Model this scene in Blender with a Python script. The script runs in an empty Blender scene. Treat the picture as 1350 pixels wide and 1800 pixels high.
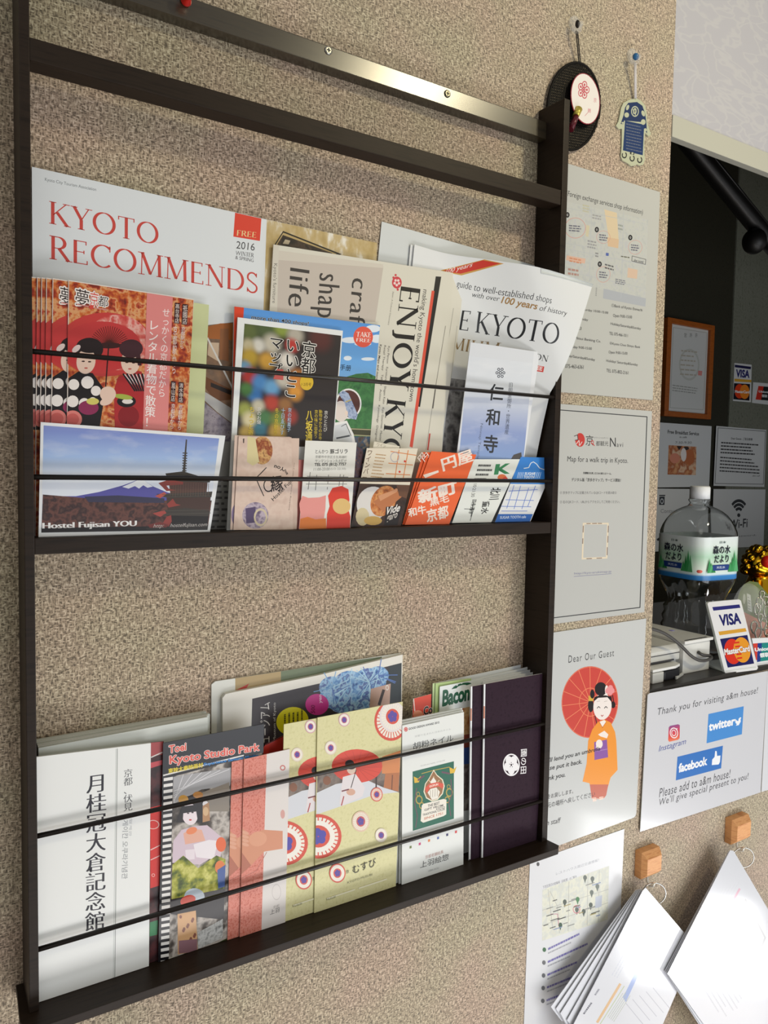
import bpy, bmesh, math, random
from mathutils import Vector, Matrix

SC = bpy.context.scene
COL = SC.collection

# ------------------------------------------------------------------ camera, world, lights, exposure
CAM_LOC = (-0.57428, -0.73418, 1.53067)
YAW, PITCH, ROLL, FPX = 0.554204, -0.058556, 0.0175035, 1317.35


def cam_axes():
    cy, sy = math.cos(YAW), math.sin(YAW)
    f = Vector((sy * math.cos(PITCH), cy * math.cos(PITCH), math.sin(PITCH)))
    r = Vector((cy, -sy, 0))
    u = r.cross(f)
    return (math.cos(ROLL) * r + math.sin(ROLL) * u, -math.sin(ROLL) * r + math.cos(ROLL) * u, f)


AX_R, AX_U, AX_F = cam_axes()
cam_data = bpy.data.cameras.new('camera')
cam = bpy.data.objects.new('camera', cam_data)
COL.objects.link(cam)
rot = Matrix((AX_R, AX_U, -AX_F)).transposed()
cam.matrix_world = Matrix.Translation(CAM_LOC) @ rot.to_4x4()
cam_data.sensor_fit = 'VERTICAL'
cam_data.sensor_height = 24.0
cam_data.lens = 24.0 * FPX / 1800.0
cam_data.clip_start = 0.02
SC.camera = cam

SC.view_settings.view_transform = 'Standard'
SC.view_settings.look = 'None'
SC.view_settings.gamma = 1.0
SC.view_settings.use_curve_mapping = False
SC.view_settings.exposure = 0.0

world = bpy.data.worlds.new('world')
SC.world = world
world.use_nodes = True
world.node_tree.nodes['Background'].inputs[0].default_value = (1.0, 0.985, 0.96, 1)
world.node_tree.nodes['Background'].inputs[1].default_value = 0.27


def area_light(name, loc, target, sx, sy, energy, color):
    d = bpy.data.lights.new(name, 'AREA')
    d.shape = 'RECTANGLE'
    d.size, d.size_y, d.energy, d.color = sx, sy, energy, color
    o = bpy.data.objects.new(name, d)
    o.location = loc
    o.rotation_euler = (Vector(target) - Vector(loc)).to_track_quat('-Z', 'Y').to_euler()
    COL.objects.link(o)
    return o


area_light('window_daylight', (0.80, -2.3, 0.85), (0.35, 0.0, 1.0), 1.9, 1.4, 21, (0.91, 0.95, 1.0))
area_light('sunlit_floor', (0.20, -1.10, 0.06), (0.20, 0.0, 0.90), 1.8, 0.7, 20, (1.0, 1.0, 1.0))
area_light('door_daylight', (1.60, -1.01, 0.145), (0.45, 0.0, 0.80), 0.40, 0.25, 4.5, (0.98, 0.99, 1.0))
area_light('ceiling_panel', (-1.2, -1.5, 2.7), (-0.1, 0.0, 1.3), 1.2, 0.9, 3, (1.0, 0.96, 0.88))
spot = area_light('ceiling_spot', (0.82, -1.4, 2.78), (0.42, 0.0, 1.95), 0.18, 0.18, 2.6, (1.0, 0.88, 0.58))
spot.data.spread = math.radians(75)

# ------------------------------------------------------------------ helpers
def lin(c):
    c = c / 255.0
    return c / 12.92 if c <= 0.04045 else ((c + 0.055) / 1.055) ** 2.4


def rgb(h):
    return (lin(int(h[0:2], 16)), lin(int(h[2:4], 16)), lin(int(h[4:6], 16)), 1.0)


MATS = {}


def new_mat(name):
    m = bpy.data.materials.new(name)
    m.use_nodes = True
    nt = m.node_tree
    return m, nt, nt.nodes['Principled BSDF']


def mat(h, rough=0.45, spec=0.4, metal=0.0, coat=0.0):
    k = (h, rough, spec, metal, coat)
    if k in MATS:
        return MATS[k]
    m, nt, b = new_mat('ink_' + h)
    b.inputs['Base Color'].default_value = rgb(h)
    b.inputs['Roughness'].default_value = rough
    b.inputs['Specular IOR Level'].default_value = spec
    b.inputs['Metallic'].default_value = metal
    b.inputs['Coat Weight'].default_value = coat
    b.inputs['Coat Roughness'].default_value = 0.10
    MATS[k] = m
    return m


def texmat(name, cols, scale=60, detail=4, stretch=(1, 1, 1), rough=0.4, kind='noise', bump=0.0, spec=0.4, distort=0.0, sharp=False, off=0.0):
    """procedural picture: colour ramp over a noise / voronoi texture in object space"""
    if name in MATS:
        return MATS[name]
    m, nt, b = new_mat(name)
    tc = nt.nodes.new('ShaderNodeTexCoord')
    mp = nt.nodes.new('ShaderNodeMapping')
    mp.inputs['Scale'].default_value = stretch
    mp.inputs['Location'].default_value = (off, off, off)
    nt.links.new(tc.outputs['Object'], mp.inputs['Vector'])
    if kind == 'noise':
        t = nt.nodes.new('ShaderNodeTexNoise')
        t.inputs['Detail'].default_value = detail
        t.inputs['Distortion'].default_value = distort
        out = t.outputs['Fac']
        lo, hi = 0.3, 0.7
    else:
        t = nt.nodes.new('ShaderNodeTexVoronoi')
        t.feature = 'F1' if kind == 'voronoi' else 'SMOOTH_F1'
        out = t.outputs['Color']
        lo, hi = 0.05, 0.95
    t.inputs['Scale'].default_value = scale
    nt.links.new(mp.outputs['Vector'], t.inputs['Vector'])
    r = nt.nodes.new('ShaderNodeValToRGB')
    r.color_ramp.interpolation = 'CONSTANT' if sharp else 'LINEAR'
    n = len(cols)
    while len(r.color_ramp.elements) < n:
        r.color_ramp.elements.new(0.5)
    for i, c in enumerate(cols):
        e = r.color_ramp.elements[i]
        e.position = lo + (hi - lo) * i / max(1, n - 1)
        e.color = rgb(c)
    nt.links.new(out, r.inputs['Fac'])
    nt.links.new(r.outputs['Color'], b.inputs['Base Color'])
    b.inputs['Roughness'].default_value = rough
    b.inputs['Specular IOR Level'].default_value = spec
    if bump:
        bp = nt.nodes.new('ShaderNodeBump')
        bp.inputs['Strength'].default_value = bump
        bp.inputs['Distance'].default_value = 0.001
        nt.links.new(out, bp.inputs['Height'])
        nt.links.new(bp.outputs['Normal'], b.inputs['Normal'])
    MATS[name] = m
    return m


def gradmat(name, z0, z1, stops, rough=0.4, cloud=0.0):
    """a printed picture whose colours run from z0 to z1 (object space), e.g. a printed sky"""
    if name in MATS:
        return MATS[name]
    m, nt, b = new_mat(name)
    tc = nt.nodes.new('ShaderNodeTexCoord')
    sp = nt.nodes.new('ShaderNodeSeparateXYZ')
    nt.links.new(tc.outputs['Object'], sp.inputs[0])
    mr = nt.nodes.new('ShaderNodeMapRange')
    mr.inputs['From Min'].default_value = z0
    mr.inputs['From Max'].default_value = z1
    nt.links.new(sp.outputs['Z'], mr.inputs['Value'])
    r = nt.nodes.new('ShaderNodeValToRGB')
    while len(r.color_ramp.elements) < len(stops):
        r.color_ramp.elements.new(0.5)
    for i, (p, c) in enumerate(stops):
        r.color_ramp.elements[i].position = p
        r.color_ramp.elements[i].color = rgb(c)
    nt.links.new(mr.outputs['Result'], r.inputs['Fac'])
    src = r.outputs['Color']
    if cloud:
        n = nt.nodes.new('ShaderNodeTexNoise')
        n.inputs['Scale'].default_value = 28
        n.inputs['Detail'].default_value = 5
        mp = nt.nodes.new('ShaderNodeMapping')
        mp.inputs['Scale'].default_value = (1, 1, 3)
        nt.links.new(tc.outputs['Object'], mp.inputs['Vector'])
        nt.links.new(mp.outputs['Vector'], n.inputs['Vector'])
        cr = nt.nodes.new('ShaderNodeMapRange')
        cr.inputs['From Min'].default_value = 0.5
        cr.inputs['From Max'].default_value = 0.75
        cr.inputs['To Max'].default_value = cloud
        nt.links.new(n.outputs['Fac'], cr.inputs['Value'])
        mx = nt.nodes.new('ShaderNodeMix')
        mx.data_type = 'RGBA'
        nt.links.new(cr.outputs['Result'], mx.inputs['Factor'])
        nt.links.new(src, mx.inputs['A'])
        mx.inputs['B'].default_value = rgb('F4F4F6')
        src = mx.outputs['Result']
    nt.links.new(src, b.inputs['Base Color'])
    b.inputs['Roughness'].default_value = rough
    MATS[name] = m
    return m


def blobmat(name, base, blobs, zr=None):
    """a printed out-of-focus photo: soft round lights (x, z, r, colour) in object space over a base colour"""
    m, nt, b = new_mat(name)
    tc = nt.nodes.new('ShaderNodeTexCoord')
    src = None
    for x, z, r, c in blobs:
        d = nt.nodes.new('ShaderNodeVectorMath'); d.operation = 'DISTANCE'
        fl = nt.nodes.new('ShaderNodeVectorMath'); fl.operation = 'MULTIPLY'; fl.inputs[1].default_value = (1, 0, 1)
        nt.links.new(tc.outputs['Object'], fl.inputs[0])
        nt.links.new(fl.outputs[0], d.inputs[0]); d.inputs[1].default_value = (x, 0, z)
        mr = nt.nodes.new('ShaderNodeMapRange'); mr.interpolation_type = 'SMOOTHSTEP'
        mr.inputs['From Min'].default_value = r * 1.35; mr.inputs['From Max'].default_value = r * 0.35
        nt.links.new(d.outputs['Value'], mr.inputs['Value'])
        mx = nt.nodes.new('ShaderNodeMix'); mx.data_type = 'RGBA'
        nt.links.new(mr.outputs['Result'], mx.inputs['Factor'])
        if src is None: mx.inputs['A'].default_value = rgb(base)
        else: nt.links.new(src, mx.inputs['A'])
        mx.inputs['B'].default_value = rgb(c)
        src = mx.outputs['Result']
    nt.links.new(src, b.inputs['Base Color'])
    b.inputs['Roughness'].default_value = 0.35
    return m


def clearmat(name, tint='FFFFFF', alpha=0.12, rough=0.05):
    """thin clear film: mostly see-through with a glossy surface"""
    if name in MATS:
        return MATS[name]
    m, nt, b = new_mat(name)
    b.inputs['Base Color'].default_value = rgb(tint)
    b.inputs['Alpha'].default_value = alpha
    b.inputs['Roughness'].default_value = rough
    b.inputs['Specular IOR Level'].default_value = 0.6
    MATS[name] = m
    return m


def glassmat(name, rough=0.03, ior=1.33, tint='F4FAF8'):
    if name in MATS:
        return MATS[name]
    m, nt, b = new_mat(name)
    b.inputs['Base Color'].default_value = rgb(tint)
    b.inputs['Transmission Weight'].default_value = 1.0
    b.inputs['Roughness'].default_value = rough
    b.inputs['IOR'].default_value = ior
    MATS[name] = m
    return m


def tag(o, label=None, cat=None, group=None, kind=None):
    if label: o['label'] = label
    if cat: o['category'] = cat
    if group: o['group'] = group
    if kind: o['kind'] = kind
    return o


def empty(name, loc, label, cat, group=None):
    o = bpy.data.objects.new(name, None)
    o.location = loc
    o.empty_display_size = 0.02
    COL.objects.link(o)
    return tag(o, label, cat, group)


def link_mesh(name, me, mats, loc=(0, 0, 0), parent=None, smooth=False):
    for m in mats:
        me.materials.append(m)
    if smooth:
        for p in me.polygons:
            p.use_smooth = True
    o = bpy.data.objects.new(name, me)
    COL.objects.link(o)
    if parent:
        o.parent = parent
        o.location = Vector(loc) - parent_world(parent)
    else:
        o.location = loc
    return o


def parent_world(p):
    v = Vector(p.location)
    while p.parent:
        p = p.parent
        v += Vector(p.location)
    return v


class MB:
    """collects solids in world coordinates, builds ONE mesh object"""
    def __init__(self):
        self.bm = bmesh.new()

    def box(self, x0, x1, y0, y1, z0, z1, bev=0.0, mi=0):
        vs = [self.bm.verts.new((x, y, z)) for x in (x0, x1) for y in (y0, y1) for z in (z0, z1)]
        fs = []
        for q in ((0, 1, 3, 2), (4, 6, 7, 5), (0, 4, 5, 1), (2, 3, 7, 6), (0, 2, 6, 4), (1, 5, 7, 3)):
            f = self.bm.faces.new([vs[i] for i in q]); f.material_index = mi; fs.append(f)
        if bev:
            es = list({e for f in fs for e in f.edges})
            bmesh.ops.bevel(self.bm, geom=es, offset=bev, segments=2, profile=0.7, affect='EDGES')
        return self

    def prism(self, pts, d, bev=0.0, mi=0):
        """pts: 3-D polygon, d: extrusion vector"""
        d = Vector(d)
        a = [self.bm.verts.new(p) for p in pts]
        b = [self.bm.verts.new(Vector(p) + d) for p in pts]
        fs = [self.bm.faces.new(a), self.bm.faces.new(list(reversed(b)))]
        n = len(a)
        for i in range(n):
            fs.append(self.bm.faces.new([a[i], b[i], b[(i + 1) % n], a[(i + 1) % n]][::-1]))
        for f in fs: f.material_index = mi
        if bev:
            es = list({e for f in fs for e in f.edges})
            bmesh.ops.bevel(self.bm, geom=es, offset=bev, segments=2, profile=0.7, affect='EDGES')
        return self

    def tube(self, path, r, n=10, mi=0, closed=False):
        path = [Vector(p) for p in path]
        rings = []
        m = len(path)
        up = None
        for i, p in enumerate(path):
            a = path[(i - 1) % m] if (closed or i > 0) else p
            c = path[(i + 1) % m] if (closed or i < m - 1) else p
            t = (c - a).normalized()
            if up is None:
                up = t.orthogonal().normalized()
            up = (up - t * up.dot(t)).normalized()
            s = t.cross(up)
            rr = r[i] if isinstance(r, (list, tuple)) else r
            rings.append([self.bm.verts.new(p + rr * (math.cos(k * 2 * math.pi / n) * up + math.sin(k * 2 * math.pi / n) * s)) for k in range(n)])
        for i in range(m if closed else m - 1):
            A, B = rings[i], rings[(i + 1) % m]
            for k in range(n):
                f = self.bm.faces.new([A[k], A[(k + 1) % n], B[(k + 1) % n], B[k]]); f.material_index = mi; f.smooth = True
        if not closed:
            for R_ in (rings[0][::-1], rings[-1]):
                f = self.bm.faces.new(R_); f.material_index = mi
        return self

    def ball(self, c, r, mi=0, seg=14, sc=(1, 1, 1)):
        M = Matrix.Translation(c) @ Matrix.Diagonal((r * sc[0], r * sc[1], r * sc[2], 1))
        n0 = len(self.bm.faces)
        ret = bmesh.ops.create_uvsphere(self.bm, u_segments=seg, v_segments=seg // 2 + 2, radius=1, matrix=M)
        for v in ret['verts']:
            for f in v.link_faces:
                f.smooth = True; f.material_index = mi
        return self

    def loft(self, rings, mi=0, caps=True, smooth=True):
        rs = [[self.bm.verts.new(p) for p in r] for r in rings]
        n = len(rs[0])
        for A, B in zip(rs, rs[1:]):
            for k in range(n):
                f = self.bm.faces.new([A[k], A[(k + 1) % n], B[(k + 1) % n], B[k]]); f.smooth = smooth; f.material_index = mi
        if caps:
            for R_ in (rs[0][::-1], rs[-1]):
                f = self.bm.faces.new(R_); f.material_index = mi
        return self

    def build(self, name, mats, parent=None, origin=None):
        if not isinstance(mats, (list, tuple)): mats = [mats]
        bmesh.ops.recalc_face_normals(self.bm, faces=self.bm.faces)
        if origin is None:
            xs = [v.co for v in self.bm.verts]
            origin = Vector(((min(v.x for v in xs) + max(v.x for v in xs)) / 2, (min(v.y for v in xs) + max(v.y for v in xs)) / 2, min(v.z for v in xs)))
        origin = Vector(origin)
        for v in self.bm.verts: v.co -= origin
        me = bpy.data.meshes.new(name)
        self.bm.to_mesh(me); self.bm.free()
        return link_mesh(name, me, mats, origin, parent)


# --- from a spot seen in the photo (1350x1800 frame) to the point of a real surface y = g(x, z)
def unproj(px, py, g):
    d = AX_F * FPX + AX_R * (px - 675) - AX_U * (py - 900)
    C = Vector(CAM_LOC)
    if getattr(g, 'scan', False):       # a folded sheet: nearest crossing along the line of sight
        h = lambda y: (lambda q: g(q.x, q.z) - y)(C + d * ((y - C.y) / d.y))
        a = -0.16
        while a < 0.0 and h(a) > 0: a += 0.002
        lo_, hi_ = a - 0.002, a
        for _ in range(24):
            md = (lo_ + hi_) / 2
            if h(md) > 0: lo_ = md
            else: hi_ = md
        p = C + d * ((hi_ - C.y) / d.y)
        return (p.x, p.z)
    y = -0.02
    for _ in range(14):
        p = C + d * ((y - C.y) / d.y)
        y = g(p.x, p.z)
    p = C + d * ((y - C.y) / d.y)
    return (p.x, p.z)


def lean(y0, z0, kz=0.0, kx=0.0, x0=0.0):
    return lambda x, z: y0 + kz * (z - z0) + kx * (x - x0)


def CR(x0, y0, s):
    return lambda *pts: [(x0 + a / s, y0 + b / s) for a, b in pts] if len(pts) > 1 else (x0 + pts[0][0] / s, y0 + pts[0][1] / s)


def W(x, z):
    return ('w', x, z)


GLYPHS = {}


def text_geo(s, off=0.0, shear=0.0, spacing=1.0):
    k = (s, off, shear, spacing)
    if k not in GLYPHS:
        c = bpy.data.curves.new('lettering', 'FONT')
        c.body = s
        c.resolution_u = 3
        c.offset = off
        c.shear = shear
        c.space_character = spacing
        o = bpy.data.objects.new('lettering', c)
        COL.objects.link(o)
        dg = bpy.context.evaluated_depsgraph_get()
        m = bpy.data.meshes.new_from_object(o.evaluated_get(dg))
        vs = [(v.co.x, v.co.y) for v in m.vertices]
        fs = [tuple(p.vertices) for p in m.polygons]
        bpy.data.objects.remove(o); bpy.data.curves.remove(c); bpy.data.meshes.remove(m)
        GLYPHS[k] = (vs, fs)
    return GLYPHS[k]


def shifted(s, d, shear=0.0, spacing=1.0, dirs=8):
    vs, fs = [], []
    v0, f0 = text_geo(s, 0, shear, spacing)
    for i in range(dirs):
        a = 2 * math.pi * i / dirs
        k = len(vs)
        vs += [(x + d * math.cos(a), y + d * math.sin(a), i * 0.0000012) for x, y in v0]
        fs += [tuple(i_ + k for i_ in f) for f in f0]
    return vs, fs


def fat_geo(s, off, shear=0.0, spacing=1.0):
    if off <= 0 or (off < 0.05 and all(ord(c) < 128 for c in s)):
        return text_geo(s, off, shear, spacing)
    return shifted(s, off * (0.7 if off < 0.05 else 0.85), shear, spacing, 6 if off < 0.05 else 12)


# --- engraved capitals drawn with a broad nib: thick stems, thin bars, serifs
def _arc(cx, cy, rx, ry, a0, a1, n=22):
    return [(cx + rx * math.cos(math.radians(a0 + (a1 - a0) * i / n)), cy + ry * math.sin(math.radians(a0 + (a1 - a0) * i / n))) for i in range(n + 1)]


TH, TN = 0.115, 0.038
SERIF = {   # width, strokes (points, fixed width or None), serif centres (x, y)
    'K': (0.72, [([(.13, 0), (.13, 1)], None), ([(.15, .42), (.58, 1)], TN), ([(.27, .56), (.62, 0)], TH)], [(.13, 0), (.13, 1), (.58, 1), (.62, 0)]),
    'Y': (0.68, [([(.34, 0), (.34, .45)], None), ([(.34, .45), (.09, 1)], TH), ([(.35, .45), (.60, 1)], TN)], [(.34, 0), (.09, 1), (.60, 1)]),
    'O': (0.86, [(_arc(.43, .5, .35, .48, 0, 360, 44), None)], []),
    'T': (0.66, [([(.33, 0), (.33, 1)], None), ([(.04, .98), (.62, .98)], None), ([(.05, .83), (.05, 1)], TN), ([(.61, .83), (.61, 1)], TN)], [(.33, 0)]),
    'R': (0.70, [([(.13, 0), (.13, 1)], None), ([(.13, .98)] + _arc(.30, .74, .21, .24, 90, -90) + [(.13, .5)], None), ([(.32, .5), (.64, 0)], TH)], [(.13, 0), (.13, 1), (.65, 0)]),
    'E': (0.60, [([(.13, 0), (.13, 1)], None), ([(.08, .98), (.50, .98)], None), ([(.13, .52), (.42, .52)], None), ([(.08, .02), (.54, .02)], None), ([(.49, .84), (.49, 1)], TN), ([(.53, 0), (.53, .17)], TN), ([(.42, .45), (.42, .60)], TN)], []),
    'C': (0.76, [(_arc(.44, .5, .36, .48, 48, 312, 36), None), ([(.68, .72), (.68, .98)], TN)], []),
    'M': (0.94, [([(.13, 0), (.15, 1)], TN), ([(.15, 1), (.46, .06)], TH), ([(.46, .04), (.78, 1)], TN), ([(.80, 0), (.78, 1)], TH)], [(.13, 0), (.80, 0), (.12, 1), (.81, 1)]),
    'N': (0.80, [([(.13, 0), (.13, 1)], TN), ([(.13, 1), (.67, .02)], TH), ([(.67, 0), (.67, 1)], TN)], [(.13, 0), (.11, 1), (.67, 1)]),
    'D': (0.80, [([(.13, 0), (.13, 1)], None), ([(.06, .98), (.32, .98)] + _arc(.34, .5, .36, .48, 90, -90) + [(.06, .02)], None)], []),
    'S': (0.54, [(_arc(.27, .745, .19, .235, 25, 200, 14) + [(.12, .62), (.42, .40)] + _arc(.27, .255, .20, .235, 20, -160, 14), 0.075), ([(.45, .78), (.45, .98)], TN), ([(.07, .02), (.07, .24)], TN)], []),
    'J': (0.42, [([(.25, 1), (.25, .05), (.20, -.10), (.06, -.14)], None)], [(.25, 1)]),
    'I': (0.34, [([(.17, 0), (.17, 1)], None)], [(.17, 0), (.17, 1)]),
    'U': (0.78, [([(.13, 1), (.13, .32)] + _arc(.39, .30, .26, .29, 180, 360, 18) + [(.65, 1)], None)], [(.13, 1), (.65, 1)]),
    'H': (0.84, [([(.14, 0), (.14, 1)], None), ([(.70, 0), (.70, 1)], None), ([(.14, .52), (.70, .52)], None)], [(.14, 0), (.14, 1), (.70, 0), (.70, 1)]),
    'A': (0.76, [([(.08, 0), (.38, 1)], TN), ([(.38, 1), (.68, 0)], TH), ([(.19, .34), (.58, .34)], None)], [(.08, 0), (.68, 0)]),
    'F': (0.56, [([(.13, 0), (.13, 1)], None), ([(.08, .98), (.50, .98)], None), ([(.13, .50), (.40, .50)], None), ([(.49, .82), (.49, 1)], TN)], [(.13, 0)]),
    'P': (0.62, [([(.13, 0), (.13, 1)], None), ([(.13, .98)] + _arc(.30, .72, .24, .26, 90, -90) + [(.13, .46)], None)], [(.13, 0), (.13, 1)]),
    ' ': (0.35, [], []),
}


def serif_geo(s, weight=1.0):
    vs, fs = [], []
    x = 0.0
    for ch in s:
        w, strokes, ser = SERIF[ch]
        for pts, fw in strokes:
            n = len(pts)
            closed = n > 3 and abs(pts[0][0] - pts[-1][0]) + abs(pts[0][1] - pts[-1][1]) < 1e-6
            prev = None
            for i, (a, b) in enumerate(pts):
                p, q = pts[max(0, i - 1)], pts[min(n - 1, i + 1)]
                if closed and i in (0, n - 1):
                    p, q = pts[n - 2], pts[1]
                dx, dy = q[0] - p[0], q[1] - p[1]
                L = math.hypot(dx, dy) or 1
                hw = (fw if fw else TN + (TH - TN) * abs(dy / L)) * weight / 2
                nx, ny = -dy / L * hw, dx / L * hw
                vs += [(x + a + nx, b + ny), (x + a - nx, b - ny)]
                if prev is not None:
                    fs.append((prev, prev + 1, len(vs) - 1, len(vs) - 2))
                prev = len(vs) - 2
        for a, b in ser:
            k = len(vs)
            h = 0.035 * (1 if b < .5 else -1)
            vs += [(x + a - .125, b), (x + a + .125, b), (x + a + .11, b + h), (x + a - .11, b + h)]
            fs.append((k, k + 1, k + 2, k + 3))
        x += w + 0.03
    return vs, fs


def clip_poly(poly, clip):
    """Sutherland-Hodgman, clip is convex and CCW"""
    out = poly
    n = len(clip)
    for i in range(n):
        a, b = clip[i], clip[(i + 1) % n]
        def inside(p): return (b[0] - a[0]) * (p[1] - a[1]) - (b[1] - a[1]) * (p[0] - a[0]) >= -1e-9
        def cut(p, q):
            x1, y1, x2, y2 = a[0], a[1], b[0], b[1]
            x3, y3, x4, y4 = p[0], p[1], q[0], q[1]
            den = (x1 - x2) * (y3 - y4) - (y1 - y2) * (x3 - x4)
            if abs(den) < 1e-15: return p
            t = ((x1 - x3) * (y3 - y4) - (y1 - y3) * (x3 - x4)) / den
            return (x1 + t * (x2 - x1), y1 + t * (y2 - y1))
        inp, out = out, []
        for j in range(len(inp)):
            p, q = inp[j], inp[(j + 1) % len(inp)]
            if inside(q):
                if not inside(p): out.append(cut(p, q))
                out.append(q)
            elif inside(p):
                out.append(cut(p, q))
        if not out: return []
    return out


def area2(p):
    return sum(p[i][0] * p[(i + 1) % len(p)][1] - p[(i + 1) % len(p)][0] * p[i][1] for i in range(len(p)))


class Paper:
    """a sheet, card or booklet standing on a real surface y = g(x, z); its print lies in the same mesh"""
    def __init__(self, g, corners, thick=0.001, base='E6E8E6', edge='DADBD6', rough=0.4, spec=0.4, coat=0.0, folds=()):
        self.g = g
        self.folds = folds
        self.rough, self.spec, self.coat = rough, spec, coat
        self.V, self.F, self.MI, self.mats = [], [], [], []
        self.n = 0.00002
        pts = [self.uv(c) for c in corners]
        if area2(pts) < 0: pts.reverse()
        self.outline = pts
        kk = len(pts)
        self.convex = all((pts[(i + 1) % kk][0] - pts[i][0]) * (pts[(i + 2) % kk][1] - pts[(i + 1) % kk][1]) - (pts[(i + 1) % kk][1] - pts[i][1]) * (pts[(i + 2) % kk][0] - pts[(i + 1) % kk][0]) > -1e-9 for i in range(kk))
        k = len(pts)
        mb = self.mi(base if not isinstance(base, str) else self.ink(base))
        me = self.mi(self.ink(edge))
        i0 = len(self.V)
        self.V += [(x, 0.0, z) for x, z in pts]
        self.F.append(tuple(range(i0, i0 + k))); self.MI.append(mb)
        i0 = len(self.V)
        self.V += [(x, 0.0, z) for x, z in pts] + [(x, thick, z) for x, z in pts]
        self.F.append(tuple(range(i0 + 2 * k - 1, i0 + k - 1, -1))); self.MI.append(me)
        for i in range(k):
            j = (i + 1) % k
            self.F.append((i0 + i, i0 + k + i, i0 + k + j, i0 + j)); self.MI.append(me)

    def ink(self, h):
        return mat(h, self.rough, self.spec, 0.0, self.coat)

    def mi(self, m):
        if isinstance(m, str): m = self.ink(m)
        if m not in self.mats: self.mats.append(m)
        return self.mats.index(m)

    def uv(self, p):
        if len(p) == 3: return (p[1], p[2])
        return unproj(p[0], p[1], self.g)

    def up(self):
        self.n += 0.0000025

    def raw(self, pts, m, clip=True):
        if area2(pts) < 0: pts = pts[::-1]
        if clip and self.convex:
            pts = clip_poly(pts, self.outline)
        if len(pts) < 3: return
        k = len(self.V)
        self.V += [(x, -self.n, z) for x, z in pts]
        self.F.append(tuple(range(k, k + len(pts)))); self.MI.append(self.mi(m))

    def poly(self, pts, m, clip=True):
        self.up()
        self.raw([self.uv(p) for p in pts], m, clip)
        return self

    def tri_fan(self, pts, m):
        return self.poly(pts, m)

    def line(self, pts, w, m):
        """w in px of the photo"""
        self.up()
        for (ax, ay), (bx, by) in zip(pts, pts[1:]):
            L = math.hypot(bx - ax, by - ay) or 1
            nx, ny = -(by - ay) / L * w / 2, (bx - ax) / L * w / 2
            ex, ey = (bx - ax) / L * w * .25, (by - ay) / L * w * .25
            self.raw([self.uv(q) for q in ((ax + nx - ex, ay + ny - ey), (bx + nx + ex, by + ny + ey), (bx - nx + ex, by - ny + ey), (ax - nx - ex, ay - ny - ey))], m)
        return self

    def ell(self, c, rx, ry, m, rot=0.0, n=28, a0=0, a1=360, hole=0.0):
        self.up()
        cr, sr = math.cos(math.radians(rot)), math.sin(math.radians(rot))
        def P(a, k=1.0):
            x, y = rx * k * math.cos(math.radians(a)), ry * k * math.sin(math.radians(a))
            return self.uv((c[0] + x * cr - y * sr, c[1] + x * sr + y * cr))
        if hole:
            for i in range(n):
                a, b = a0 + (a1 - a0) * i / n, a0 + (a1 - a0) * (i + 1) / n
                self.raw([P(a), P(b), P(b, hole), P(a, hole)], m)
        else:
            pts = [P(a0 + (a1 - a0) * i / n) for i in range(n if a1 - a0 == 360 else n + 1)]
            self.raw(pts, m)
        return self

    def geo(self, geo, bl, br, tl, m, bbox=None):
        vs, fs = geo
        if not vs: return self
        self.up()
        x0 = min(v[0] for v in vs); x1 = max(v[0] for v in vs); y0 = min(v[1] for v in vs); y1 = max(v[1] for v in vs)
        if bbox: x0, x1, y0, y1 = bbox
        A, B, T = self.uv(bl), self.uv(br), self.uv(tl)
        k = len(self.V)
        mi = self.mi(m)
        for v_ in vs:
            x, y = v_[0], v_[1]
            lay = self.n + (v_[2] if len(v_) > 2 else 0.0)
            a, b = (x - x0) / ((x1 - x0) or 1), (y - y0) / ((y1 - y0) or 1)
            self.V.append((A[0] + a * (B[0] - A[0]) + b * (T[0] - A[0]), -lay, A[1] + a * (B[1] - A[1]) + b * (T[1] - A[1])))
        for f in fs:
            self.F.append(tuple(i + k for i in f)); self.MI.append(mi)
        if len(vs[0]) > 2: self.n += max(v_[2] for v_ in vs)
        return self

    def text(self, s, bl, br, tl, m, bold=0.0, shear=0.0, halo=None, hw=0.06, spacing=1.0, contrast=0.0):
        g0 = text_geo(s, 0, shear, spacing)
        xs = [v[0] for v in g0[0]]; ys = [v[1] for v in g0[0]]
        bb = (min(xs), max(xs), min(ys), max(ys))
        if halo:
            self.geo(fat_geo(s, hw, shear, spacing), bl, br, tl, halo, bb)
        if contrast:
            vs, fs = [], []
            v0, f0 = text_geo(s, -0.012, shear, spacing)
            for i_, dx in enumerate((-contrast, -contrast / 3, contrast / 3, contrast)):
                k = len(vs)
                vs += [(x + dx, y, i_ * 0.0000012) for x, y in v0]
                fs += [tuple(i + k for i in f) for f in f0]
            return self.geo((vs, fs), bl, br, tl, m, bb)
        return self.geo(fat_geo(s, bold, shear, spacing), bl, br, tl, m, bb)

    def serif(self, s, bl, br, tl, m, weight=1.0):
        vs, fs = serif_geo(s, weight)
        xs = [v[0] for v in vs]
        return self.geo((vs, fs), bl, br, tl, m, (min(xs), max(xs), 0, 1))

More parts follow.
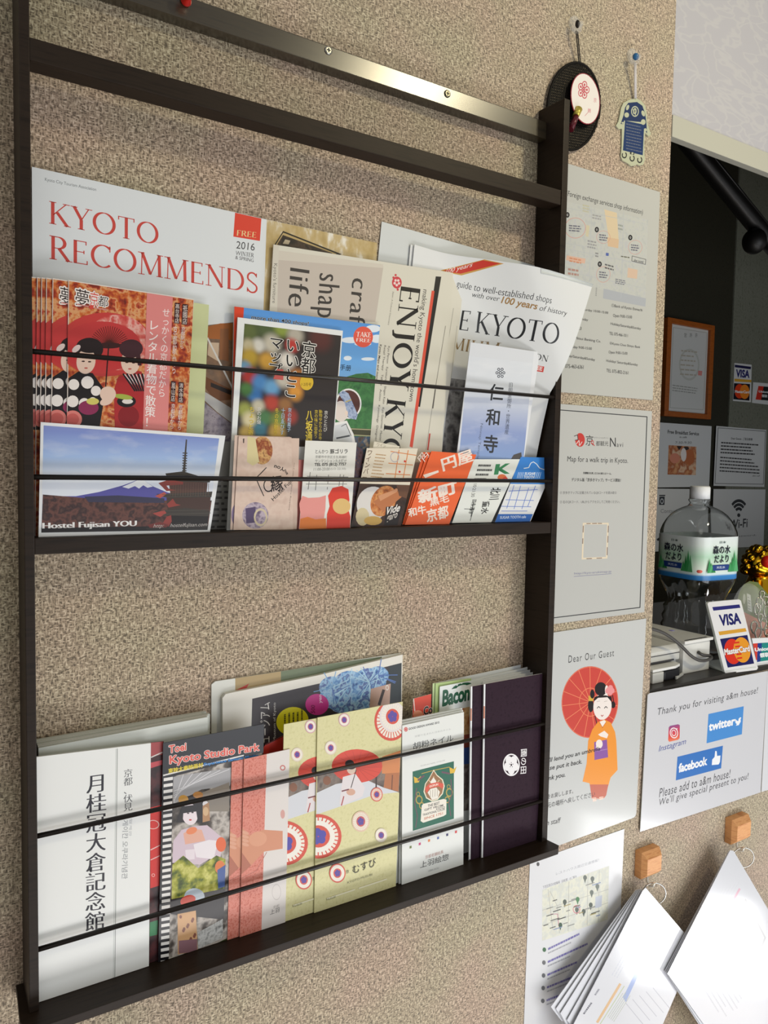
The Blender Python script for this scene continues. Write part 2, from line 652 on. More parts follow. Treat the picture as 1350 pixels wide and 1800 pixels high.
    def vtext(self, s, tl, tr, bl, m, bold=0.0, halo=None, hw=0.06, contrast=0.0):
        """upright characters stacked downwards inside the column box"""
        n = len(s)
        L = lambda a, b, t: (a[0] + (b[0] - a[0]) * t, a[1] + (b[1] - a[1]) * t)
        d = (bl[0] - tl[0], bl[1] - tl[1])
        self_n = self.n
        for i, ch in enumerate(s):
            if ch == ' ': continue
            t1 = (i + 1) / n
            c_bl = (tl[0] + d[0] * t1, tl[1] + d[1] * t1)
            c_br = (tr[0] + d[0] * t1, tr[1] + d[1] * t1)
            c_tl = (tl[0] + d[0] * (i / n), tl[1] + d[1] * (i / n))
            bb = (0.02, 0.98, -0.10, 0.86)
            if halo:
                self.geo(fat_geo(ch, max(hw, .05)), c_bl, c_br, c_tl, halo, bb)
            if contrast:
                vs, fs = [], []
                v0, f0 = text_geo(ch, -0.012)
                for i_, dx in enumerate((-contrast, -contrast / 3, contrast / 3, contrast)):
                    k = len(vs)
                    vs += [(x + dx, y, i_ * 0.0000012) for x, y in v0]
                    fs += [tuple(j + k for j in f) for f in f0]
                self.geo((vs, fs), c_bl, c_br, c_tl, m, bb)
            else:
                self.geo(fat_geo(ch, bold), c_bl, c_br, c_tl, m, bb)
        return self

    def greek(self, tl, tr, bl, rows, m, fill=0.5, seed=1, wmin=0.03, wmax=0.12, ragged=0.3):
        """lines of print too small to read"""
        self.up()
        rnd = random.Random(seed)
        A, B, T = self.uv(tl), self.uv(tr), self.uv(bl)
        ux, uz = B[0] - A[0], B[1] - A[1]
        vx, vz = T[0] - A[0], T[1] - A[1]
        for i in range(rows):
            t0 = (i + (1 - fill) / 2) / rows
            t1 = (i + (1 + fill) / 2) / rows
            x, end = 0.0, 1.0 - rnd.random() * ragged
            while x < end:
                w = min(rnd.uniform(wmin, wmax), end - x)
                self.raw([(A[0] + ux * a + vx * t, A[1] + uz * a + vz * t) for a, t in ((x, t0), (x + w, t0), (x + w, t1), (x, t1))], m)
                x += w + wmin * 0.45
        return self

    def local(self, px):
        xs = [p[0] for p in self.outline]; zs = [p[1] for p in self.outline]
        q = self.uv(px)
        return q[0] - (min(xs) + max(xs)) / 2, q[1] - min(zs)

    def build(self, name, label=None, cat=None, group=None, parent=None):
        xs = [p[0] for p in self.outline]; zs = [p[1] for p in self.outline]
        ox, oz = (min(xs) + max(xs)) / 2, min(zs)
        oy = self.g(ox, oz)
        me = bpy.data.meshes.new(name)
        me.from_pydata(self.V, [], self.F)
        for p, i in zip(me.polygons, self.MI):
            p.material_index = i
        if self.folds:
            bm = bmesh.new(); bm.from_mesh(me)
            for (nx, nz), dd in self.folds:
                bmesh.ops.bisect_plane(bm, geom=bm.verts[:] + bm.edges[:] + bm.faces[:], plane_co=(nx * dd, 0, nz * dd), plane_no=(nx, 0, nz))
            bm.to_mesh(me); bm.free()
        for v in me.vertices:
            x, n, z = v.co
            v.co = (x - ox, self.g(x, z) + n - oy, z - oz)
        me.update()
        if self.folds:
            for pl_ in me.polygons: pl_.use_smooth = True
        o = link_mesh(name, me, self.mats, (ox, oy, oz), parent)
        if label: tag(o, label, cat, group)
        return o


def copy_thing(o, dx, dy, dz, label=None):
    c = o.copy(); COL.objects.link(c)
    c.location = Vector(o.location) + Vector((dx, dy, dz))
    if label: c['label'] = label
    for ch in list(o.children):
        k = ch.copy(); COL.objects.link(k); k.parent = c
    return c


def down(a, b, z, g):
    """where the edge running from photo point a to b meets height z on the surface g"""
    A, B = unproj(a[0], a[1], g), unproj(b[0], b[1], g)
    t = (z - A[1]) / (B[1] - A[1])
    return W(A[0] + t * (B[0] - A[0]), z)

# ------------------------------------------------------------------ the setting
def wallpaper_material():
    m, nt, b = new_mat('woven_wallpaper')
    tc = nt.nodes.new('ShaderNodeTexCoord')
    def noise(sc, stretch, detail):
        mp = nt.nodes.new('ShaderNodeMapping'); mp.inputs['Scale'].default_value = stretch
        n = nt.nodes.new('ShaderNodeTexNoise'); n.inputs['Scale'].default_value = sc; n.inputs['Detail'].default_value = detail
        nt.links.new(tc.outputs['Object'], mp.inputs['Vector']); nt.links.new(mp.outputs['Vector'], n.inputs['Vector'])
        return n.outputs['Fac']
    v = noise(520, (1.25, 1, 0.36), 2)
    h = noise(520, (0.5, 1, 1.3), 1)
    big = noise(9, (1, 1, 1), 2)
    mx = nt.nodes.new('ShaderNodeMath'); mx.operation = 'MAXIMUM'
    nt.links.new(v, mx.inputs[0]); nt.links.new(h, mx.inputs[1])
    r = nt.nodes.new('ShaderNodeValToRGB')
    cols = [(0.44, '675C4D'), (0.52, 'A29481'), (0.60, 'BEB09B'), (0.70, 'E4DAC8')]
    while len(r.color_ramp.elements) < 4: r.color_ramp.elements.new(0.5)
    for e, (p, c) in zip(r.color_ramp.elements, cols): e.position = p; e.color = rgb(c)
    nt.links.new(mx.outputs[0], r.inputs['Fac'])
    tint = nt.nodes.new('ShaderNodeMix'); tint.data_type = 'RGBA'; tint.blend_type = 'MULTIPLY'
    rr = nt.nodes.new('ShaderNodeValToRGB')
    rr.color_ramp.elements[0].position = 0.35; rr.color_ramp.elements[0].color = rgb('FFF0EA')
    rr.color_ramp.elements[1].position = 0.65; rr.color_ramp.elements[1].color = rgb('F6F6E6')
    nt.links.new(big, rr.inputs['Fac'])
    tint.inputs['Factor'].default_value = 1.0
    nt.links.new(r.outputs['Color'], tint.inputs['A']); nt.links.new(rr.outputs['Color'], tint.inputs['B'])
    nt.links.new(tint.outputs['Result'], b.inputs['Base Color'])
    bp = nt.nodes.new('ShaderNodeBump'); bp.inputs['Strength'].default_value = 0.3; bp.inputs['Distance'].default_value = 0.0012
    nt.links.new(mx.outputs[0], bp.inputs['Height']); nt.links.new(bp.outputs['Normal'], b.inputs['Normal'])
    b.inputs['Roughness'].default_value = 0.6
    b.inputs['Specular IOR Level'].default_value = 0.35
    b.inputs['Sheen Weight'].default_value = 0.8
    b.inputs['Sheen Roughness'].default_value = 0.5
    return m


WALLP = wallpaper_material()
XE = 0.3572           # vertical edge where the reception opening begins
ZC = 1.2035           # counter top

def structure(mb, name, m, **k):
    o = mb.build(name, m, origin=k.get('origin'))
    o['kind'] = 'structure'
    return o

mb = MB()
mb.prism([(-2.2, 0, 0), (2.6, 0, 0), (2.6, 0, 1.1955), (XE, 0, 1.1955), (XE, 0, 2.75), (-2.2, 0, 2.75)], (0, 0.06, 0))
structure(mb, 'wall_front', WALLP, origin=(0, 0, 0))

# white panel over the opening with a pale printed flower pattern
m, nt, b = new_mat('floral_white_panel')
tc = nt.nodes.new('ShaderNodeTexCoord')
wv = nt.nodes.new('ShaderNodeTexVoronoi'); wv.feature = 'DISTANCE_TO_EDGE'; wv.inputs['Scale'].default_value = 26
ns = nt.nodes.new('ShaderNodeTexNoise'); ns.inputs['Scale'].default_value = 14; ns.inputs['Detail'].default_value = 3
ad = nt.nodes.new('ShaderNodeMix'); ad.data_type = 'RGBA'; ad.inputs['Factor'].default_value = 0.18
nt.links.new(tc.outputs['Object'], ad.inputs['A']); nt.links.new(ns.outputs['Color'], ad.inputs['B'])
nt.links.new(ad.outputs['Result'], wv.inputs['Vector'])
cr = nt.nodes.new('ShaderNodeValToRGB')
cr.color_ramp.elements[0].position = 0.03; cr.color_ramp.elements[0].color = rgb('BBBBC1')
cr.color_ramp.elements[1].position = 0.09; cr.color_ramp.elements[1].color = rgb('B4B4BD')
nt.links.new(wv.outputs['Distance'], cr.inputs['Fac']); nt.links.new(cr.outputs['Color'], b.inputs['Base Color'])
b.inputs['Roughness'].default_value = 0.5
structure(MB().box(XE, 2.6, 0.0, 0.010, 2.047, 2.75), 'wall_upper', m)
structure(MB().box(XE, 2.6, -0.002, 0.010, 2.016, 2.047, 0.001), 'trim_1', mat('B8B8AC', 0.5))
structure(MB().box(XE, 2.6, -0.001, 0.50, 1.1955, ZC, 0.001), 'trim_2', mat('2A2622', 0.35))
# reception room behind
structure(MB().box(-0.6, 1.8616, 0.90, 0.95, 0, 2.75), 'wall_back', texmat('dark_cloth_wall', ['1E1D12', '2C2A1C', '24241A'], 160, 3, rough=0.8))
structure(MB().box(1.8616, 4.4, 0.895, 0.95, 0, 2.75), 'wall_rear', texmat('grey_cloth_wall', ['5B5E50', '74766A', '66695B'], 150, 3, (1, 1, .5), rough=0.8))
structure(MB().box(-0.6, -0.55, 0.06, 0.90, 0, 2.75), 'wall_left', mat('3A382E', 0.7))
structure(MB().box(4.35, 4.4, 0.06, 0.895, 0, 2.75), 'wall_right', mat('4A473C', 0.7))
structure(MB().box(-2.2, 4.4, 0.0, 0.95, 2.75, 2.80), 'ceiling', mat('6A675E', 0.8))
structure(MB().box(2.6, 4.4, 0.0, 0.06, 0, 2.75), 'wall_side', WALLP)
structure(MB().box(-2.2, 4.4, -2.8, 0.95, -0.05, 0), 'floor', texmat('wood_floor', ['8A6E50', '9C8060', '7C6248'], 6, 4, (1, 8, 1), rough=0.4))

# ------------------------------------------------------------------ magazine rack
DW = texmat('dark_stained_wood', ['1E1610', '2A2018', '241B14'], 20, 4, (1, 1, 14), rough=0.45, spec=0.2)
DWH = texmat('dark_stained_board', ['1E1610', '2A2018', '241B14'], 20, 4, (1, 14, 14), rough=0.45, spec=0.2)
ZU, ZL = 1.4665, 1.0525      # tops of the two shelves
XL, XR = -0.4935, 0.0998     # inner faces of the side panels
YF = -0.046
rack = empty('magazine_rack', (-0.197, 0, 1.044), 'dark brown wooden magazine rack with two shelves, screwed to the woven wallpaper', 'rack')
for x0, x1 in ((-0.5015, XL), (XR, 0.1092)):
    MB().prism([(x0, 0, ZL), (x0, YF, ZL), (x0, YF, 1.984), (x0, -0.001, 1.986)], (x1 - x0, 0, 0), 0.0008).build('side_panel', DW, rack)
tr = MB().box(XL, XR, -0.016, -0.0005, 1.9455, 1.9665, 0.0008).build('top_rail', texmat('dark_stained_rail', ['2A241A', '383022', '30281C'], 20, 4, (1, 14, 14), rough=0.25, spec=1.0), rack)
for px, py, h in ((577, 89, 'B8B6AE'), (786, 165, '6A6558')):
    x, z = unproj(px, py, lambda a, c: -0.016)
    s = MB()
    s.tube([(x, -0.0155, z), (x, -0.0168, z), (x, -0.0174, z)], [0.0042, 0.0042, 0.0030], 16)
    s.box(x - 0.0022, x + 0.0022, -0.01765, -0.0172, z - 0.0005, z + 0.0005, mi=1)
    s.box(x - 0.0005, x + 0.0005, -0.01765, -0.0172, z - 0.0022, z + 0.0022, mi=1)
    sc = s.build('screw', [mat(h, 0.3, 0.5, 0.9), mat('2A2824', 0.6)], tr)
    sc['label'] = 'cross-head screw in the top rail'
MB().box(XL, XR, YF + 0.001, -0.024, 1.8565, 1.8745, 0.001).build('front_rail', DWH, rack)
MB().box(XL, XR, YF + 0.001, -0.0005, 1.4525, ZU, 0.0008).build('upper_shelf', DWH, rack)
lo = MB()
lo.prism([(-0.5075, -0.0005, ZL), (-0.5075, -0.0100, ZL), (-0.5095, -0.052, ZL), (-0.5045, -0.0675, ZL), (0.1075, -0.0675, ZL), (0.1135, -0.0625, ZL), (0.1095, -0.0430, ZL), (0.1095, -0.0005, ZL)], (0, 0, -0.008), 0.0007)
lo.build('lower_shelf', DWH, rack)
YR = -0.0432
for z in (1.6225, 1.5180, 1.2078, 1.1062):
    MB().tube([(XL - 0.001, YR, z), (XR + 0.001, YR, z)], 0.0023, 10).build('rod', mat('1E1814', 0.3, 0.5), rack)

x, z = unproj(326, 3, lambda a, c: -0.016)
pin = MB()
pin.tube([(x, -0.016, z), (x, -0.018, z), (x, -0.024, z), (x, -0.027, z), (x, -0.030, z)], [0.0045, 0.0052, 0.003, 0.0032, 0.0052], 14)
tag(pin.build('push_pin', mat('D8281E', 0.3)), 'red push pin stuck in the top rail of the rack', 'pin')

# ------------------------------------------------------------------ upper shelf, back to front
c1, c2, c3, c4, c5, c6 = CR(0, 0, 1.9286), CR(650, 0, 1.9286), CR(0, 450, 2.7), CR(380, 400, 3.375), CR(640, 380, 3.2143), CR(380, 720, 2.1774)

# white sheet at the back
g = lean(-0.0016, ZU)
p = Paper(g, [c5((100, 30)), c5((1030, 298)), W(0.092, 1.60), W(-0.150, 1.60)], 0.0006, 'D6DADA')
p.build('paper_sheet', 'plain white sheet leaning at the very back, top right of the upper shelf', 'paper')

# tabloid guide
g = lean(-0.0085, ZU, 0.012)
p = Paper(g, [(56, 293), (470, 386), (663, 427), W(-0.152, ZU), W(-0.4895, ZU)], 0.004, 'E4E8EA', 'D2D5D6')
gold = texmat('gold_leaf_print', ['B39A64', 'BFA670', 'C9B487', 'EDE8DA'], 110, 5, (1, 1, .5), rough=0.4)
p.poly([(469, 386), (663, 427), (655, 620), (461, 600)], gold)
p.poly(c4((397, 20), (745, 158), (560, 230), (340, 110)), '17120E')
p.poly(c4((398, 30), (715, 156), (560, 220), (352, 104)), 'B9A06B')
p.poly(c4((396, 44), (690, 152), (540, 210), (362, 100)), texmat('dark_photo', ['120E0C', '2A201A', '4A382A', '16110E'], 90, 3))
p.poly(c4((410, 70), (440, 78), (430, 100), (395, 95)), 'B8A88C')
p.text('Kyoto City Tourism Association', c1((152, 616)), c1((326, 651)), c1((152.5, 602)), '7C8084')
RED = 'CE4B42'
p.serif('KYOTO', c1((166, 757)), c1((537, 831)), c1((166, 681)), RED)
p.serif('RECOMMENDS', c1((167, 877)), c1((873, 996)), c1((167, 797)), RED)
p.poly(c1((797, 721), (886, 741), (881, 817), (791, 802)), 'E0432F')
p.serif('FREE', c4((120, 47)), c4((236, 61)), c4((123, 14)), 'F0D69A', 1.2)
p.text('2016', c4((118, 124)), c4((227, 138)), c4((122, 80)), '4A4A4C')
p.serif('INTER', c4((148, 167)), c4((224, 178)), c4((150, 142)), '66666A', 1.3)
p.text('W', c4((115, 163)), c4((145, 167)), c4((117, 138)), '66666A')
p.text('& SPRING', c4((113, 187)), c4((221, 206)), c4((115, 166)), '66666A', contrast=0.02)
# photograph on the lower half of its cover
p.poly([(360, 572), (415, 566), (420, 940), (350, 940)], texmat('interior_photo', ['5A4232', '8A6A50', '6E5848', 'A08C7C'], 40, 4))
p.poly(c3((985, 335), (1045, 320), (1125, 318), (1125, 400), (985, 392)), 'A5602A')
p.poly(c3((1045, 345), (1085, 345), (1085, 500), (1040, 490)), '8E5A34')
p.poly(c3((990, 410), (1040, 412), (1035, 500), (985, 470)), 'C9B096')
p.poly(c3((970, 570), (1110, 640), (1110, 680), (1020, 690), (970, 620)), '6A4020')
p.poly(c3((1000, 600), (1100, 640), (1095, 660), (1000, 620)), '20140E')
p.line(c3((985, 390), (1110, 640)), 3, 'D8D4CE')
p.poly(c3((965, 640), (1110, 730), (1110, 800), (1030, 740), (965, 680)), 'B9B6B2')
p.poly(c3((965, 690), (1030, 745), (1110, 805), (1110, 880), (960, 880)), texmat('stones_photo', ['6E6470', '8E8490', 'A69CA4', '585058'], 180, 3))
p.poly(c3((960, 880), (1120, 880), (1110, 1320), (950, 1320)), '9C9A96')
p.greek(c3((1010, 1050)), c3((1095, 1052)), c3((990, 1300)), 9, '5C5A58', 0.4, 3, 0.3, 0.6)
p.build('magazine', 'wide white tabloid with big red capital title, back left of the upper shelf', 'magazine', None)

# premium magazine (curls forward at the top right)
PN, PD = (0.9023, 0.4311), 0.7140     # fold direction across the sheet
FOLD = ((0.012, 0.12), (0.024, 0.30), (0.036, 0.44), (0.048, 0.53), (0.060, 0.60), (0.0714, 0.66), (0.0870, 0.66), (0.100, 0.46), (0.115, 0.28), (0.13, 0.16), (9, 0.06))
def gprem(x, z):
    d = x * PN[0] + z * PN[1] - PD
    y, lo_ = -0.0060, 0.0
    for hi_, sl in FOLD:
        if d > lo_: y -= (min(d, hi_) - lo_) * sl
        lo_ = hi_
    return y
class Folded:
    scan = True
    def __init__(s, dy): s.dy = dy
    def __call__(s, x, z): return gprem(x, z) + s.dy
folds = [(PN, PD + k) for k in (0.0,) + tuple(f_[0] for f_ in FOLD[:-1])]
def prem(dx, dy, full):
    g = Folded(dy)
    p = Paper(g, [c5((285 + dx, 160)), c5((690 + dx, 243)), c5((1292 + dx, 385)), c5((1050, 1000)), down(c5((1050, 1000)), c5((985, 1300)), 1.485, g), W(-0.118, 1.485)], 0.0012, 'E9EBEB', 'D9DBDA', 0.3, 0.5, 0.0, folds)
    if not full: return p
    p.poly(c5((430, 306), (680, 244), (790, 268), (550, 335)), 'D2A152')
    p.poly(c5((446, 308), (672, 249), (772, 267), (545, 325)), 'CF3A2A')
    p.text('100 years', c5((462, 332)), c5((612, 292)), c5((462, 300)), 'F6EFE6', shear=0.3)
    p.text('guide to well-established shops', c5((520, 411)), c5((1060, 508)), c5((520, 358)), '2B2A2C', shear=0.25, contrast=0.01)
    p.text('with over', c5((610, 456)), c5((765, 482)), c5((612, 426)), '2B2A2C', shear=0.25, contrast=0.01)
    p.text('100 years', c5((772, 502)), c5((976, 540)), c5((778, 452)), 'A9834E', shear=0.25, bold=0.02)
    p.text('of history', c5((988, 543)), c5((1146, 574)), c5((994, 502)), '2B2A2C', shear=0.25, contrast=0.01)
    p.serif('THE', c5((380, 616)), c5((586, 648)), c5((394, 505)), '1E1E20')
    p.serif('KYOTO', c5((627, 655)), c5((1094, 727)), c5((640, 538)), '1E1E20')
    p.serif('PREMIUM', c5((330, 722)), c5((752, 785)), c5((342, 652)), '9C8158', 1.1)
    p.serif('EDITION', c5((830, 782)), c5((1036, 824)), c5((838, 748)), '2B2A2C', 1.1)
    p.poly(c5((930, 836), (1018, 850), (1012, 882), (925, 868)), 'D8453C')
    p.text('FREE', c5((940, 862)), c5((1004, 873)), c5((944, 842)), 'F6E8E4', bold=0.03)
    p.poly(c5((486, 915), (600, 930), (560, 1420), (430, 1420)), texmat('rock_photo', ['3C3A3A', '6E6C6C', 'A8A6A4', '545252'], 70, 5))
    return p
prem(-22, 0.0022, False).build('magazine', 'white magazine copy behind the premium issue, only its left edge shows', 'magazine', 'spare premium issues on the upper shelf')
pm = prem(0, 0, True).build('magazine', 'white magazine with a red corner ribbon, curling over the right side panel', 'magazine')
# its clear sleeve
gs = Folded(-0.0006)
sl = Paper(gs, [c5((1000, 295)), c5((1296, 384)), c5((1289, 398)), c5((1000, 322))], 0.0002, clearmat('clear_film', 'E8EEEE', 0.35, 0.15), 'E8ECEC', folds=folds)
sl.build('clear_sleeve', parent=pm)

# folded newspaper
g = lean(-0.0150, ZU, 0.020)
p = Paper(lambda x, z: g(x, z) + 0.0016, [c4((380, 112)), c5((565, 350)), c5((535, 640)), c5((490, 930)), down(c5((535, 640)), c5((490, 930)), ZU, g), W(-0.24, ZU)], 0.0012, 'DEDACC', 'D2CEC0')
p.line(c5((505, 520), (440, 930)), 1.2, 'B4B0A4'); p.line(c5((525, 620), (470, 1100)), 1.0, 'BBB7AC')
inner = p
p = Paper(g, [c4((340, 100)), c5((503, 320)), c5((440, 1330)), down(c5((503, 320)), c5((440, 1330)), ZU, g), down(c4((340, 100)), c4((318, 480)), ZU, g)], 0.0012, 'DDD9CA', 'CFCBBC')
p.poly(c4((342, 150), (992, 232), (944, 560), (314, 560)), 'C9BEB2')
p.poly(c4((340, 132), (990, 218), (990, 240), (341, 190)), 'D6CEC0')
p.poly(c4((336, 100), (372, 105), (360, 560), (312, 560)), 'D8D2C3')
p.text("Kyoto's furniture", c4((336, 212)), c4((326, 448)), c4((364, 214)), '74706A')
INK = '3A3634'
p.text('life', c4((436, 238)), c4((424, 462)), c4((557, 256)), INK, contrast=0.022, spacing=1.1)
p.text('shape', c4((570, 266)), c4((550, 600)), c4((738, 284)), INK, contrast=0.022, spacing=1.1)
p.text('craft', c4((806, 298)), c4((780, 620)), c4((905, 312)), INK, contrast=0.022, spacing=1.1)
p.serif('ENJOY', c5((209, 396)), c5((138, 985)), c5((318, 412)), '1F1C1B', 1.25)
p.serif('KYOTO', c5((132, 1028)), c5((62, 1620)), c5((236, 1043)), '1F1C1B', 1.25)
p.text("making Kyoto the world's hometown", c5((326, 412)), c5((244, 1045)), c5((362, 418)), '47423F')
p.poly(c5((405, 340), (436, 342), (316, 1078), (296, 1074)), '22201F')
p.poly(c5((382, 420), (398, 423), (274, 1308), (257, 1302)), 'E0553F')
p.line(c5((460, 620), (385, 1080)), 1.0, '8C877E'); p.line(c5((385, 1080), (350, 1320)), 1.0, 'A9A49A')
p.line(c5((371, 1230), (360, 1320)), 2.6, 'C2483C'); p.line(c5((402, 980), (388, 1085)), 2.0, '5A5550')
p.ell(c5((185, 375)), 8.5, 10.5, 'D0404A')
for k in range(5):
    a = math.radians(72 * k + 20)
    p.ell((c5((185, 375))[0] + 4 * math.cos(a), c5((185, 375))[1] + 4.5 * math.sin(a)), 2.2, 2.4, 'F2D8D4', n=10)
for dx, dy in ((-14, -28), (10, 40), (-2, -42)):
    p.ell(c5((180 + dx, 375 + dy)), 2, 2.2, 'D0404A', n=8)
p.text('Japan: A Cultural Discovery', c5((160, 425)), c5((132, 615)), c5((170, 426)), '8A857C')
p.text('Kyo Person   Furniture     Shigen Kato   Kyo Gourmet  Master', c5((132, 733)), c5((82, 1270)), c5((147, 736)), '5A5550')
p.text('Retail Therapy   Tables   Action   Kyotology  Designer', c5((110, 728)), c5((58, 1270)), c5((124, 731)), '5A5550')
p.text('Kyoto Maps and more', c5((85, 724)), c5((62, 925)), c5((100, 727)), '3A3634', bold=0.01)
np_ = p.build('newspaper', 'cream folded newspaper with big black sideways title, middle of the upper shelf', 'newspaper')
inner.build('inner_page', parent=np_)

# blue shop guide with orange spine
g = lean(-0.0195, ZU, 0.022)
p = Paper(g, [c4((108, 468)), c4((165, 475)), c4((972, 580)), down(c4((972, 580)), c4((915, 1240)), ZU, g), down(c4((108, 468)), c4((92, 1240)), ZU, g)], 0.0022, 'D9DDE0', 'C8CCD0', 0.3)
zt = unproj(*c4((500, 520)), g)[1]
sky = gradmat('printed_blue_sky', 0.10, 0.25, [(0, 'A9D0F0'), (0.5, '6FAEEA'), (1, '3A86D8')])
p.poly(c4((108, 468), (972, 580), (900, 1400), (80, 1400)), sky)
p.poly(c4((106, 468), (165, 475), (150, 720), (90, 1400), (70, 1400)), 'E0482A')
for cx, cy, rx, ry in ((930, 600, 45, 22), (955, 660, 40, 25), (800, 668, 60, 18), (870, 690, 50, 14), (780, 775, 24, 14), (900, 780, 40, 10)):
    p.ell(c4((cx, cy)), rx / 3.375, ry / 3.375, 'E8F0F8', n=18)
p.text('more than 400 shops!', c4((208, 549)), c4((546, 588)), c4((212, 520)), '111318', bold=0.015, halo='EAF2FA', hw=0.05)
p.ell(c4((872, 649)), 58 / 3.375, 62 / 3.375, 'E8604C')
p.serif('TAKE', c4((831, 648)), c4((917, 652)), c4((834, 618)), 'FBEDE6', 1.4)
p.serif('FREE', c4((829, 676)), c4((914, 682)), c4((832, 655)), 'FBEDE6', 1.4)
p.text('手册', c4((733, 845)), c4((797, 852)), c4((738, 810)), '16202C', bold=0.01)
green = texmat('printed_forest', ['2E5E38', '47824A', '3A6E40', '568F52'], 90, 4)
p.poly(c4((700, 905), (760, 890), (830, 868), (900, 862), (960, 890), (925, 1250), (690, 1250)), green)
p.poly(c4((700, 1185), (930, 1195), (925, 1235), (690, 1225)), '4A4A34')
p.line(c4((700, 1190), (930, 1200)), 1.5, 'BDB48C'); p.line(c4((700, 1225), (930, 1237)), 1.5, 'BDB48C')
p.poly(c4((700, 1238), (930, 1240), (900, 1400), (690, 1400)), texmat('printed_crowd', ['2A3036', '6A5A50', '3A5A78', 'B0A090'], 120, 3))
# drawn figure with a headscarf, seen from behind the other booklet
p.ell(c4((785, 1045)), 77 / 3.375, 90 / 3.375, 'F2F0EC')
p.poly(c4((690, 1160), (775, 1145), (815, 1225), (828, 1290), (690, 1290)), 'F2F0EC')
p.ell(c4((785, 1045)), 68 / 3.375, 80 / 3.375, '5E3A34')
p.ell(c4((740, 1090)), 45 / 3.375, 62 / 3.375, 'E9DDD4')
p.poly(c4((725, 985), (755, 965), (785, 985), (840, 1110), (830, 1140), (785, 1130), (762, 1040)), texmat('printed_scarf', ['8A9CC0', 'B4C2DC', '6A7CA4'], 260, 2))
p.line(c4((768, 1035), (800, 1022)), 1.6, 'D8C060')
p.ell(c4((773, 1100)), 9 / 3.375, 14 / 3.375, 'F2DCCB', n=14)
p.poly(c4((700, 1175), (768, 1160), (800, 1230), (812, 1290), (690, 1290)), 'DADCDE')
p.line(c4((715, 1250), (790, 1235)), 3, '55585C')
p.line(c4((742, 1180), (770, 1165), (800, 1235)), 1, '333333')
p.build('guidebook', 'guide book with blue sky cover, orange spine and red roundel', 'book')

# Kyoto map magazine
g = lean(-0.0232, ZU, 0.024)
p = Paper(g, [c4((128, 532)), c4((752, 612)), down(c4((752, 612)), c4((697, 1262)), ZU, g), down(c4((128, 532)), c4((92, 1235)), ZU, g)], 0.0016, 'EEF0EE', 'DCDEDC', 0.3)
BLOBS = [(620, 660, 70, '5A2A26'), (200, 620, 60, '5E6A36'), (300, 600, 70, '4E5E34'), (390, 600, 48, '8A9A3E'), (470, 640, 50, 'B8B0A0'), (450, 700, 40, 'C43A32'), (330, 690, 55, 'D0C8B4'), (250, 700, 42, 'E0DCD0'), (190, 700, 40, 'C8BC98'),
         (200, 770, 55, 'B8982E'), (300, 790, 50, 'CC9A38'), (420, 790, 50, 'E4DCD0'), (170, 830, 40, '6A9AB8'), (200, 880, 50, 'A82E2A'), (260, 920, 50, '4A86C0'), (330, 950, 48, '6AA4D0'), (230, 990, 45, '3A78B4'), (400, 900, 50, 'C8C0B0'), (480, 900, 55, 'D8883A'), (470, 980, 45, 'E09A3A'),
         (180, 960, 40, '4A7A3A'), (330, 1040, 48, 'B8402E'), (250, 1060, 40, 'C8C0A8'), (170, 1080, 44, '9AA04A'), (410, 1050, 42, '9A6A3A'), (200, 1140, 48, 'D8CCA0'), (290, 1130, 46, '4A7A4A'), (370, 1140, 50, '7A8A3A'), (440, 1120, 44, 'A03A2E'), (260, 1200, 44, '3E7A8C'), (180, 1220, 44, 'C8A850'), (360, 1220, 50, 'D0A848')]
bb_ = []
for cx, cy, r_, c in BLOBS:
    x_, z_ = p.local(c4((cx, cy))); x2, z2 = p.local(c4((cx + r_, cy)))
    bb_.append((x_, z_, abs(x2 - x_) * 1.05, c))
p.poly(c4((168, 570), (742, 642), (690, 1300), (118, 1300)), blobmat('bokeh_photo', '302826', bb_))
p.vtext('京都', c4((512, 668)), c4((598, 680)), c4((500, 862)), '15110F', 0.01, 'F0ECE4')
p.vtext('いいとこ', c4((415, 650)), c4((500, 661)), c4((395, 1005)), '15110F', 0.015, 'F0ECE4')
p.vtext('マップ', c4((316, 640)), c4((402, 652)), c4((303, 868)), '15110F', 0.015, 'F0ECE4')
p.poly(c4((362, 838), (398, 842), (398, 905), (338, 898)), 'C8605A')
p.ell(c4((536, 918)), 40 / 3.375, 47 / 3.375, 'E4BE3C')
p.text('1·2月号', c4((505, 940)), c4((562, 942)), c4((507, 920)), '5A3A1A')
YEL = 'E8CC4A'
p.vtext('八坂通り', c4((533, 1080)), c4((574, 1084)), c4((526, 1330)), YEL, 0.03)
p.vtext('京の味に出会う', c4((583, 1080)), c4((604, 1082)), c4((578, 1250)), YEL)
p.vtext('動物ゆかりのお寺', c4((609, 1080)), c4((629, 1082)), c4((606, 1260)), YEL)
p.vtext('京のとたび', c4((640, 1085)), c4((663, 1087)), c4((634, 1210)), 'F0ECE4')
p.vtext('ちょっと寄り道', c4((196, 1060)), c4((230, 1063)), c4((182, 1300)), YEL, 0.01)
p.vtext('京のお昼', c4((242, 1063)), c4((268, 1066)), c4((240, 1165)), 'F0ECE4')
p.vtext('京の和菓子', c4((425, 1068)), c4((448, 1071)), c4((418, 1210)), 'BCD8F0')
p.vtext('十日ゑびす', c4((385, 1068)), c4((410, 1071)), c4((376, 1230)), 'BCD8F0')
p.vtext('冬の京散歩', c4((348, 1068)), c4((372, 1071)), c4((338, 1230)), YEL)
p.build('magazine', 'white-bordered map magazine with blurred coloured lights and black Japanese title', 'magazine')

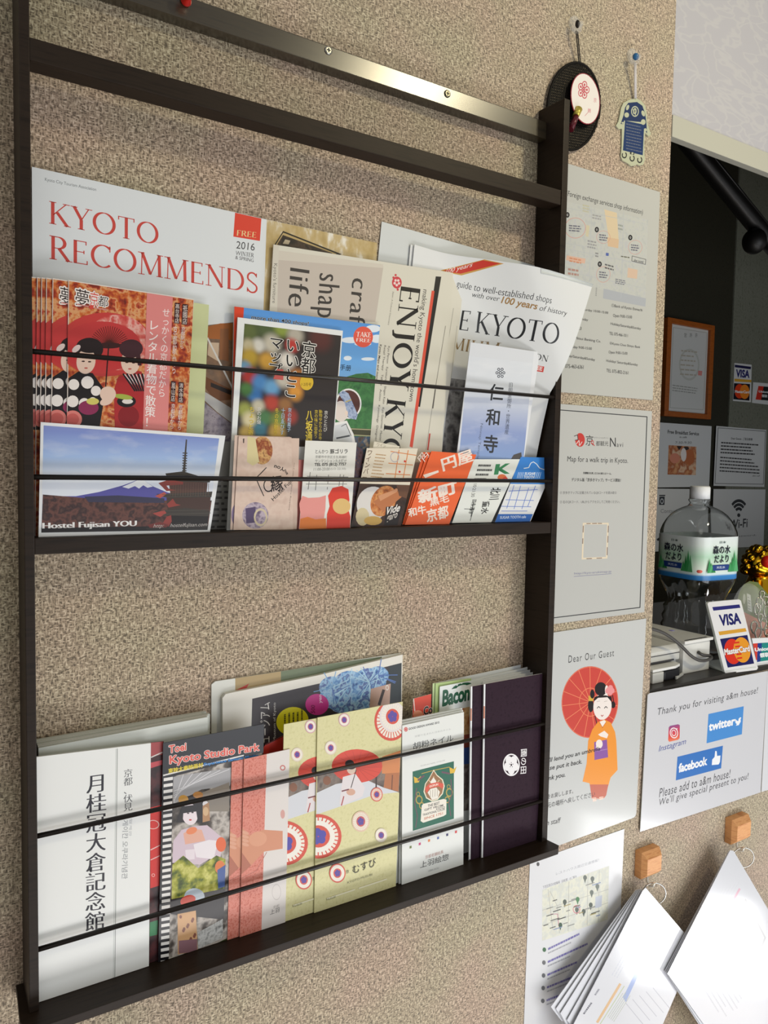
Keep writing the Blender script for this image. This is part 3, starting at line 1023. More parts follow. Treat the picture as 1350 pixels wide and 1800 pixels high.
# pale green leaflet, then the fan of kimono leaflets
g = lean(-0.0175, ZU, 0.020)
p = Paper(g, [c3((800, 204)), c3((992, 232)), down(c3((992, 232)), c3((965, 835)), ZU, g), W(-0.415, ZU)], 0.001, 'CDD3A0', 'C0C694')
p.build('leaflet', 'plain pale green leaflet sticking out behind the kimono leaflets', 'leaflet')

g = lean(-0.0285, ZU, 0.018)
p = Paper(g, [c3((325, 114)), c3((920, 205)), down(c3((920, 205)), c3((885, 830)), ZU, g), down(c3((325, 114)), c3((317, 800)), ZU, g)], 0.0007, 'E9DFD6', 'ECE2DA', 0.3)
autumn = texmat('autumn_leaves_photo', ['6E2014', 'A8381C', 'CC6A2C', 'E0A670', 'B84424', '7E2616'], 130, 5)
p.poly(c3((328, 119), (918, 209), (870, 1330), (316, 1330)), autumn)
p.ell(c3((500, 420)), 225 / 2.7, 152 / 2.7, 'C8403C')
p.ell(c3((560, 410)), 150 / 2.7, 132 / 2.7, texmat('umbrella_lace', ['C8403C', 'D86A60', 'E8B0A4', 'CC4A44'], 140, 2), rot=8)
p.ell(c3((480, 430)), 190 / 2.7, 120 / 2.7, 'C63C3C')
for k in range(26):
    a = math.radians(180 + 180 * k / 25)
    p.line([c3((518, 425)), c3((518 + 92 * math.cos(a), 425 + 92 * math.sin(a)))], 1.0, '4A1C14')
p.ell(c3((518, 425)), 60 / 2.7, 14 / 2.7, '3A1A18')
p.line(c3((516, 420), (500, 640)), 2.2, '2E1614')
# two women in kimono
SKIN = 'EACBB8'
p.poly(c3((325, 580), (372, 548), (440, 556), (500, 640), (470, 830), (318, 830)), '1D1618')
for cx, cy, r in ((350, 610, 26), (415, 600, 30), (345, 690, 28), (400, 700, 26), (455, 640, 24), (350, 770, 26), (440, 690, 20)):
    p.ell(c3((cx, cy)), r / 2.7, r / 2.7, 'F0E8E2', n=16)
p.ell(c3((420, 720)), 48 / 2.7, 34 / 2.7, '8E2C56'); p.ell(c3((440, 690)), 30 / 2.7, 16 / 2.7, 'D8CE6A')
p.ell(c3((424, 442)), 66 / 2.7, 54 / 2.7, '261A1A')
p.ell(c3((408, 500)), 45 / 2.7, 60 / 2.7, SKIN, rot=8); p.ell(c3((424, 425)), 60 / 2.7, 36 / 2.7, '261A1A')
p.ell(c3((362, 440)), 9, 5, 'E8D4D0', rot=-40, n=12)
p.poly(c3((560, 575), (630, 545), (672, 548), (690, 640), (675, 830), (545, 830), (540, 640)), 'B02A2C')
for k in range(6):
    p.line(c3((585 + 18 * k, 560), (640 + 10 * k, 640)), 3, '1D1618'); p.line(c3((592 + 18 * k, 562), (650 + 10 * k, 636)), 1.4, 'F0E8E2')
p.ell(c3((610, 760)), 50 / 2.7, 50 / 2.7, '8A1A20'); p.ell(c3((600, 690)), 45 / 2.7, 28 / 2.7, '1D1618'); p.ell(c3((605, 690)), 26 / 2.7, 12 / 2.7, 'E8E0DA')
p.ell(c3((585, 668)), 45 / 2.7, 12 / 2.7, 'A8B44A', rot=8)
p.ell(c3((618, 505)), 44 / 2.7, 56 / 2.7, SKIN, rot=-6); p.ell(c3((622, 440)), 56 / 2.7, 44 / 2.7, '44242A')
p.poly(c3((575, 440), (660, 430), (672, 520), (655, 520), (640, 462), (590, 470)), '44242A')
p.ell(c3((512, 655)), 38 / 2.7, 36 / 2.7, SKIN); p.ell(c3((505, 690)), 32 / 2.7, 18 / 2.7, SKIN, rot=-20)
for sx_, sy_ in ((395, 500), (425, 502), (602, 505), (634, 507)):
    p.ell(c3((sx_, sy_)), 3, 1.3, '3A2422', n=10)
p.ell(c3((408, 532)), 3.2, 1.3, 'C2564C', n=10); p.ell(c3((616, 536)), 3.2, 1.3, 'C2564C', n=10)
p.ell(c3((345, 775)), 44 / 2.7, 42 / 2.7, 'DC7E76'); p.ell(c3((345, 775)), 30 / 2.7, 28 / 2.7, 'C85E58')
p.ell(c3((740, 720)), 40 / 2.7, 60 / 2.7, 'E0A8A0')
p.poly(c3((697, 176), (820, 194), (795, 840), (678, 840)), 'E28A86')
p.vtext('せっかくの京都だから', c3((772, 245)), c3((808, 250)), c3((748, 668)), 'FBF0EC')
p.vtext('レンタル着物で散策！', c3((705, 300)), c3((755, 306)), c3((684, 812)), 'FBF0EC', 0.01)
for a, t in (((830, 222, 24, 100), '高台寺店'), ((866, 228, 26, 100), '祇園店'), ((812, 594, 22, 100), '嵐山店'), ((848, 598, 24, 100), '清水寺店')):
    x0, y0, w, h = a
    p.poly(c3((x0, y0), (x0 + w, y0 + 3), (x0 + w - 4, y0 + h), (x0 - 4, y0 + h - 3)), '35181A')
    p.vtext(t, c3((x0 + 2, y0 + 4)), c3((x0 + w - 2, y0 + 6)), c3((x0 - 1, y0 + h - 4)), 'F0E0D8')
for x0, y0, y1 in ((822, 330, 560), (860, 335, 440), (812, 700, 820), (848, 705, 825)):
    p.vtext('京都駅から徒歩'[:5], c3((x0, y0)), c3((x0 + 20, y0 + 2)), c3((x0 - 8, y1)), 'F4E6DE')
p.text('夢', c3((356, 232)), c3((420, 246)), c3((360, 152)), '2A1A18', halo='F6EEE8', hw=0.09)
p.text('京', c3((426, 236)), c3((465, 244)), c3((428, 166)), 'D84A40', halo='F6EEE8', hw=0.09)
p.text('都', c3((466, 236)), c3((512, 246)), c3((468, 186)), '2A1A18', halo='F6EEE8', hw=0.09)
p.ell(c3((433, 243)), 4, 4, 'D84A40', n=12)
p.line(c3((365, 230), (420, 240)), 2, 'D8908A'); p.line(c3((445, 246), (505, 256)), 2, 'D8908A')
k0 = p.build('kimono_leaflet', 'front kimono rental leaflet in full view with two women under a red umbrella', 'leaflet', 'kimono leaflets fanned out on the left of the upper shelf')
x_front = unproj(*c3((325, 114)), g)[0]
names = ['kimono leaflet second from the front, its left strip showing a head', 'kimono leaflet third from the front, a narrow strip visible',
         'kimono leaflet fourth from the front, a narrow strip visible', 'kimono leaflet just in front of the rearmost, thin strip visible',
         'rearmost kimono leaflet, tight against the left side panel']
for i, (lx, ly) in enumerate(((250, 107), (220, 106), (197, 105), (176, 103), (146, 101))):
    xx = unproj(*c3((lx, ly)), lambda a, c, i=i: g(a, c) + 0.0013 * (i + 1))[0]
    copy_thing(k0, xx - x_front, 0.0013 * (i + 1), 0.0, names[i])

# postcard with mountain and pagoda
g = lean(-0.0375, ZU, 0.055)
p = Paper(g, [c3((193, 788)), c3((1070, 853)), down(c3((1070, 853)), c3((998, 1300)), ZU + .0003, g), down(c3((193, 788)), c3((183, 1322)), ZU + .0003, g)], 0.0008, 'EEF0F2', 'E2E4E4', 0.3)
sk2 = gradmat('printed_dawn_sky', 0.02, 0.108, [(0.35, 'E4EAF4'), (0.55, 'A9C4EE'), (0.8, '8496D4'), (1, '9090BE')], 0.3, 0.35)
p.poly(c3((207, 804), (1040, 866), (985, 1298), (196, 1311)), sk2)
p.poly(c3((203, 1140), (360, 1140), (470, 1120), (585, 1088), (655, 1062), (680, 1064), (730, 1095), (790, 1120), (860, 1140), (860, 1180), (203, 1180)), '5B58A4')
p.poly(c3((580, 1096), (640, 1070), (655, 1062), (680, 1064), (726, 1094), (700, 1100), (680, 1088), (660, 1104), (640, 1092), (610, 1104)), 'EEF0F4')
p.poly(c3((203, 1132), (420, 1150), (700, 1160), (1005, 1160), (985, 1300), (196, 1312)), texmat('brown_forest_photo', ['2C2224', '4A3230', '6E4840', '3A2A2C', '59403A'], 110, 5))
p.poly(c3((400, 1142), (560, 1136), (780, 1150), (780, 1172), (420, 1168)), '3C3A52')
p.poly(c3((196, 1290), (985, 1280), (985, 1300), (196, 1313)), '1C1416')
# pagoda
PG = '403A34'
p.poly(c3((882, 870), (888, 872), (878, 1040), (866, 1038)), '4A4440')
for k in range(8):
    p.line(c3((868 - k * .3, 935 + 12 * k), (888 - k * .6, 936 + 12 * k)), 2, '4A4440')
p.poly(c3((785, 1032), (870, 1022), (1000, 1062), (995, 1075), (800, 1070)), '3E3832')
p.poly(c3((800, 1068), (985, 1075), (978, 1150), (810, 1140)), '5A4038')
p.poly(c3((740, 1130), (1008, 1118), (1003, 1145), (800, 1150)), PG)
p.poly(c3((790, 1148), (1000, 1145), (992, 1215), (795, 1205)), '4A352E')
p.poly(c3((730, 1212), (880, 1195), (995, 1210), (990, 1235), (770, 1232)), PG)
p.poly(c3((800, 1232), (990, 1235), (984, 1290), (800, 1290)), '1E1816')
p.poly(c3((690, 1290), (850, 1265), (985, 1278), (985, 1296), (700, 1300)), '2E2824')
for q_, c in ((((752, 1078), (800, 1062), (870, 1072), (868, 1084), (790, 1090), (800, 1104), (835, 1112), (790, 1116)), '8E4038'), (((735, 1140), (780, 1120), (790, 1130), (760, 1150)), 'B8564C'), (((792, 1178), (820, 1152), (835, 1176), (858, 1182), (800, 1194)), '964038'),
              (((724, 1222), (780, 1206), (790, 1220), (760, 1238)), 'A84A42'), (((772, 1268), (792, 1236), (812, 1230), (815, 1260), (800, 1285)), '943E38'), (((700, 1276), (760, 1262), (800, 1276), (790, 1288), (710, 1290)), '7A3430')):
    p.poly(c3(*q_), c)
for k in range(16):
    p.line(c3((810 + 12 * k, 1078), (808 + 12 * k, 1136 + (k % 3) * 3)), .7, '6E5448')
for y_ in (1126, 1138, 1204, 1220): p.line(c3((770, y_ + 6), (1000, y_)), .7, '5A544C')
p.text('Hostel Fujisan YOU', c3((203, 1303)), c3((647, 1290)), c3((203, 1266)), 'F2F0EE', contrast=0.06, bold=0.02)
p.text('http:    hostelfujisan.com', c3((727, 1295)), c3((983, 1287)), c3((728, 1272)), 'CFC8C4', shear=0.3)
p.build('postcard', 'landscape postcard of a snow-capped mountain and red pagoda, bottom left of the upper shelf', 'card')

# temple pamphlet with a second copy behind it
g = lean(-0.0190, ZU, -0.090, -0.040, 0.0)
p = Paper(lambda x, z: g(x, z) + 0.0012, [c5((640, 716)), c5((992, 768)), down(c5((992, 768)), c5((912, 1330)), ZU, g), W(0.02, ZU)], 0.0008, 'E4E6EA', 'D8DADC', 0.3)
p.build('pamphlet', 'white edge of a temple pamphlet tucked behind the one with black brush characters', 'pamphlet')
p = Paper(g, [c5((602, 712)), c5((960, 764)), down(c5((960, 764)), c5((905, 1330)), ZU, g), down(c5((602, 712)), c5((526, 1330)), ZU, g)], 0.0008, 'DCDFE4', 'D0D3D8', 0.3)
sk3 = gradmat('printed_hazy_sky', 0.02, 0.165, [(0, '8FB4D8'), (0.35, '7E9CCC'), (0.62, '8B9CCB'), (0.85, 'C4CBDC'), (1, 'DCE0E6')], 0.3, 0.25)
p.poly(c5((590, 790), (950, 830), (900, 1420), (530, 1420)), sk3)
BK = '15161A'
for k in range(6):
    a = math.radians(60 * k)
    cx, cy = c5((770, 885))
    p.ell((cx + 6 * math.cos(a), cy + 7 * math.sin(a)), 2.6, 2.8, '3A3E48', n=10, hole=0.5)
p.ell(c5((770, 885)), 3, 3.2, '3A3E48', n=12, hole=0.5)
p.vtext('仁', c5((712, 945)), c5((795, 952)), c5((700, 1040)), BK, 0.03)
p.vtext('和', c5((694, 1085)), c5((775, 1092)), c5((685, 1180)), BK, 0.03)
p.vtext('寺', c5((680, 1232)), c5((762, 1239)), c5((668, 1335)), BK, 0.03)
p.vtext('旧御室御所・世界遺産', c5((818, 938)), c5((842, 940)), c5((792, 1232)), '3A4050')
p.text('Ninnaji Temple', c5((655, 1170)), c5((632, 1372)), c5((672, 1172)), '5A6680')
p.poly(c5((830, 1372), (845, 1348), (888, 1334), (892, 1372)), '4A4440')
p.build('pamphlet', 'sky-blue temple pamphlet with a column of black brush characters', 'pamphlet')

# ---- business cards standing along the lip of the upper shelf
CARDS = 'business cards along the front of the upper shelf'
def cardg(k): return lean(-0.0372 + 0.0012 * k, ZU, 0.07)
# dark and red cards peeping out between the others
g = cardg(5)
p = Paper(g, [c6((296, 192)), c6((338, 192)), c6((332, 458)), c6((290, 458))], 0.0004, 'C87A74', 'B86A64', 0.35)
p.build('business_card', 'rosy red card peeping out to the right of the pink hostel cards', 'card', CARDS)
g = cardg(5)
p = Paper(g, [c6((500, 132)), c6((562, 150)), c6((548, 448)), c6((490, 448))], 0.0004, texmat('dark_card_print', ['2A2024', '5A3A3C', '3A3A50', '8A5A40'], 160, 3), '3A3034', 0.35)
p.build('business_card', 'dark patterned card showing between the pig card and the food card', 'card', CARDS)
PINK = 'E0C6B6'
for i, (dx0, dx1, dy, lab) in enumerate(((12, 30, 4, 'rearmost pink hostel card, sticking out furthest right'), (-4, -6, -2, 'pink hostel card second from the front of its three'), )):
    g = cardg(4 - i)
    p = Paper(g, [c6((75 + dx0, 100 + dy)), c6((288 + dx1, 106 + dy)), c6((291 + dx1 * .6, 459)), c6((58 + dx0, 460))], 0.0004, PINK, 'CFB4A4')
    if i == 1:
        p.ell(c6((92, 404)), 34 / 2.177, 52 / 2.177, '8A7898')
    p.build('business_card', lab, 'card', CARDS)
g = cardg(2)
p = Paper(g, [c6((86, 102)), c6((288, 106)), c6((295, 459)), c6((66, 461))], 0.0004, texmat('pink_card_stock', ['DCC0B0', 'E4CCBC', 'D8BCAC'], 90, 2), 'CFB4A4')
p.ell(c6((176, 156)), 40 / 2.177, 54 / 2.177, texmat('trees_photo', ['C88A50', '8E3A22', 'E0B070', '6A2A1A'], 120, 4))
p.poly(c6((120, 100), (150, 110), (165, 200), (140, 215), (118, 200)), 'E2D4A0')
p.ell(c6((150, 405)), 50 / 2.177, 51 / 2.177, texmat('street_photo', ['6A5A7A', 'C8B8C4', '8A7890', '4A3A50'], 120, 3))
p.poly(c6((112, 378), (150, 372), (152, 432), (115, 436)), '57466A'); p.ell(c6((170, 412)), 12, 16, 'D8C8A8', n=16, hole=0.75)
p.line(c6((192, 222), (170, 245), (152, 262), (168, 300), (182, 330)), 1.6, '2E2422')
p.ell(c6((200, 290)), 9, 12, '2E2422', n=14, hole=0.8)
p.text('縁', c6((210, 316)), c6((256, 310)), c6((208, 256)), '2A201E', 0.02)
p.text('Hostel Fuji', c6((222, 354)), c6((292, 282)), c6((210, 340)), '2A201E', 0.01)
p.text('You', c6((262, 222)), c6((224, 212)), c6((258, 236)), '2A201E', 0.02)
p.text('and', c6((275, 246)), c6((266, 228)), c6((266, 252)), '2A201E', 0.02)
p.text('booking hostel fujisan you', c6((282, 385)), c6((302, 205)), c6((276, 384)), '8A7468')
p.poly(c6((102, 112), (108, 110), (107, 128), (103, 128)), '5A4A44')
p.build('business_card', 'front pink hostel card with two round photos', 'card', CARDS)

g = cardg(2)
p = Paper(g, [c6((342, 118)), c6((538, 126)), c6((513, 453)), c6((317, 457))], 0.0006, 'EEEDE6', 'DAD9D2')
p.text('とんかつ', c6((380, 168)), c6((428, 168)), c6((380, 153)), '3A3836', 0.01)
p.text('豚ゴリラ', c6((436, 169)), c6((503, 168)), c6((436, 151)), '1E1C1A', 0.03)
p.text('京都市中京区壬生高樋町', c6((379, 186)), c6((500, 187)), c6((380, 175)), '6A6864')
p.text('サンマンション丸太町1F', c6((378, 203)), c6((498, 202)), c6((379, 190)), '6A6864')
p.text('TEL 075 (812) 7757', c6((376, 219)), c6((497, 217)), c6((377, 205)), '2A2826', 0.03)
p.text('11:00-23:00', c6((373, 234)), c6((434, 233)), c6((374, 223)), '7A7874')
p.text('(LO 22:30)', c6((438, 233)), c6((496, 232)), c6((438, 223)), '9A9894')
for a in (((348, 255), (505, 258)), ((344, 285), (500, 285)), ((360, 240), (352, 305)), ((385, 250), (380, 308)), ((430, 250), (425, 305)), ((475, 248), (470, 292)), ((488, 250), (484, 300))):
    p.line([c6(a[0]), c6(a[1])], 1.0, '6A6864')
p.poly(c6((385, 286), (428, 286), (427, 296), (384, 296)), 'EEEDE6')
pk = [(330, 330), (352, 338), (395, 336), (420, 328), (418, 380), (412, 420), (420, 456), (316, 456), (322, 400), (318, 360)]
p.poly(c6(*pk), 'EE9C94', False)
p.poly(c6((318, 456), (322, 418), (350, 410), (380, 420), (420, 416), (422, 456)), 'EC8438')
p.poly(c6((428, 330), (445, 300), (480, 292), (506, 305), (510, 345), (505, 380), (514, 410), (512, 452), (422, 455), (424, 400), (434, 370)), 'E2402C')
p.ell(c6((480, 370)), 34 / 2.177, 30 / 2.177, 'E8C27C')
p.build('business_card', 'white restaurant card with black phone number and pink and red blocks', 'card', CARDS)

g = cardg(3)
p = Paper(g, [c6((604, 122)), c6((702, 140)), c6((690, 455)), c6((560, 455))], 0.0004, 'E4DCC8', 'D4CCB8')
p.text('ワイン', c6((614, 140)), c6((648, 146)), c6((616, 128)), '8A7A60')
p.build('business_card', 'cream card slipped behind the food photo card', 'card', CARDS)
g = cardg(2)
p = Paper(g, [c6((577, 147)), c6((772, 149)), c6((706, 447)), c6((517, 449))], 0.0006, 'EADFCB', 'D8CDB8')
p.vtext('ワインバー', c6((580, 152)), c6((600, 154)), c6((556, 270)), '6A4A34', 0.01)
p.greek(c6((612, 165)), c6((660, 170)), c6((590, 262)), 8, 'C09A6A', 0.3, 5)
MAPO = 'E08A4A'
for a in (((668, 160), (765, 175)), ((660, 205), (752, 212)), ((650, 245), (742, 250)), ((700, 155), (684, 262)), ((735, 156), (716, 262))):
    p.line([c6(a[0]), c6(a[1])], 1.4, MAPO)
p.ell(c6((684, 182)), 8, 9, 'B8B4C0', n=16, hole=0.85); p.ell(c6((702, 238)), 2, 2, 'D83A2A', n=8); p.ell(c6((722, 198)), 2, 2, 'D83A2A', n=8)
p.poly(c6((548, 283), (742, 289), (706, 447), (517, 449)), texmat('dark_table_photo', ['2A1E18', '4A3024', '1E1614'], 60, 3))
p.ell(c6((598, 360)), 46 / 2.177 * 1.3, 66 / 2.177, 'E4DFDA', rot=20)
p.ell(c6((640, 350)), 46 / 2.177, 62 / 2.177, texmat('food_photo', ['8A4A22', 'C8743A', 'E0A060', 'A85A2A'], 130, 3), rot=28)
p.poly(c6((600, 352), (690, 300), (715, 330), (640, 392)), 'C0784A'); p.poly(c6((620, 330), (700, 300), (690, 316), (628, 350)), 'D89A70')
p.poly(c6((690, 290), (742, 289), (728, 340), (700, 330)), '6E4A34')
p.ell(c6((560, 410)), 12, 16, 'D8C9A0', n=14); p.ell(c6((600, 425)), 16, 8, 'D8B060', n=14)
p.poly(c6((650, 372), (712, 368), (694, 442), (642, 444)), '241A18')
p.text('Vide', c6((652, 402)), c6((702, 388)), c6((655, 374)), 'F2ECE6', 0.02, 0.3)
p.text('garo', c6((650, 436)), c6((692, 420)), c6((652, 410)), 'D8D0C8', 0.02, 0.3)
p.build('business_card', 'cream and dark card with a photo of roasted food on a plate', 'card', CARDS)

ORG = 'F0622E'
for i, (dx, lab) in enumerate(((-30, 'rear orange card, its left edge furthest out'), (-14, 'orange card in the middle of its three'))):
    g = cardg(4 - i)
    p = Paper(g, [c6((822 + dx, 163)), c6((960, 170)), c6((880, 440)), c6((722 + dx * .3, 440))], 0.0004, ORG, 'D8552A')
    p.text('円', c6((812 + dx, 200)), c6((808 + dx + 22, 178)), c6((800 + dx, 185)), 'F6E4D8', 0.02)
    p.build('business_card', lab, 'card', CARDS)
g = cardg(2)
p = Paper(g, [c6((824, 159)), c6((996, 172)), c6((892, 438)), c6((722, 441))], 0.0005, 'F26A36', 'D8552A')
WH = 'F8E8DC'
p.text('円屋', c6((870, 236)), c6((985, 196)), c6((860, 190)), WH, 0.04)
p.text('新町', c6((778, 360)), c6((922, 318)), c6((772, 312)), WH, 0.05)
p.text('和牛', c6((738, 412)), c6((805, 396)), c6((733, 380)), WH, 0.04)
p.text('黒毛', c6((820, 372)), c6((892, 352)), c6((816, 340)), WH, 0.03)
p.text('京都', c6((808, 432)), c6((890, 412)), c6((804, 384)), WH, 0.04)
p.poly(c6((792, 250), (850, 232), (852, 240), (800, 262)), WH)
p.build('business_card', 'front orange card with big white characters', 'card', CARDS)

g = cardg(2)
p = Paper(g, [c6((986, 190)), c6((1166, 190)), c6((1053, 431)), c6((903, 434))], 0.0005, 'E8EBE6', 'D0D3CE')
p.text('K', c6((1066, 250)), c6((1122, 246)), c6((1074, 208)), '3A8A5A', contrast=0.05)
p.ell(c6((1094, 260)), 8, 6, 'E07848', n=12); p.ell(c6((1106, 268)), 5, 5, 'D84A3A', n=10)
p.text('北川', c6((1052, 300)), c6((1044, 345)), c6((1090, 298)), '1E201E', 0.03)
p.text('童水', c6((1020, 352)), c6((1012, 400)), c6((1048, 350)), '1E201E', 0.03)
p.greek(c6((1006, 205)), c6((1068, 206)), c6((985, 275)), 4, '4A4C4A', 0.45, 6)
p.text('10:21:30', c6((985, 285)), c6((975, 335)), c6((998, 284)), '4A4C4A')
p.line(c6((950, 380), (985, 382), (972, 425)), 1, '3A3C3A'); p.line(c6((985, 350), (975, 410)), 1, '3A3C3A')
p.text('四条通', c6((980, 345)), c6((970, 385)), c6((998, 344)), '2A2C2A', 0.02)
p.text('烏丸', c6((980, 400)), c6((985, 380)), c6((965, 398)), '2A2C2A', 0.02)
p.build('business_card', 'white card with green K between the orange and the blue card', 'card', CARDS)

g = cardg(2)
p = Paper(g, [c6((1166, 181)), c6((1306, 185)), c6((1203, 428)), c6((1067, 431))], 0.0005, 'E6E8EA', 'C8CCD2')
p.poly(c6((1166, 181), (1306, 185), (1262, 286), (1118, 284)), '3C86D8')
p.line(c6((1178, 225), (1196, 222), (1204, 205), (1214, 200), (1226, 208), (1238, 224), (1262, 232)), 1.4, 'E8F0F8')
for i in range(4):
    p.line(c6((1158 + 6 * i, 240), (1152 + 6 * i, 262)), 0.9, 'D0E0F4'); p.line(c6((1222 + 7 * i, 240), (1216 + 7 * i, 262)), 0.9, 'D0E0F4')
p.text('SUGAR', c6((1180, 250)), c6((1220, 250)), c6((1182, 240)), 'E8F0F8', 0.03)
p.text('TOOTH', c6((1176, 263)), c6((1216, 263)), c6((1178, 253)), 'E8F0F8', 0.03)
MB_ = '5A7CD0'
for a in (((1120, 312), (1230, 306)), ((1108, 345), (1215, 348)), ((1090, 370), (1205, 372)), ((1140, 290), (1112, 378)), ((1165, 292), (1140, 380)), ((1196, 300), (1170, 380)), ((1222, 292), (1192, 372)), ((1092, 388), (1190, 388))):
    p.line([c6(a[0]), c6(a[1])], 1.0, MB_)
p.poly(c6((1078, 400), (1212, 400), (1200, 430), (1062, 432)), '2F6CC4')
p.text('SUGAR TOOTH cafe', c6((1086, 418)), c6((1185, 415)), c6((1087, 408)), 'D8E4F4', 0.02)
p.build('business_card', 'blue-topped card with a small map, rightmost on the upper shelf', 'card', CARDS)

# ------------------------------------------------------------------ lower shelf, back to front
d1, d2, d3 = CR(0, 1220, 3.103), CR(360, 1120, 3.2143), CR(680, 1140, 3.9125)
ZB = ZL + 0.0004

# folded museum newspapers leaning on the wallpaper
g = lean(-0.0035, ZB, 0.004)
p = Paper(g, [d2((38, 268)), d2((60, 250)), d2((1105, 90)), W(-0.098, ZB + .05), W(-0.325, ZB + .05)], 0.002, 'DCDCD4', 'D0D0C8')
p.poly(d2((172, 232), (430, 192), (430, 260), (172, 300)), 'B0986C')
p.poly(d2((430, 192), (640, 160), (1000, 110), (1000, 160), (430, 262)), '6E7A5E')
p.poly(d2((175, 300), (250, 262), (230, 300)), 'B8382C')
p.build('newspaper', 'white folded newspaper with a tan and green strip, rearmost on the lower shelf', 'newspaper')
g = lean(-0.0105, ZB, 0.012)
p = Paper(g, [d2((100, 345)), d2((118, 322)), d2((160, 312)), d2((640, 216)), d2((1118, 98)), d2((1112, 380)), W(-0.101, ZB + .01), W(-0.3130, ZB + .01)], 0.005, 'E8E4DA', 'DAD7CC')
p.poly(d2((268, 348), (690, 252), (1112, 145), (1106, 700), (255, 800)), '3A3438')
p.poly(d2((1040, 165), (1112, 145), (1106, 500), (1040, 500)), '2E363A')
fl = texmat('blue_blossom_photo', ['2E4A8A', '6A9AD0', 'A8CCE8', '4A5AA0', '86B8DC'], 130, 4)
rnd = random.Random(4)
for cx, cy, r in ((720, 285, 75), (820, 270, 95), (930, 255, 95), (780, 350, 95), (880, 340, 90), (980, 215, 60), (700, 350, 60)):
    p.ell(d2((cx, cy)), r / 3.2143, r * .85 / 3.2143, fl, n=18)
for k in range(34):
    a = rnd.uniform(0, 6.283); cx, cy = rnd.choice(((720, 285), (820, 270), (930, 255), (980, 215)))
    p.line([d2((cx, cy)), d2((cx + 108 * math.cos(a), cy + 92 * math.sin(a)))], 1.4, rnd.choice(('B8DCF0', '7AAAD8', '5A7ABC')))
p.poly(d2((938, 292), (1050, 262), (1044, 380), (930, 400)), 'C8A494')
p.line(d2((1010, 300), (985, 380)), 5, '3A2A26')
p.ell(d2((1030, 285)), 3, 5, 'E8E0D8', n=12, hole=0.6)
p.ell(d2((495, 475)), 92 / 3.2143, 80 / 3.2143, 'D8CE1E', rot=-14)
p.ell(d2((634, 380)), 66 / 3.2143, 60 / 3.2143, 'C8348C')
p.text('500', d2((622, 430)), d2((622, 385)), d2((600, 428)), '7A1A50', 0.02)
p.text('yen', d2((665, 372)), d2((665, 325)), d2((648, 372)), 'F0C0DC', 0.02)
p.text('ミュージアム', d2((368, 640)), d2((368, 366)), d2((312, 652)), 'D8D4D0')
p.text('The Museum of Kyoto', d2((404, 640)), d2((404, 368)), d2((386, 644)), 'C8C4C0')
p.greek(d2((440, 560)), d2((440, 430)), d2((560, 520)), 5, '4A481E', 0.4, 8)
p.build('newspaper', 'folded newspaper with a dark picture, blue blossoms, yellow and pink spots', 'newspaper')

# stack of white booklets behind the tall white one
for i in range(5):
    y = -0.0085 - 0.0042 * i
    g = lean(y, ZB, 0.004)
    zt0, zt1 = 1.2790 - 0.0004 * i, 1.2815
    x1 = (-0.332, -0.338, -0.331, -0.334, -0.336)[i]
    p = Paper(g, [W(-0.4895, zt0 + .001), W(x1, zt1), W(x1, ZB), W(-0.4895, ZB)], 0.0038, 'D3D6CE', ('CBCFC6', 'D6DAD2', 'C3C8BF', 'DADCD6', 'C9CEC6')[i])
    p.build('booklet', ['rearmost white booklet of the stack at the left end of the lower shelf', 'white booklet second from the wall in the left stack of the lower shelf',
                        'middle white booklet of the left stack on the lower shelf', 'white booklet second behind the big-character cover, lower shelf left',
                        'white booklet directly behind the big-character cover, lower shelf left'][i], 'booklet', 'white booklets stacked at the left of the lower shelf')

# red and black leaflets half hidden
g = lean(-0.0315, ZB, 0.004)
p = Paper(g, [d1((800, 268)), d1((893, 258)), W(-0.384, ZB), W(-0.412, ZB)], 0.0008, texmat('dark_red_print', ['1E1618', '3A2024', '5A2A2C', '241A1C'], 70, 3), '3A2426')
p.poly(d1((822, 262), (890, 258), (885, 330), (822, 340)), 'A84A4C'); p.line(d1((825, 345), (885, 318)), 2, 'E0D8D4')
p.poly(d1((820, 375), (884, 360), (884, 385), (820, 405)), 'C85058')
p.poly(d1((820, 620), (880, 605), (868, 1045), (820, 1060)), 'D8302A')
p.ell(d1((835, 712)), 11, 8, 'F0C8C0', hole=0.85); p.line(d1((822, 850), (872, 825)), 1.6, 'F0D0CC'); p.line(d1((822, 905), (870, 882)), 1.4, 'F0D0CC'); p.ell(d1((836, 988)), 3, 3, 'F0C8C0', n=10, hole=.7)
p.poly(d1((818, 1245), (862, 1232), (858, 1312), (816, 1322)), '3E8A5A')
p.build('leaflet', 'dark red leaflet showing as a strip between white booklet and film-strip leaflet', 'leaflet')
g = lean(-0.0225, ZB, 0.003)
p = Paper(g, [d2((320, 640)), d2((345, 605)), d2((470, 545)), d2((480, 700)), W(-0.25, ZB + .01), W(-0.318, ZB + .01)], 0.0008, 'C83428', 'A82A22')
p.poly(d2((335, 590), (470, 520), (470, 548), (345, 610)), '16100F')
p.build('leaflet', 'red leaflet with black top edge tucked below the yellow spot of the newspaper', 'leaflet')

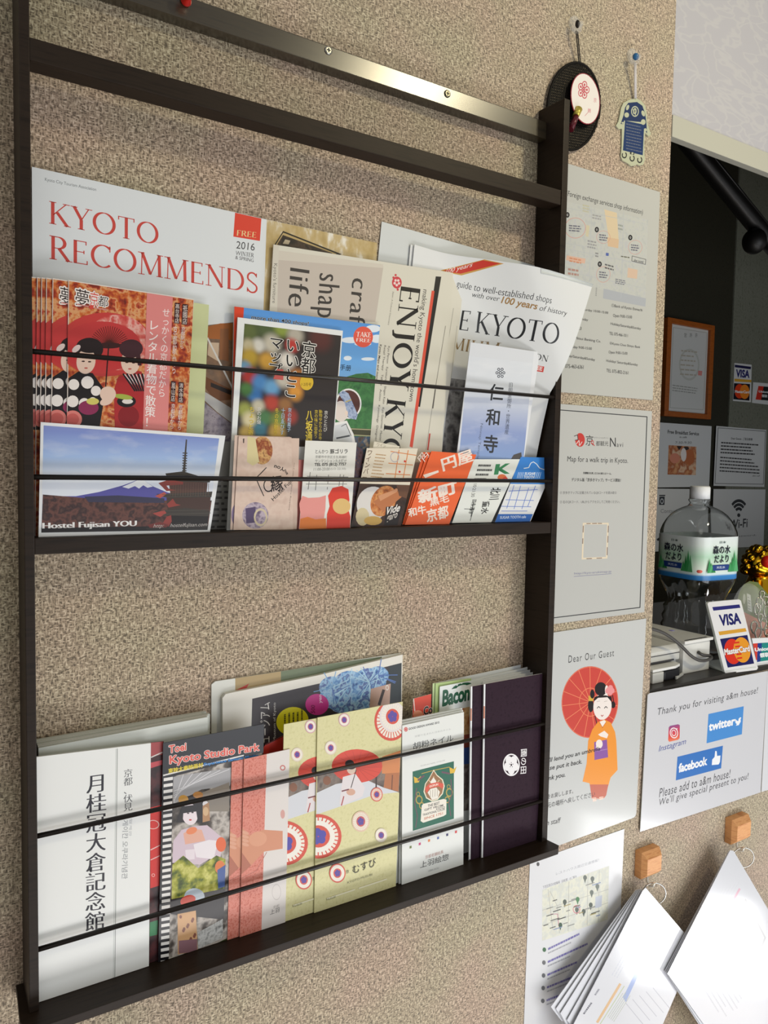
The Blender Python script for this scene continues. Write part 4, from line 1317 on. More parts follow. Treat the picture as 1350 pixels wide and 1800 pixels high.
# tall white booklet
g = lean(-0.0355, ZB, 0.003)
p = Paper(g, [d1((198, 344)), d1((823, 268)), down(d1((823, 268)), d1((812, 1515)), ZB, g), down(d1((198, 344)), d1((203, 1640)), ZB, g)], 0.002, 'F2F3F0', 'DCDED8', 0.4)
p.line(d1((640, 298), (626, 1560)), 1.3, '9CA09C'); p.line(d1((633, 299), (618, 1560)), 0.9, 'C4C8C4')
p.vtext('月桂冠大倉記念館', d1((472, 440)), d1((582, 424)), d1((464, 1300)), '2A2832', contrast=0.03)
p.vtext('京都、伏見', d1((674, 412)), d1((724, 404)), d1((673, 642)), '4A4850', contrast=0.012)
p.text('게이칸 오쿠라기념관', d1((668, 688)), d1((664, 1010)), d1((700, 686)), '9A9CA0')
p.text('월계관', d1((706, 680)), d1((702, 776)), d1((722, 678)), 'C4C6C8')
p.build('booklet', 'tall white booklet with a column of black Japanese characters, far left of the lower shelf', 'booklet')

# film-strip leaflet
g = lean(-0.0345, ZB, 0.002)
bl = down(d1((890, 268)), d1((862, 1485)), ZB, g); tr_ = d2((335, 490))
p = Paper(g, [d1((890, 268)), tr_, W(unproj(*tr_, g)[0] - 0.004, ZB), bl], 0.0009, '17151B', '2A282C', 0.28, 0.5)
photo = texmat('film_village_photo', ['4A4440', '8A8078', 'C8C0B8', '5E5650', '2E2A28', 'A8A098'], 45, 4, rough=0.28)
p.poly(d1((945, 450), (1430, 320), (1430, 1480), (920, 1480)), photo)
p.poly(d1((890, 440), (1330, 330), (1330, 338), (890, 448)), 'E8E4E0')
for k in range(31):
    y = 455 + 33.2 * k
    x0, x1 = 893 - 0.55 * k, 943 - 0.75 * k
    p.poly(d1((x0, y + 4), (x1, y - 4), (x1 - .4, y + 13), (x0 - .4, y + 21)), 'ECE8E4')
p.poly(d1((945, 452), (1260, 400), (1255, 500), (1100, 520), (945, 600)), 'A8A6A8')
for k in range(6):
    p.line(d1((948, 590 - 12 * k), (1000 + 50 * k, 440 - 6 * k)), 1.2, 'D8D6D8')
p.poly(d1((940, 600), (1250, 480), (1250, 640), (1140, 640)), '8E8478')
p.poly(d1((960, 700), (1010, 560), (1080, 545), (1120, 600), (1110, 700)), '221C20')
p.ell(d1((1000, 575)), 9, 8, 'C8943A', n=12); p.ell(d1((1080, 550)), 9, 6, 'B87E3A', n=12); p.ell(d1((1120, 600)), 5, 6, 'ECE6E6', n=10)
p.poly(d1((1105, 610), (1140, 590), (1145, 690), (1105, 700)), 'B88A62'); p.ell(d1((1122, 640)), 5, 8, 'D8B48A', n=12)
p.poly(d1((945, 800), (990, 740), (1060, 720), (1130, 715), (1220, 790), (1200, 900), (1140, 900), (1090, 930), (940, 920)), 'D8C4D0')
p.poly(d1((1000, 760), (1040, 735), (1100, 740), (1120, 800), (1010, 820)), 'E8B09A'); p.ell(d1((1045, 745)), 10, 6, 'EE8A5A', n=14, rot=-20)
p.poly(d1((1055, 820), (1140, 795), (1190, 800), (1165, 900), (1070, 890)), 'F0E8EC'); p.poly(d1((1010, 850), (1062, 845), (1062, 900), (1015, 905)), 'ECE0E6')
p.ell(d1((1036, 655)), 14, 19, 'F2E4E8', rot=-5); p.poly(d1((985, 640), (1000, 612), (1060, 604), (1085, 630), (1078, 690), (1070, 640), (1000, 650), (996, 700)), '221C20')
p.ell(d1((1026, 650)), 2.2, 1.2, '3A2428', n=8); p.ell(d1((1050, 646)), 2.2, 1.2, '3A2428', n=8); p.ell(d1((1038, 686)), 2.6, 1.5, 'C83A3A', n=8)
p.poly(d1((940, 930), (1000, 880), (1080, 950), (1180, 880), (1230, 900), (1220, 1130), (935, 1130)), texmat('leaf_light_photo', ['2A3418', '5A6A24', 'A8A83A', 'D8D47A', '3E4A1E'], 80, 4))
p.ell(d1((1205, 820)), 9, 13, 'E86A3A', n=16); p.ell(d1((1200, 945)), 9, 12, 'E07A3A', n=16); p.poly(d1((1185, 960), (1230, 930), (1225, 1050), (1190, 1060)), '3E5A9A')
p.poly(d1((930, 1120), (1225, 1060), (1220, 1230), (930, 1200)), '262024')
p.ell(d1((1060, 1105)), 18, 15, 'C8D4E0', n=18); p.ell(d1((1025, 1125)), 14, 9, 'D84A34', rot=-20, n=18)
p.poly(d1((968, 1200), (1068, 1180), (1078, 1400), (970, 1420)), 'D8A878')
for k in range(14):
    p.ell(d1((985 + (k * 37) % 85, 1215 + (k * 53) % 190)), 2.4, 3.2, '8A5444', n=8)
p.poly(d1((975, 1345), (1075, 1335), (1075, 1405), (975, 1415)), '8E6870')
p.poly(d1((1080, 1300), (1215, 1225), (1215, 1330), (1080, 1390)), texmat('sign_stone_photo', ['8A8A88', 'D0D0CE', '6A6A68'], 160, 3))
p.poly(d1((1060, 1420), (1260, 1320), (1260, 1400), (1060, 1470)), '3E4A26'); p.poly(d1((920, 1440), (1080, 1400), (1080, 1460), (915, 1490)), 'C4C0B2')
p.poly(d1((888, 262), (1432, 150), (1432, 300), (1330, 330), (886, 438)), '15131A')
p.text('Toei', d1((922, 322)), d1((1014, 305)), d1((922, 282)), 'E05848', bold=0.03, halo='F6E6E0', hw=0.09)
p.text('Kyoto Studio Park', d1((926, 394)), (455.5, 1323), d1((926, 338)), 'E05848', bold=0.03, halo='F6E6E0', hw=0.08)
p.text('東映太秦映画村', d1((918, 433)), d1((1106, 398)), d1((918, 407)), 'E8D02A', bold=0.04)
p.text('Experience Samurai Movies', d1((1113, 395)), (454, 1331), d1((1113, 376)), '2A86D0', bold=0.03)
p.build('leaflet', 'black-headed leaflet with a film strip edge and a woman in pale kimono', 'leaflet')

# two pink leaflets with white right halves
pinkp = texmat('coral_textured_print', ['C4604E', 'D87C6A', 'E49484', 'CC6C5A'], 420, 3, rough=0.4)
def pinkleaf(dx, dy, name_label):
    g = lean(-0.0372 + dy, ZB, 0.002)
    q = lambda *pts: d2(*[(a + dx, b + (-dx) * 0.22) for a, b in pts]) if len(pts) > 1 else d2((pts[0][0] + dx, pts[0][1] - dx * .22))
    p = Paper(g, [q((222, 690)), q((480, 632)), down(q((480, 632)), q((455, 1595)), ZB, g), down(q((222, 690)), q((198, 1690)), ZB, g)], 0.0009, 'E4DDD8', 'C8A49A', 0.38)
    p.poly(q((222, 688), (350, 660), (318, 1720), (190, 1760)), pinkp)
    p.poly(q((212, 1078), (250, 1120), (330, 1088), (440, 1095), (440, 1195), (335, 1212), (262, 1290), (206, 1300)), 'D89474')
    p.poly(q((205, 1210), (262, 1290), (206, 1340)), 'B8705A')
    for k in range(4):
        p.ell(q((228, 1105 + 22 * k)), 7, 3, 'E2A88C', rot=18, n=12)
    p.ell(q((300, 1140)), 16, 13, 'E0A080', n=18, rot=-15)
    p.line(q((210, 1360), (290, 1320), (350, 1215)), 1, 'B86A5C')
    p.ell(q((440, 738)), 5, 5, 'C8706A', n=12, hole=0.6); p.ell(q((440, 1000)), 4, 8, 'D8A49C', n=12)
    p.ell(q((405, 1440)), 8, 14, 'C8C0BC', n=18, hole=0.92)
    p.text('上羽', q((368, 1570)), q((420, 1552)), q((370, 1542)), '5A5654')
    p.text('京都', q((386, 1535)), q((420, 1524)), q((387, 1518)), 'A49C98')
    p.build('leaflet', name_label, 'leaflet', 'coral pink leaflets on the lower shelf')
pinkleaf(-70, 0.0017, 'rear coral pink leaflet, only its left strip showing')
pinkleaf(0, 0, 'front coral pink leaflet with white right half')

# two pale yellow leaflets with parasols
YG = texmat('straw_paper', ['D4CE94', 'E0DAA6', 'DAD49C'], 240, 2, rough=0.4)
def rosette(p, c, r, ring, inner, rays=True, flower='5A48A0', sq=1.18):
    p.ell(c, r, r * sq, ring, n=32)
    p.ell(c, r * .86, r * .86 * sq, 'F2EADC', n=32)
    if rays:
        for k in range(28):
            a = 2 * math.pi * k / 28
            p.line([(c[0] + r * .55 * math.cos(a), c[1] + r * .55 * sq * math.sin(a)), (c[0] + r * .86 * math.cos(a), c[1] + r * .86 * sq * math.sin(a))], max(.5, r * .05), ring)
    p.ell(c, r * .5, r * .5 * sq, inner, n=24)
    for k in range(5):
        a = 2 * math.pi * k / 5 - .5
        p.ell((c[0] + r * .2 * math.cos(a), c[1] + r * .2 * sq * math.sin(a)), r * .17, r * .19 * sq, flower, n=10)
def musubi(dx, dy, lab):
    g = lean(-0.0378 + dy, ZB, 0.003)
    def q(*pts):
        r_ = [(360 + (a + dx) / 3.2143, 1120 + (b - dx * 0.20) / 3.2143) for a, b in pts]
        return r_ if len(pts) > 1 else r_[0]
    RD = 'D8503C'
    p = Paper(g, [q((637, 455)), q((1118, 365)), down(q((1118, 365)), q((1080, 1388)), ZB, g), down(q((637, 455)), q((618, 1548)), ZB, g)], 0.0009, YG, 'CCC88C', 0.4)
    p.poly(q((636, 770), (720, 760), (1000, 680), (1106, 640), (1100, 880), (960, 840), (760, 940), (631, 1000)), texmat('shrine_photo', ['4A3E38', '6E6058', '8A7C72', '3A302C'], 60, 3))
    p.poly(q((632, 880), (740, 830), (900, 800), (1010, 850), (1095, 876), (960, 890), (800, 945), (631, 1002)), 'D8DAE0')
    p.poly(q((1002, 675), (1106, 640), (1100, 780), (1000, 770)), 'D88A54'); p.poly(q((1020, 770), (1100, 765), (1094, 872), (1010, 850)), 'B8744A')
    p.line(q((970, 740), (968, 850)), 2.5, '3A2A24'); p.line(q((1060, 780), (1056, 860)), 2, '7A4A34')
    p.ell(q((860, 728)), 143 / 3.2143, 95 / 3.2143, 'DC4A38')
    for k in range(18):
        a = math.radians(20 * k)
        p.line([q((860, 735)), q((860 + 138 * math.cos(a), 735 + 90 * math.sin(a)))], .6, 'C03C30')
    p.ell(q((818, 715)), 8, 7, '221A1A', n=16)
    p.poly(q((780, 790), (850, 770), (905, 850), (890, 900), (770, 955), (760, 940), (770, 860)), 'E6DEE0')
    p.ell(q((828, 745)), 8, 9, 'E8CCB8', n=16); p.ell(q((826, 728)), 9, 6, '221A1A', n=16)
    p.line(q((855, 750), (826, 850)), 1.4, '3A2420'); p.ell(q((825, 875)), 8, 6, 'D8AA94', n=12)
    p.line(q((775, 870), (812, 860)), 2.4, '7A3A44'); p.line(q((785, 900), (772, 950)), 2, 'B04A4A')
    p.ell(q((690, 810)), 7, 8, '8A5A40', n=12)
    rosette(p, q((1052, 475)), 94 / 3.2143, RD, RD)
    rosette(p, q((1060, 448)), 74 / 3.2143, 'E8E0DC', RD)
    rosette(p, q((787, 467)), 32 / 3.2143, 'D8A8B0', 'B85A78', False)
    rosette(p, q((711, 625)), 34 / 3.2143, 'E4D4C0', 'C86A7A', False)
    rosette(p, q((640, 1125)), 132 / 3.2143, RD, RD, True, '4E48A8', 0.95)
    p.ell(q((640, 1125)), 94 / 3.2143, 94 * .95 / 3.2143, 'F4EEE4', n=28, hole=.72)
    rosette(p, q((970, 888)), 34 / 3.2143, 'D8604C', 'D8604C')
    rosette(p, q((880, 1040)), 50 / 3.2143, 'E6C8AE', 'C85A5A', True); rosette(p, q((995, 1118)), 34 / 3.2143, 'E8DCC8', 'A8607A', False)
    rosette(p, q((748, 1332)), 46 / 3.2143, 'D85A48', 'D85A48', False)
    p.vtext('京', q((795, 1316)), q((815, 1312)), q((795, 1336)), '5A5A46')
    p.text('むすび', q((836, 1338)), q((968, 1290)), q((832, 1292)), '2E2E26')
    p.text('KYOTO MUSUBI', q((806, 1392)), q((945, 1345)), q((805, 1380)), '8A8A6A')
    for a0, a1 in (((690, 1476), (845, 1425)), ((870, 1417), (1025, 1366))):
        p.line(q(a0, a1), 2.6, 'EFEAC8')
    p.text('MUSUBI', q((688, 1488)), q((738, 1470)), q((687, 1476)), '8A8A6A')
    p.build('leaflet', lab, 'leaflet', 'pale yellow leaflets with parasols')
musubi(-190, 0.0017, 'rear pale yellow leaflet with red parasol, its right half covered')
musubi(0, 0, 'front pale yellow leaflet with red parasol, fully visible')

# leaflets standing further back on the right
g = lean(-0.0225, ZB, 0.006)
p = Paper(g, [d3((183, 345)), d3((306, 312)), W(-0.065, ZB), W(-0.098, ZB)], 0.0008, 'D2432A', 'E0DAD4')
p.line(d3((184, 346), (196, 470)), 1.4, 'F0E4DC')
p.ell(d3((215, 455)), 9, 8, 'E89A7A', n=14)
p.text('Co', d3((254, 458)), d3((312, 444)), d3((254, 404)), '2A1614', bold=0.04, halo='F4ECE4', hw=0.08)
p.build('leaflet', 'orange-red leaflet rising behind the white booklets on the right of the lower shelf', 'leaflet')
for i, (xo, col, lab) in enumerate(((0, 'C4D89E', 'pale green rear sheet beside the leaflet with green cut-out letters'), (20, 'B4CC86', 'green-edged sheet directly behind the leaflet with green cut-out letters'))):
    g = lean(-0.0150 - 0.0015 * i, ZB, 0.006)
    p = Paper(g, [d3((316 + xo, 240)), d3((560 + xo, 205)), W(0.0, ZB), W(-0.055, ZB)], 0.0008, col, 'DCE4D4')
    p.build('leaflet', lab, 'leaflet')
g = lean(-0.0185, ZB, 0.006)
p = Paper(g, [d3((364, 262)), d3((660, 205)), d3((655, 700)), W(0.004, ZB), W(-0.048, ZB)], 0.0008, 'E6EAE8', 'D0D8D0')
DG = '1E5A40'
p.text('Bacon', d3((383, 395)), d3((565, 352)), d3((388, 292)), DG, bold=0.05, spacing=0.95)
p.ell(d3((515, 265)), 72 / 3.9125, 26 / 3.9125, DG, rot=-16, a0=190, a1=350, hole=0.5, n=16)
for k in range(4):
    p.line(d3((450 + 32 * k, 268 - 14 * k), (462 + 30 * k, 242 - 10 * k)), 2.2, 'E6EAE8')
p.poly(d3((480, 420), (660, 380), (655, 600), (520, 600)), texmat('orange_food_photo', ['D89A50', 'B8642E', 'E8C088', '8A4A2A'], 60, 4))
p.poly(d3((500, 600), (655, 570), (655, 720), (500, 740)), '9A4A3A'); p.poly(d3((500, 690), (655, 660), (655, 780), (500, 800)), '3A5AA0')
p.poly(d3((500, 800), (655, 780), (655, 1100), (500, 1120)), texmat('faint_print', ['B8B0A8', '6A5A58', '8E8680'], 70, 3))
p.build('leaflet', 'white leaflet with dark green cut-out letters behind the purple menus', 'leaflet')

# three white booklets with green emblem on the front one
for i in (2, 1, 0):
    g = lean(-0.0390 + 0.0030 * i, ZB, 0.004)
    o = -20 * i
    p = Paper(g, [d3((106 + o * .1, 530 - 18 * i)), d3((530 + o * .3, 437 - 14 * i)), down(d3((530, 437)), d3((526, 1488)), ZB, g), down(d3((106 + o, 530)), d3((103 + o, 1640)), ZB, g)], 0.0022, 'E8EAE6', 'DCE0DC', 0.4)
    if i == 0:
        p.text('GOOD DESIGN AWARD 2015', d3((150, 560)), d3((360, 514)), d3((150, 546)), '3A3C3E', bold=0.03)
        p.ell(d3((131, 556)), 3.4, 4, 'D04A44', n=16, hole=.6); p.ell(d3((131, 556)), 1.6, 2, 'D04A44', n=10)
        p.text('京都で生まれた日本のネイル', d3((192, 612)), d3((440, 560)), d3((192, 598)), 'B8BAB8')
        p.text('胡粉ネイル', d3((180, 698)), d3((458, 636)), d3((180, 648)), '3E4042')
        p.text('GOFUN NAIL COLOR', d3((232, 812)), d3((400, 772)), d3((232, 804)), 'A0A2A0')
        p.poly(d3((177, 846), (461, 775), (461, 1170), (178, 1254)), '1A6650')
        GD, PU = 'B8A04A', '6A4A5A'
        for cx, cy, r_ in ((222, 1040, 24), (430, 990, 24), (240, 1080, 18), (415, 1040, 18), (215, 1000, 12), (425, 950, 12)):
            p.ell(d3((cx, cy)), r_ / 3.9125, r_ * 1.3 / 3.9125, GD, n=18, hole=.7)
        p.line(d3((205, 960), (190, 1060), (210, 1150), (198, 1230)), 1.6, PU); p.line(d3((440, 900), (448, 1000), (425, 1060), (440, 1150)), 1.6, PU)
        p.line(d3((240, 860), (320, 838), (430, 815)), 1.4, GD)
        for a in ((185, 880), (430, 815)):
            p.poly(d3(a, (a[0] + 30, a[1] + 15), (a[0] + 50, a[1] - 5), (a[0] + 35, a[1] + 40), (a[0] + 5, a[1] + 45)), 'E0B83A')
        p.line(d3((215, 905), (255, 875)), 3, PU); p.line(d3((380, 850), (430, 860)), 3, PU)
        drop = [(322, 832), (345, 868), (385, 900), (398, 945), (385, 1000), (350, 1040), (310, 1052), (270, 1030), (252, 985), (262, 930), (290, 890)]
        p.poly(d3(*drop), 'EFE6CE'); p.poly(d3(*[(322 + (a - 322) * .9, 950 + (b - 950) * .92) for a, b in drop]), '9A6E44')
        for a in ((285, 900), (322, 880), (360, 905)):
            p.line(d3((322, 950), a), 1.4, 'D8C098')
        p.poly(d3((300, 915), (320, 885), (340, 912), (335, 930), (305, 935)), 'F0EBE0')
        p.poly(d3((280, 990), (300, 965), (340, 955), (365, 985), (350, 1030), (310, 1042)), 'F0EBE0')
        for k in range(4):
            p.line(d3((300 + 16 * k, 975 - 4 * k), (298 + 16 * k, 1025 - 4 * k)), .8, 'A89A84')
        p.poly(d3((262, 960), (290, 930), (350, 918), (390, 930), (385, 965), (355, 948), (295, 962), (272, 995)), 'DC5840')
        p.text('GOFUN', d3((292, 956)), d3((352, 940)), d3((292, 942)), 'F4DCCC', bold=0.04)
        p.poly(d3((240, 1080), (250, 1068), (390, 1034), (410, 1040), (408, 1140), (390, 1152), (250, 1198), (232, 1186)), 'EFE9DC')
        p.text('THE BEST', d3((282, 1092)), d3((362, 1070)), d3((282, 1074)), '4A4844', bold=0.02); p.text('GIFT FROM', d3((258, 1118)), d3((386, 1084)), d3((258, 1104)), '4A4844', bold=0.02)
        p.text('KYOTO', d3((340, 1112)), d3((398, 1098)), d3((340, 1098)), '4A4844', bold=0.02); p.text('TRADITIONAL COLOR', d3((246, 1152)), d3((398, 1110)), d3((246, 1138)), '4A4844', bold=0.02)
        p.text('SINCE 1751', d3((256, 1178)), d3((384, 1140)), d3((256, 1162)), 'C87A5A', bold=0.02)
        for (cx, cy), c in zip(((163, 1365), (226, 1343), (290, 1320), (352, 1302), (415, 1280), (475, 1260)), ('6A7A3A', 'C83A78', 'E0803A', '5A70B0', '3A3A6A', 'D84A4A')):
            p.poly(d3((cx - 7, cy - 6), (cx + 7, cy - 10), (cx + 7, cy + 7), (cx - 7, cy + 11)), c)
        p.text('京都老舗絵具', d3((264, 1448)), d3((388, 1408)), d3((264, 1424)), 'C09890')
        p.text('上羽絵惣', d3((228, 1512)), d3((424, 1452)), d3((230, 1466)), '4A4C4E')
        p.text('UEBA ESOU', d3((285, 1536)), d3((358, 1514)), d3((285, 1524)), 'A0A2A2')
    p.build('booklet', ['front white booklet with a green poster picture and six coloured squares', 'white booklet directly behind the one with the green poster picture', 'rearmost of the three white booklets, its left edge furthest out'][i], 'booklet', 'white booklets with green poster picture')

# white leaflets fanned out behind the purple menus
for i, (a, b, lab) in enumerate((((340, 236), (922, 112), 'rearmost white leaflet of the fan behind the purple menus'), ((560, 225), (975, 126), 'second white leaflet from the wall in the fan behind the purple menus'),
                            ((570, 238), (1008, 142), 'third white leaflet from the wall in the fan behind the purple menus'), ((662, 228), (1034, 158), 'white leaflet just behind the front purple menu'))):
    g = lean(-0.0055 - 0.0052 * i, ZB, 0.004)
    p = Paper(g, [d3(a), d3(b), W(0.0965 - 0.002 * (3 - i), ZB), W(0.002 + 0.002 * i if i else -0.02, ZB)], 0.0012, 'E6EAEC', 'F2F4F4')
    p.build('leaflet', lab, 'leaflet', 'white leaflets fanned behind the menus')

# purple menus
PUR = texmat('plum_card', ['2B1C27', '33222E', '2F1F2A'], 200, 2, rough=0.6, spec=0.1)
def menu(tl, tr_, lx, dy, lab, front):
    g = lean(-0.0385 + dy, ZB, 0.003)
    p = Paper(g, [d3(tl), d3(tr_), W(0.0975, ZB), down(d3(tl), d3(lx), ZB, g)], 0.0016, PUR, 'E2E2E4', 0.38)
    k = 9
    p.poly(d3((tl[0] - 4, tl[1] - 4), (tl[0] + 10, tl[1] - 4), (lx[0] + k, lx[1]), (lx[0] - 14, lx[1])), 'ECEEF0')
    p.poly(d3((tl[0] - 4, tl[1] + 150), (tl[0] + 6, tl[1] + 150), (tl[0] + 5, tl[1] + 235), (tl[0] - 4, tl[1] + 235)), 'C8704A')
    if front:
        cx, cy = d3((856, 800))
        WHT = 'F0EEF0'
        p.ell((cx, cy), 58 / 3.9125, 77 / 3.9125, WHT, n=40)
        p.ell((cx, cy), 50 / 3.9125, 67 / 3.9125, PUR, n=40)
        for j in range(5):
            a = math.radians(72 * j + 18)
            p.ell((cx + 7.1 * math.cos(a), cy + 9.5 * math.sin(a)), 5.9, 7.8, WHT, n=18)
        for j in range(5):
            a = math.radians(72 * j + 54)
            p.ell((cx + 3 * math.cos(a), cy + 4 * math.sin(a)), .7, .9, PUR, n=8)
        p.ell((cx, cy), 1.2, 1.5, PUR, n=8)
        p.text('園の田', d3((922, 694)), d3((918, 862)), d3((962, 690)), WHT, bold=0.015)
    p.build('menu', lab, 'menu', 'plum purple folded menus')
menu((578, 262), (1000, 185), (566, 1450), 0.0032, 'rear plum purple menu, only a strip with white fold showing', False)
menu((668, 246), (1092, 168), (652, 1438), 0.0, 'front plum purple menu with a round white flower crest', True)

# ------------------------------------------------------------------ notices on the wallpaper
d4, d5, d6, d7, d8 = CR(940, 280, 4.0909), CR(940, 700, 4.5), CR(920, 1080, 4.5), CR(1120, 840, 5), CR(1120, 1160, 5.6261)
e1, e3, e4, e7, e8 = CR(900, 1420, 3), CR(1140, 530, 4.865), CR(900, 20, 4.8214), CR(880, 880, 8.18), CR(1270, 950, 7.2)
NOTICE = 'laminated notices to the right of the rack'

g = lean(-0.0010, 1.5)
p = Paper(g, [W(0.1270, 1.9327), W(0.3368, 1.9336), W(0.3380, 1.6366), W(0.1282, 1.6357)], 0.0008, 'BFC0BB', 'B8B9B4', 0.35, 0.25)
T = '3A3A3C'
p.text('(Foreign exchange services shop information)', d4((226, 274)), d4((776, 410)), d4((228, 222)), T, shear=0.15)
PALE = texmat('pale_map_print', ['B6BABA', 'C2C4BE', 'BCBEC0'], 120, 2)
p.poly(d4((210, 300), (815, 435), (795, 1035), (196, 850)), PALE)
for q_, c in ((((500, 360), (590, 385), (605, 600), (535, 590)), 'D8C6A6'), (((520, 560), (605, 575), (600, 640), (525, 625)), 'D4B898'), (((230, 690), (365, 715), (360, 750), (225, 725)), 'D8B4A0'), (((670, 780), (740, 795), (735, 860), (665, 850)), 'D4BAA4'),
              (((495, 930), (800, 1000), (795, 1060), (490, 1000)), 'AEB2B8'), (((370, 470), (395, 480), (385, 560), (365, 550)), 'CCC4A8')):
    p.poly(d4(*q_), c)
for a, b in (((210, 345), (815, 470)), ((205, 640), (810, 760)), ((410, 340), (392, 880)), ((640, 380), (620, 1000)), ((205, 600), (440, 640)), ((205, 800), (800, 930))):
    p.line([d4(a), d4(b)], 0.8, 'B8BCC0')
for cx, cy, rx, ry in ((291, 494, 76, 74), (493, 560, 50, 46), (722, 633, 50, 52), (493, 828, 50, 58)):
    p.ell(d4((cx, cy)), rx / 4.09, ry / 4.09, 'D49488', n=32, rot=8, hole=0.955)
    p.greek(d4((cx - rx * .6, cy - 26)), d4((cx + rx * .7, cy - 18)), d4((cx - rx * .6, cy + 26)), 3, '6A6A78', 0.5, cx, .1, .3)
for cx, cy in ((235, 400), (446, 506), (687, 563), (467, 754)):
    p.ell(d4((cx, cy)), 15 / 4.09, 20 / 4.09, '2A2A2C', n=16); p.ell(d4((cx, cy)), 6 / 4.09, 9 / 4.09, 'B8B8B8', n=10, hole=.5)
for tl, tr_, bl_, r_, c in (((345, 320), (400, 332), (345, 380), 3, 'C0BCA0'), ((415, 390), (490, 405), (412, 430), 2, 'A0A0A0'), ((380, 575), (455, 590), (378, 640), 3, '9A9A9C'), ((600, 460), (640, 470), (598, 510), 2, '9AA09A'), ((240, 775), (330, 790), (238, 835), 2, 'B08A80'),
                              ((505, 745), (580, 765), (503, 790), 2, '6A6A6C'), ((580, 855), (665, 872), (578, 895), 3, '7A7A84'), ((436, 665), (462, 670), (434, 705), 2, '8A8A8C'), ((620, 690), (695, 702), (619, 705), 1, '6A6A5A'), ((440, 920), (450, 922), (436, 985), 5, '9A9A9C'), ((250, 700), (350, 720), (248, 740), 2, 'D09070')):
    p.greek(d4(tl), d4(tr_), d4(bl_), r_, c, 0.5, 11, .12, .3)
p.poly(d4((512, 672), (532, 675), (530, 696), (510, 693)), '5A6AA8')
for a, b in (((700, 695), (798, 720)), ((798, 720), (796, 756)), ((796, 756), (698, 732)), ((698, 732), (700, 695))):
    p.line([d4(a), d4(b)], 0.9, '6A6A6C')
p.text('after moved', d4((712, 735)), d4((780, 748)), d4((713, 715)), '5A5A5C')
p.text('①Bank of Kyoto Enmachi', d4((550, 1066)), d4((772, 1100)), d4((552, 1038)), T)
p.text('Open 9:00-15:00', d4((562, 1140)), d4((698, 1152)), d4((563, 1112)), T)
p.text('Holiday/Saturday&Sunday', d4((545, 1196)), d4((762, 1232)), d4((546, 1172)), T)
p.text('TEL 075-466-1011', d4((535, 1262)), d4((668, 1280)), d4((536, 1240)), T)
p.text('④Kyoto Chuo Shinyo Bank', d4((538, 1336)), d4((757, 1364)), d4((539, 1312)), T)
p.text('Open 9:00-15:00', d4((530, 1402)), d4((665, 1412)), d4((531, 1376)), T)
p.text('Holiday/ Saturday&Sunday', d4((513, 1462)), d4((740, 1492)), d4((514, 1438)), T)
p.text('TEL 075-802-2161', d4((514, 1530)), d4((672, 1548)), d4((515, 1506)), T)
p.text('Saturday 10:00-15:00', d4((330, 1090)), d4((526, 1118)), d4((332, 1068)), T)
p.text('Sunday', d4((318, 1160)), d4((382, 1168)), d4((320, 1138)), T)
p.text('1823', d4((290, 1222)), d4((334, 1228)), d4((292, 1200)), T)
p.text('Japan Mitsui Banking Co.', d4((222, 1290)), d4((474, 1324)), d4((224, 1266)), T)
p.text('Weekday 9:00-15:00', d4((218, 1358)), d4((408, 1376)), d4((220, 1334)), T)
p.text('Holiday/Saturday&Sunday', d4((196, 1420)), d4((432, 1456)), d4((198, 1396)), T)
p.text('TEL 075-463-6361', d4((170, 1498)), d4((350, 1508)), d4((172, 1470)), T)
p.build('notice', 'topmost wall notice with a pale map and red circles, under the fan', 'notice', NOTICE)

p = Paper(g, [W(0.1275, 1.6202), W(0.3374, 1.6206), W(0.3374, 1.3238), W(0.1275, 1.3234)], 0.0008, 'C0C1BE', 'B8B9B4', 0.35, 0.25)
for a, b in (((188, 92), (888, 147)), ((888, 147), (845, 1290)), ((845, 1290), (832, 1655)), ((832, 1655), (140, 1738))):
    p.line([d5(a), d5(b)], 1.6, '3E4042')
p.line([d5((110, 86)), d5((190, 92))], 1.6, '3E4042'); p.line([d5((60, 1748)), d5((142, 1737))], 1.6, '3E4042')
p.ell(d5((358, 330)), 38 / 4.5, 55 / 4.5, 'C8443E', n=24)
p.poly(d5((312, 295), (340, 285), (345, 330), (316, 335)), 'C0C1BE'); p.line(d5((312, 300), (338, 290), (342, 328), (318, 333)), 1.2, '4A3A3A')
p.line(d5((330, 360), (352, 330), (352, 380), (374, 345)), 1.2, 'E8D8D4')
p.text('京', d5((402, 374)), d5((462, 376)), d5((404, 290)), '3A3A3C')
p.ell(d5((455, 348)), 2.6, 3.6, 'C8443E', n=16, hole=.6); p.line(d5((460, 362), (472, 376)), 1.4, 'C8443E')
p.text('オフィシャルサイト', d5((470, 318)), d5((582, 322)), d5((470, 306)), '5A5A5C')
p.text('都観光', d5((484, 378)), d5((582, 378)), d5((485, 338)), '3A3A3C')
p.text('N', d5((594, 384)), d5((640, 384)), d5((595, 312)), '3A3A3C')
p.text('avi', d5((648, 385)), d5((698, 386)), d5((649, 350)), '3A3A3C', spacing=1.3)
p.text('Map for a walk trip in Kyoto.', d5((256, 514)), d5((736, 526)), d5((259, 458)), '3A3A3C')
p.text('京都観光を楽しむための新たなツール。', d5((382, 600)), d5((605, 606)), d5((383, 582)), '2A2A2C', bold=0.03)
p.text('デジタル版「京歩きマップ」サービス開始！', d5((290, 658)), d5((680, 662)), d5((291, 630)), '2E2E30', bold=0.02)
p.text('① 京歩きマップに記載されているQRコードを読み取る', d5((198, 760)), d5((645, 760)), d5((199, 735)), '6A6A6C')
p.text('② 右のQRコード、URLからアクセスしてご利用ください。', d5((198, 834)), d5((672, 832)), d5((199, 808)), '6A6A6C')
p.poly(d5((380, 985), (585, 985), (574, 1268), (370, 1276)), 'E6D8C0')
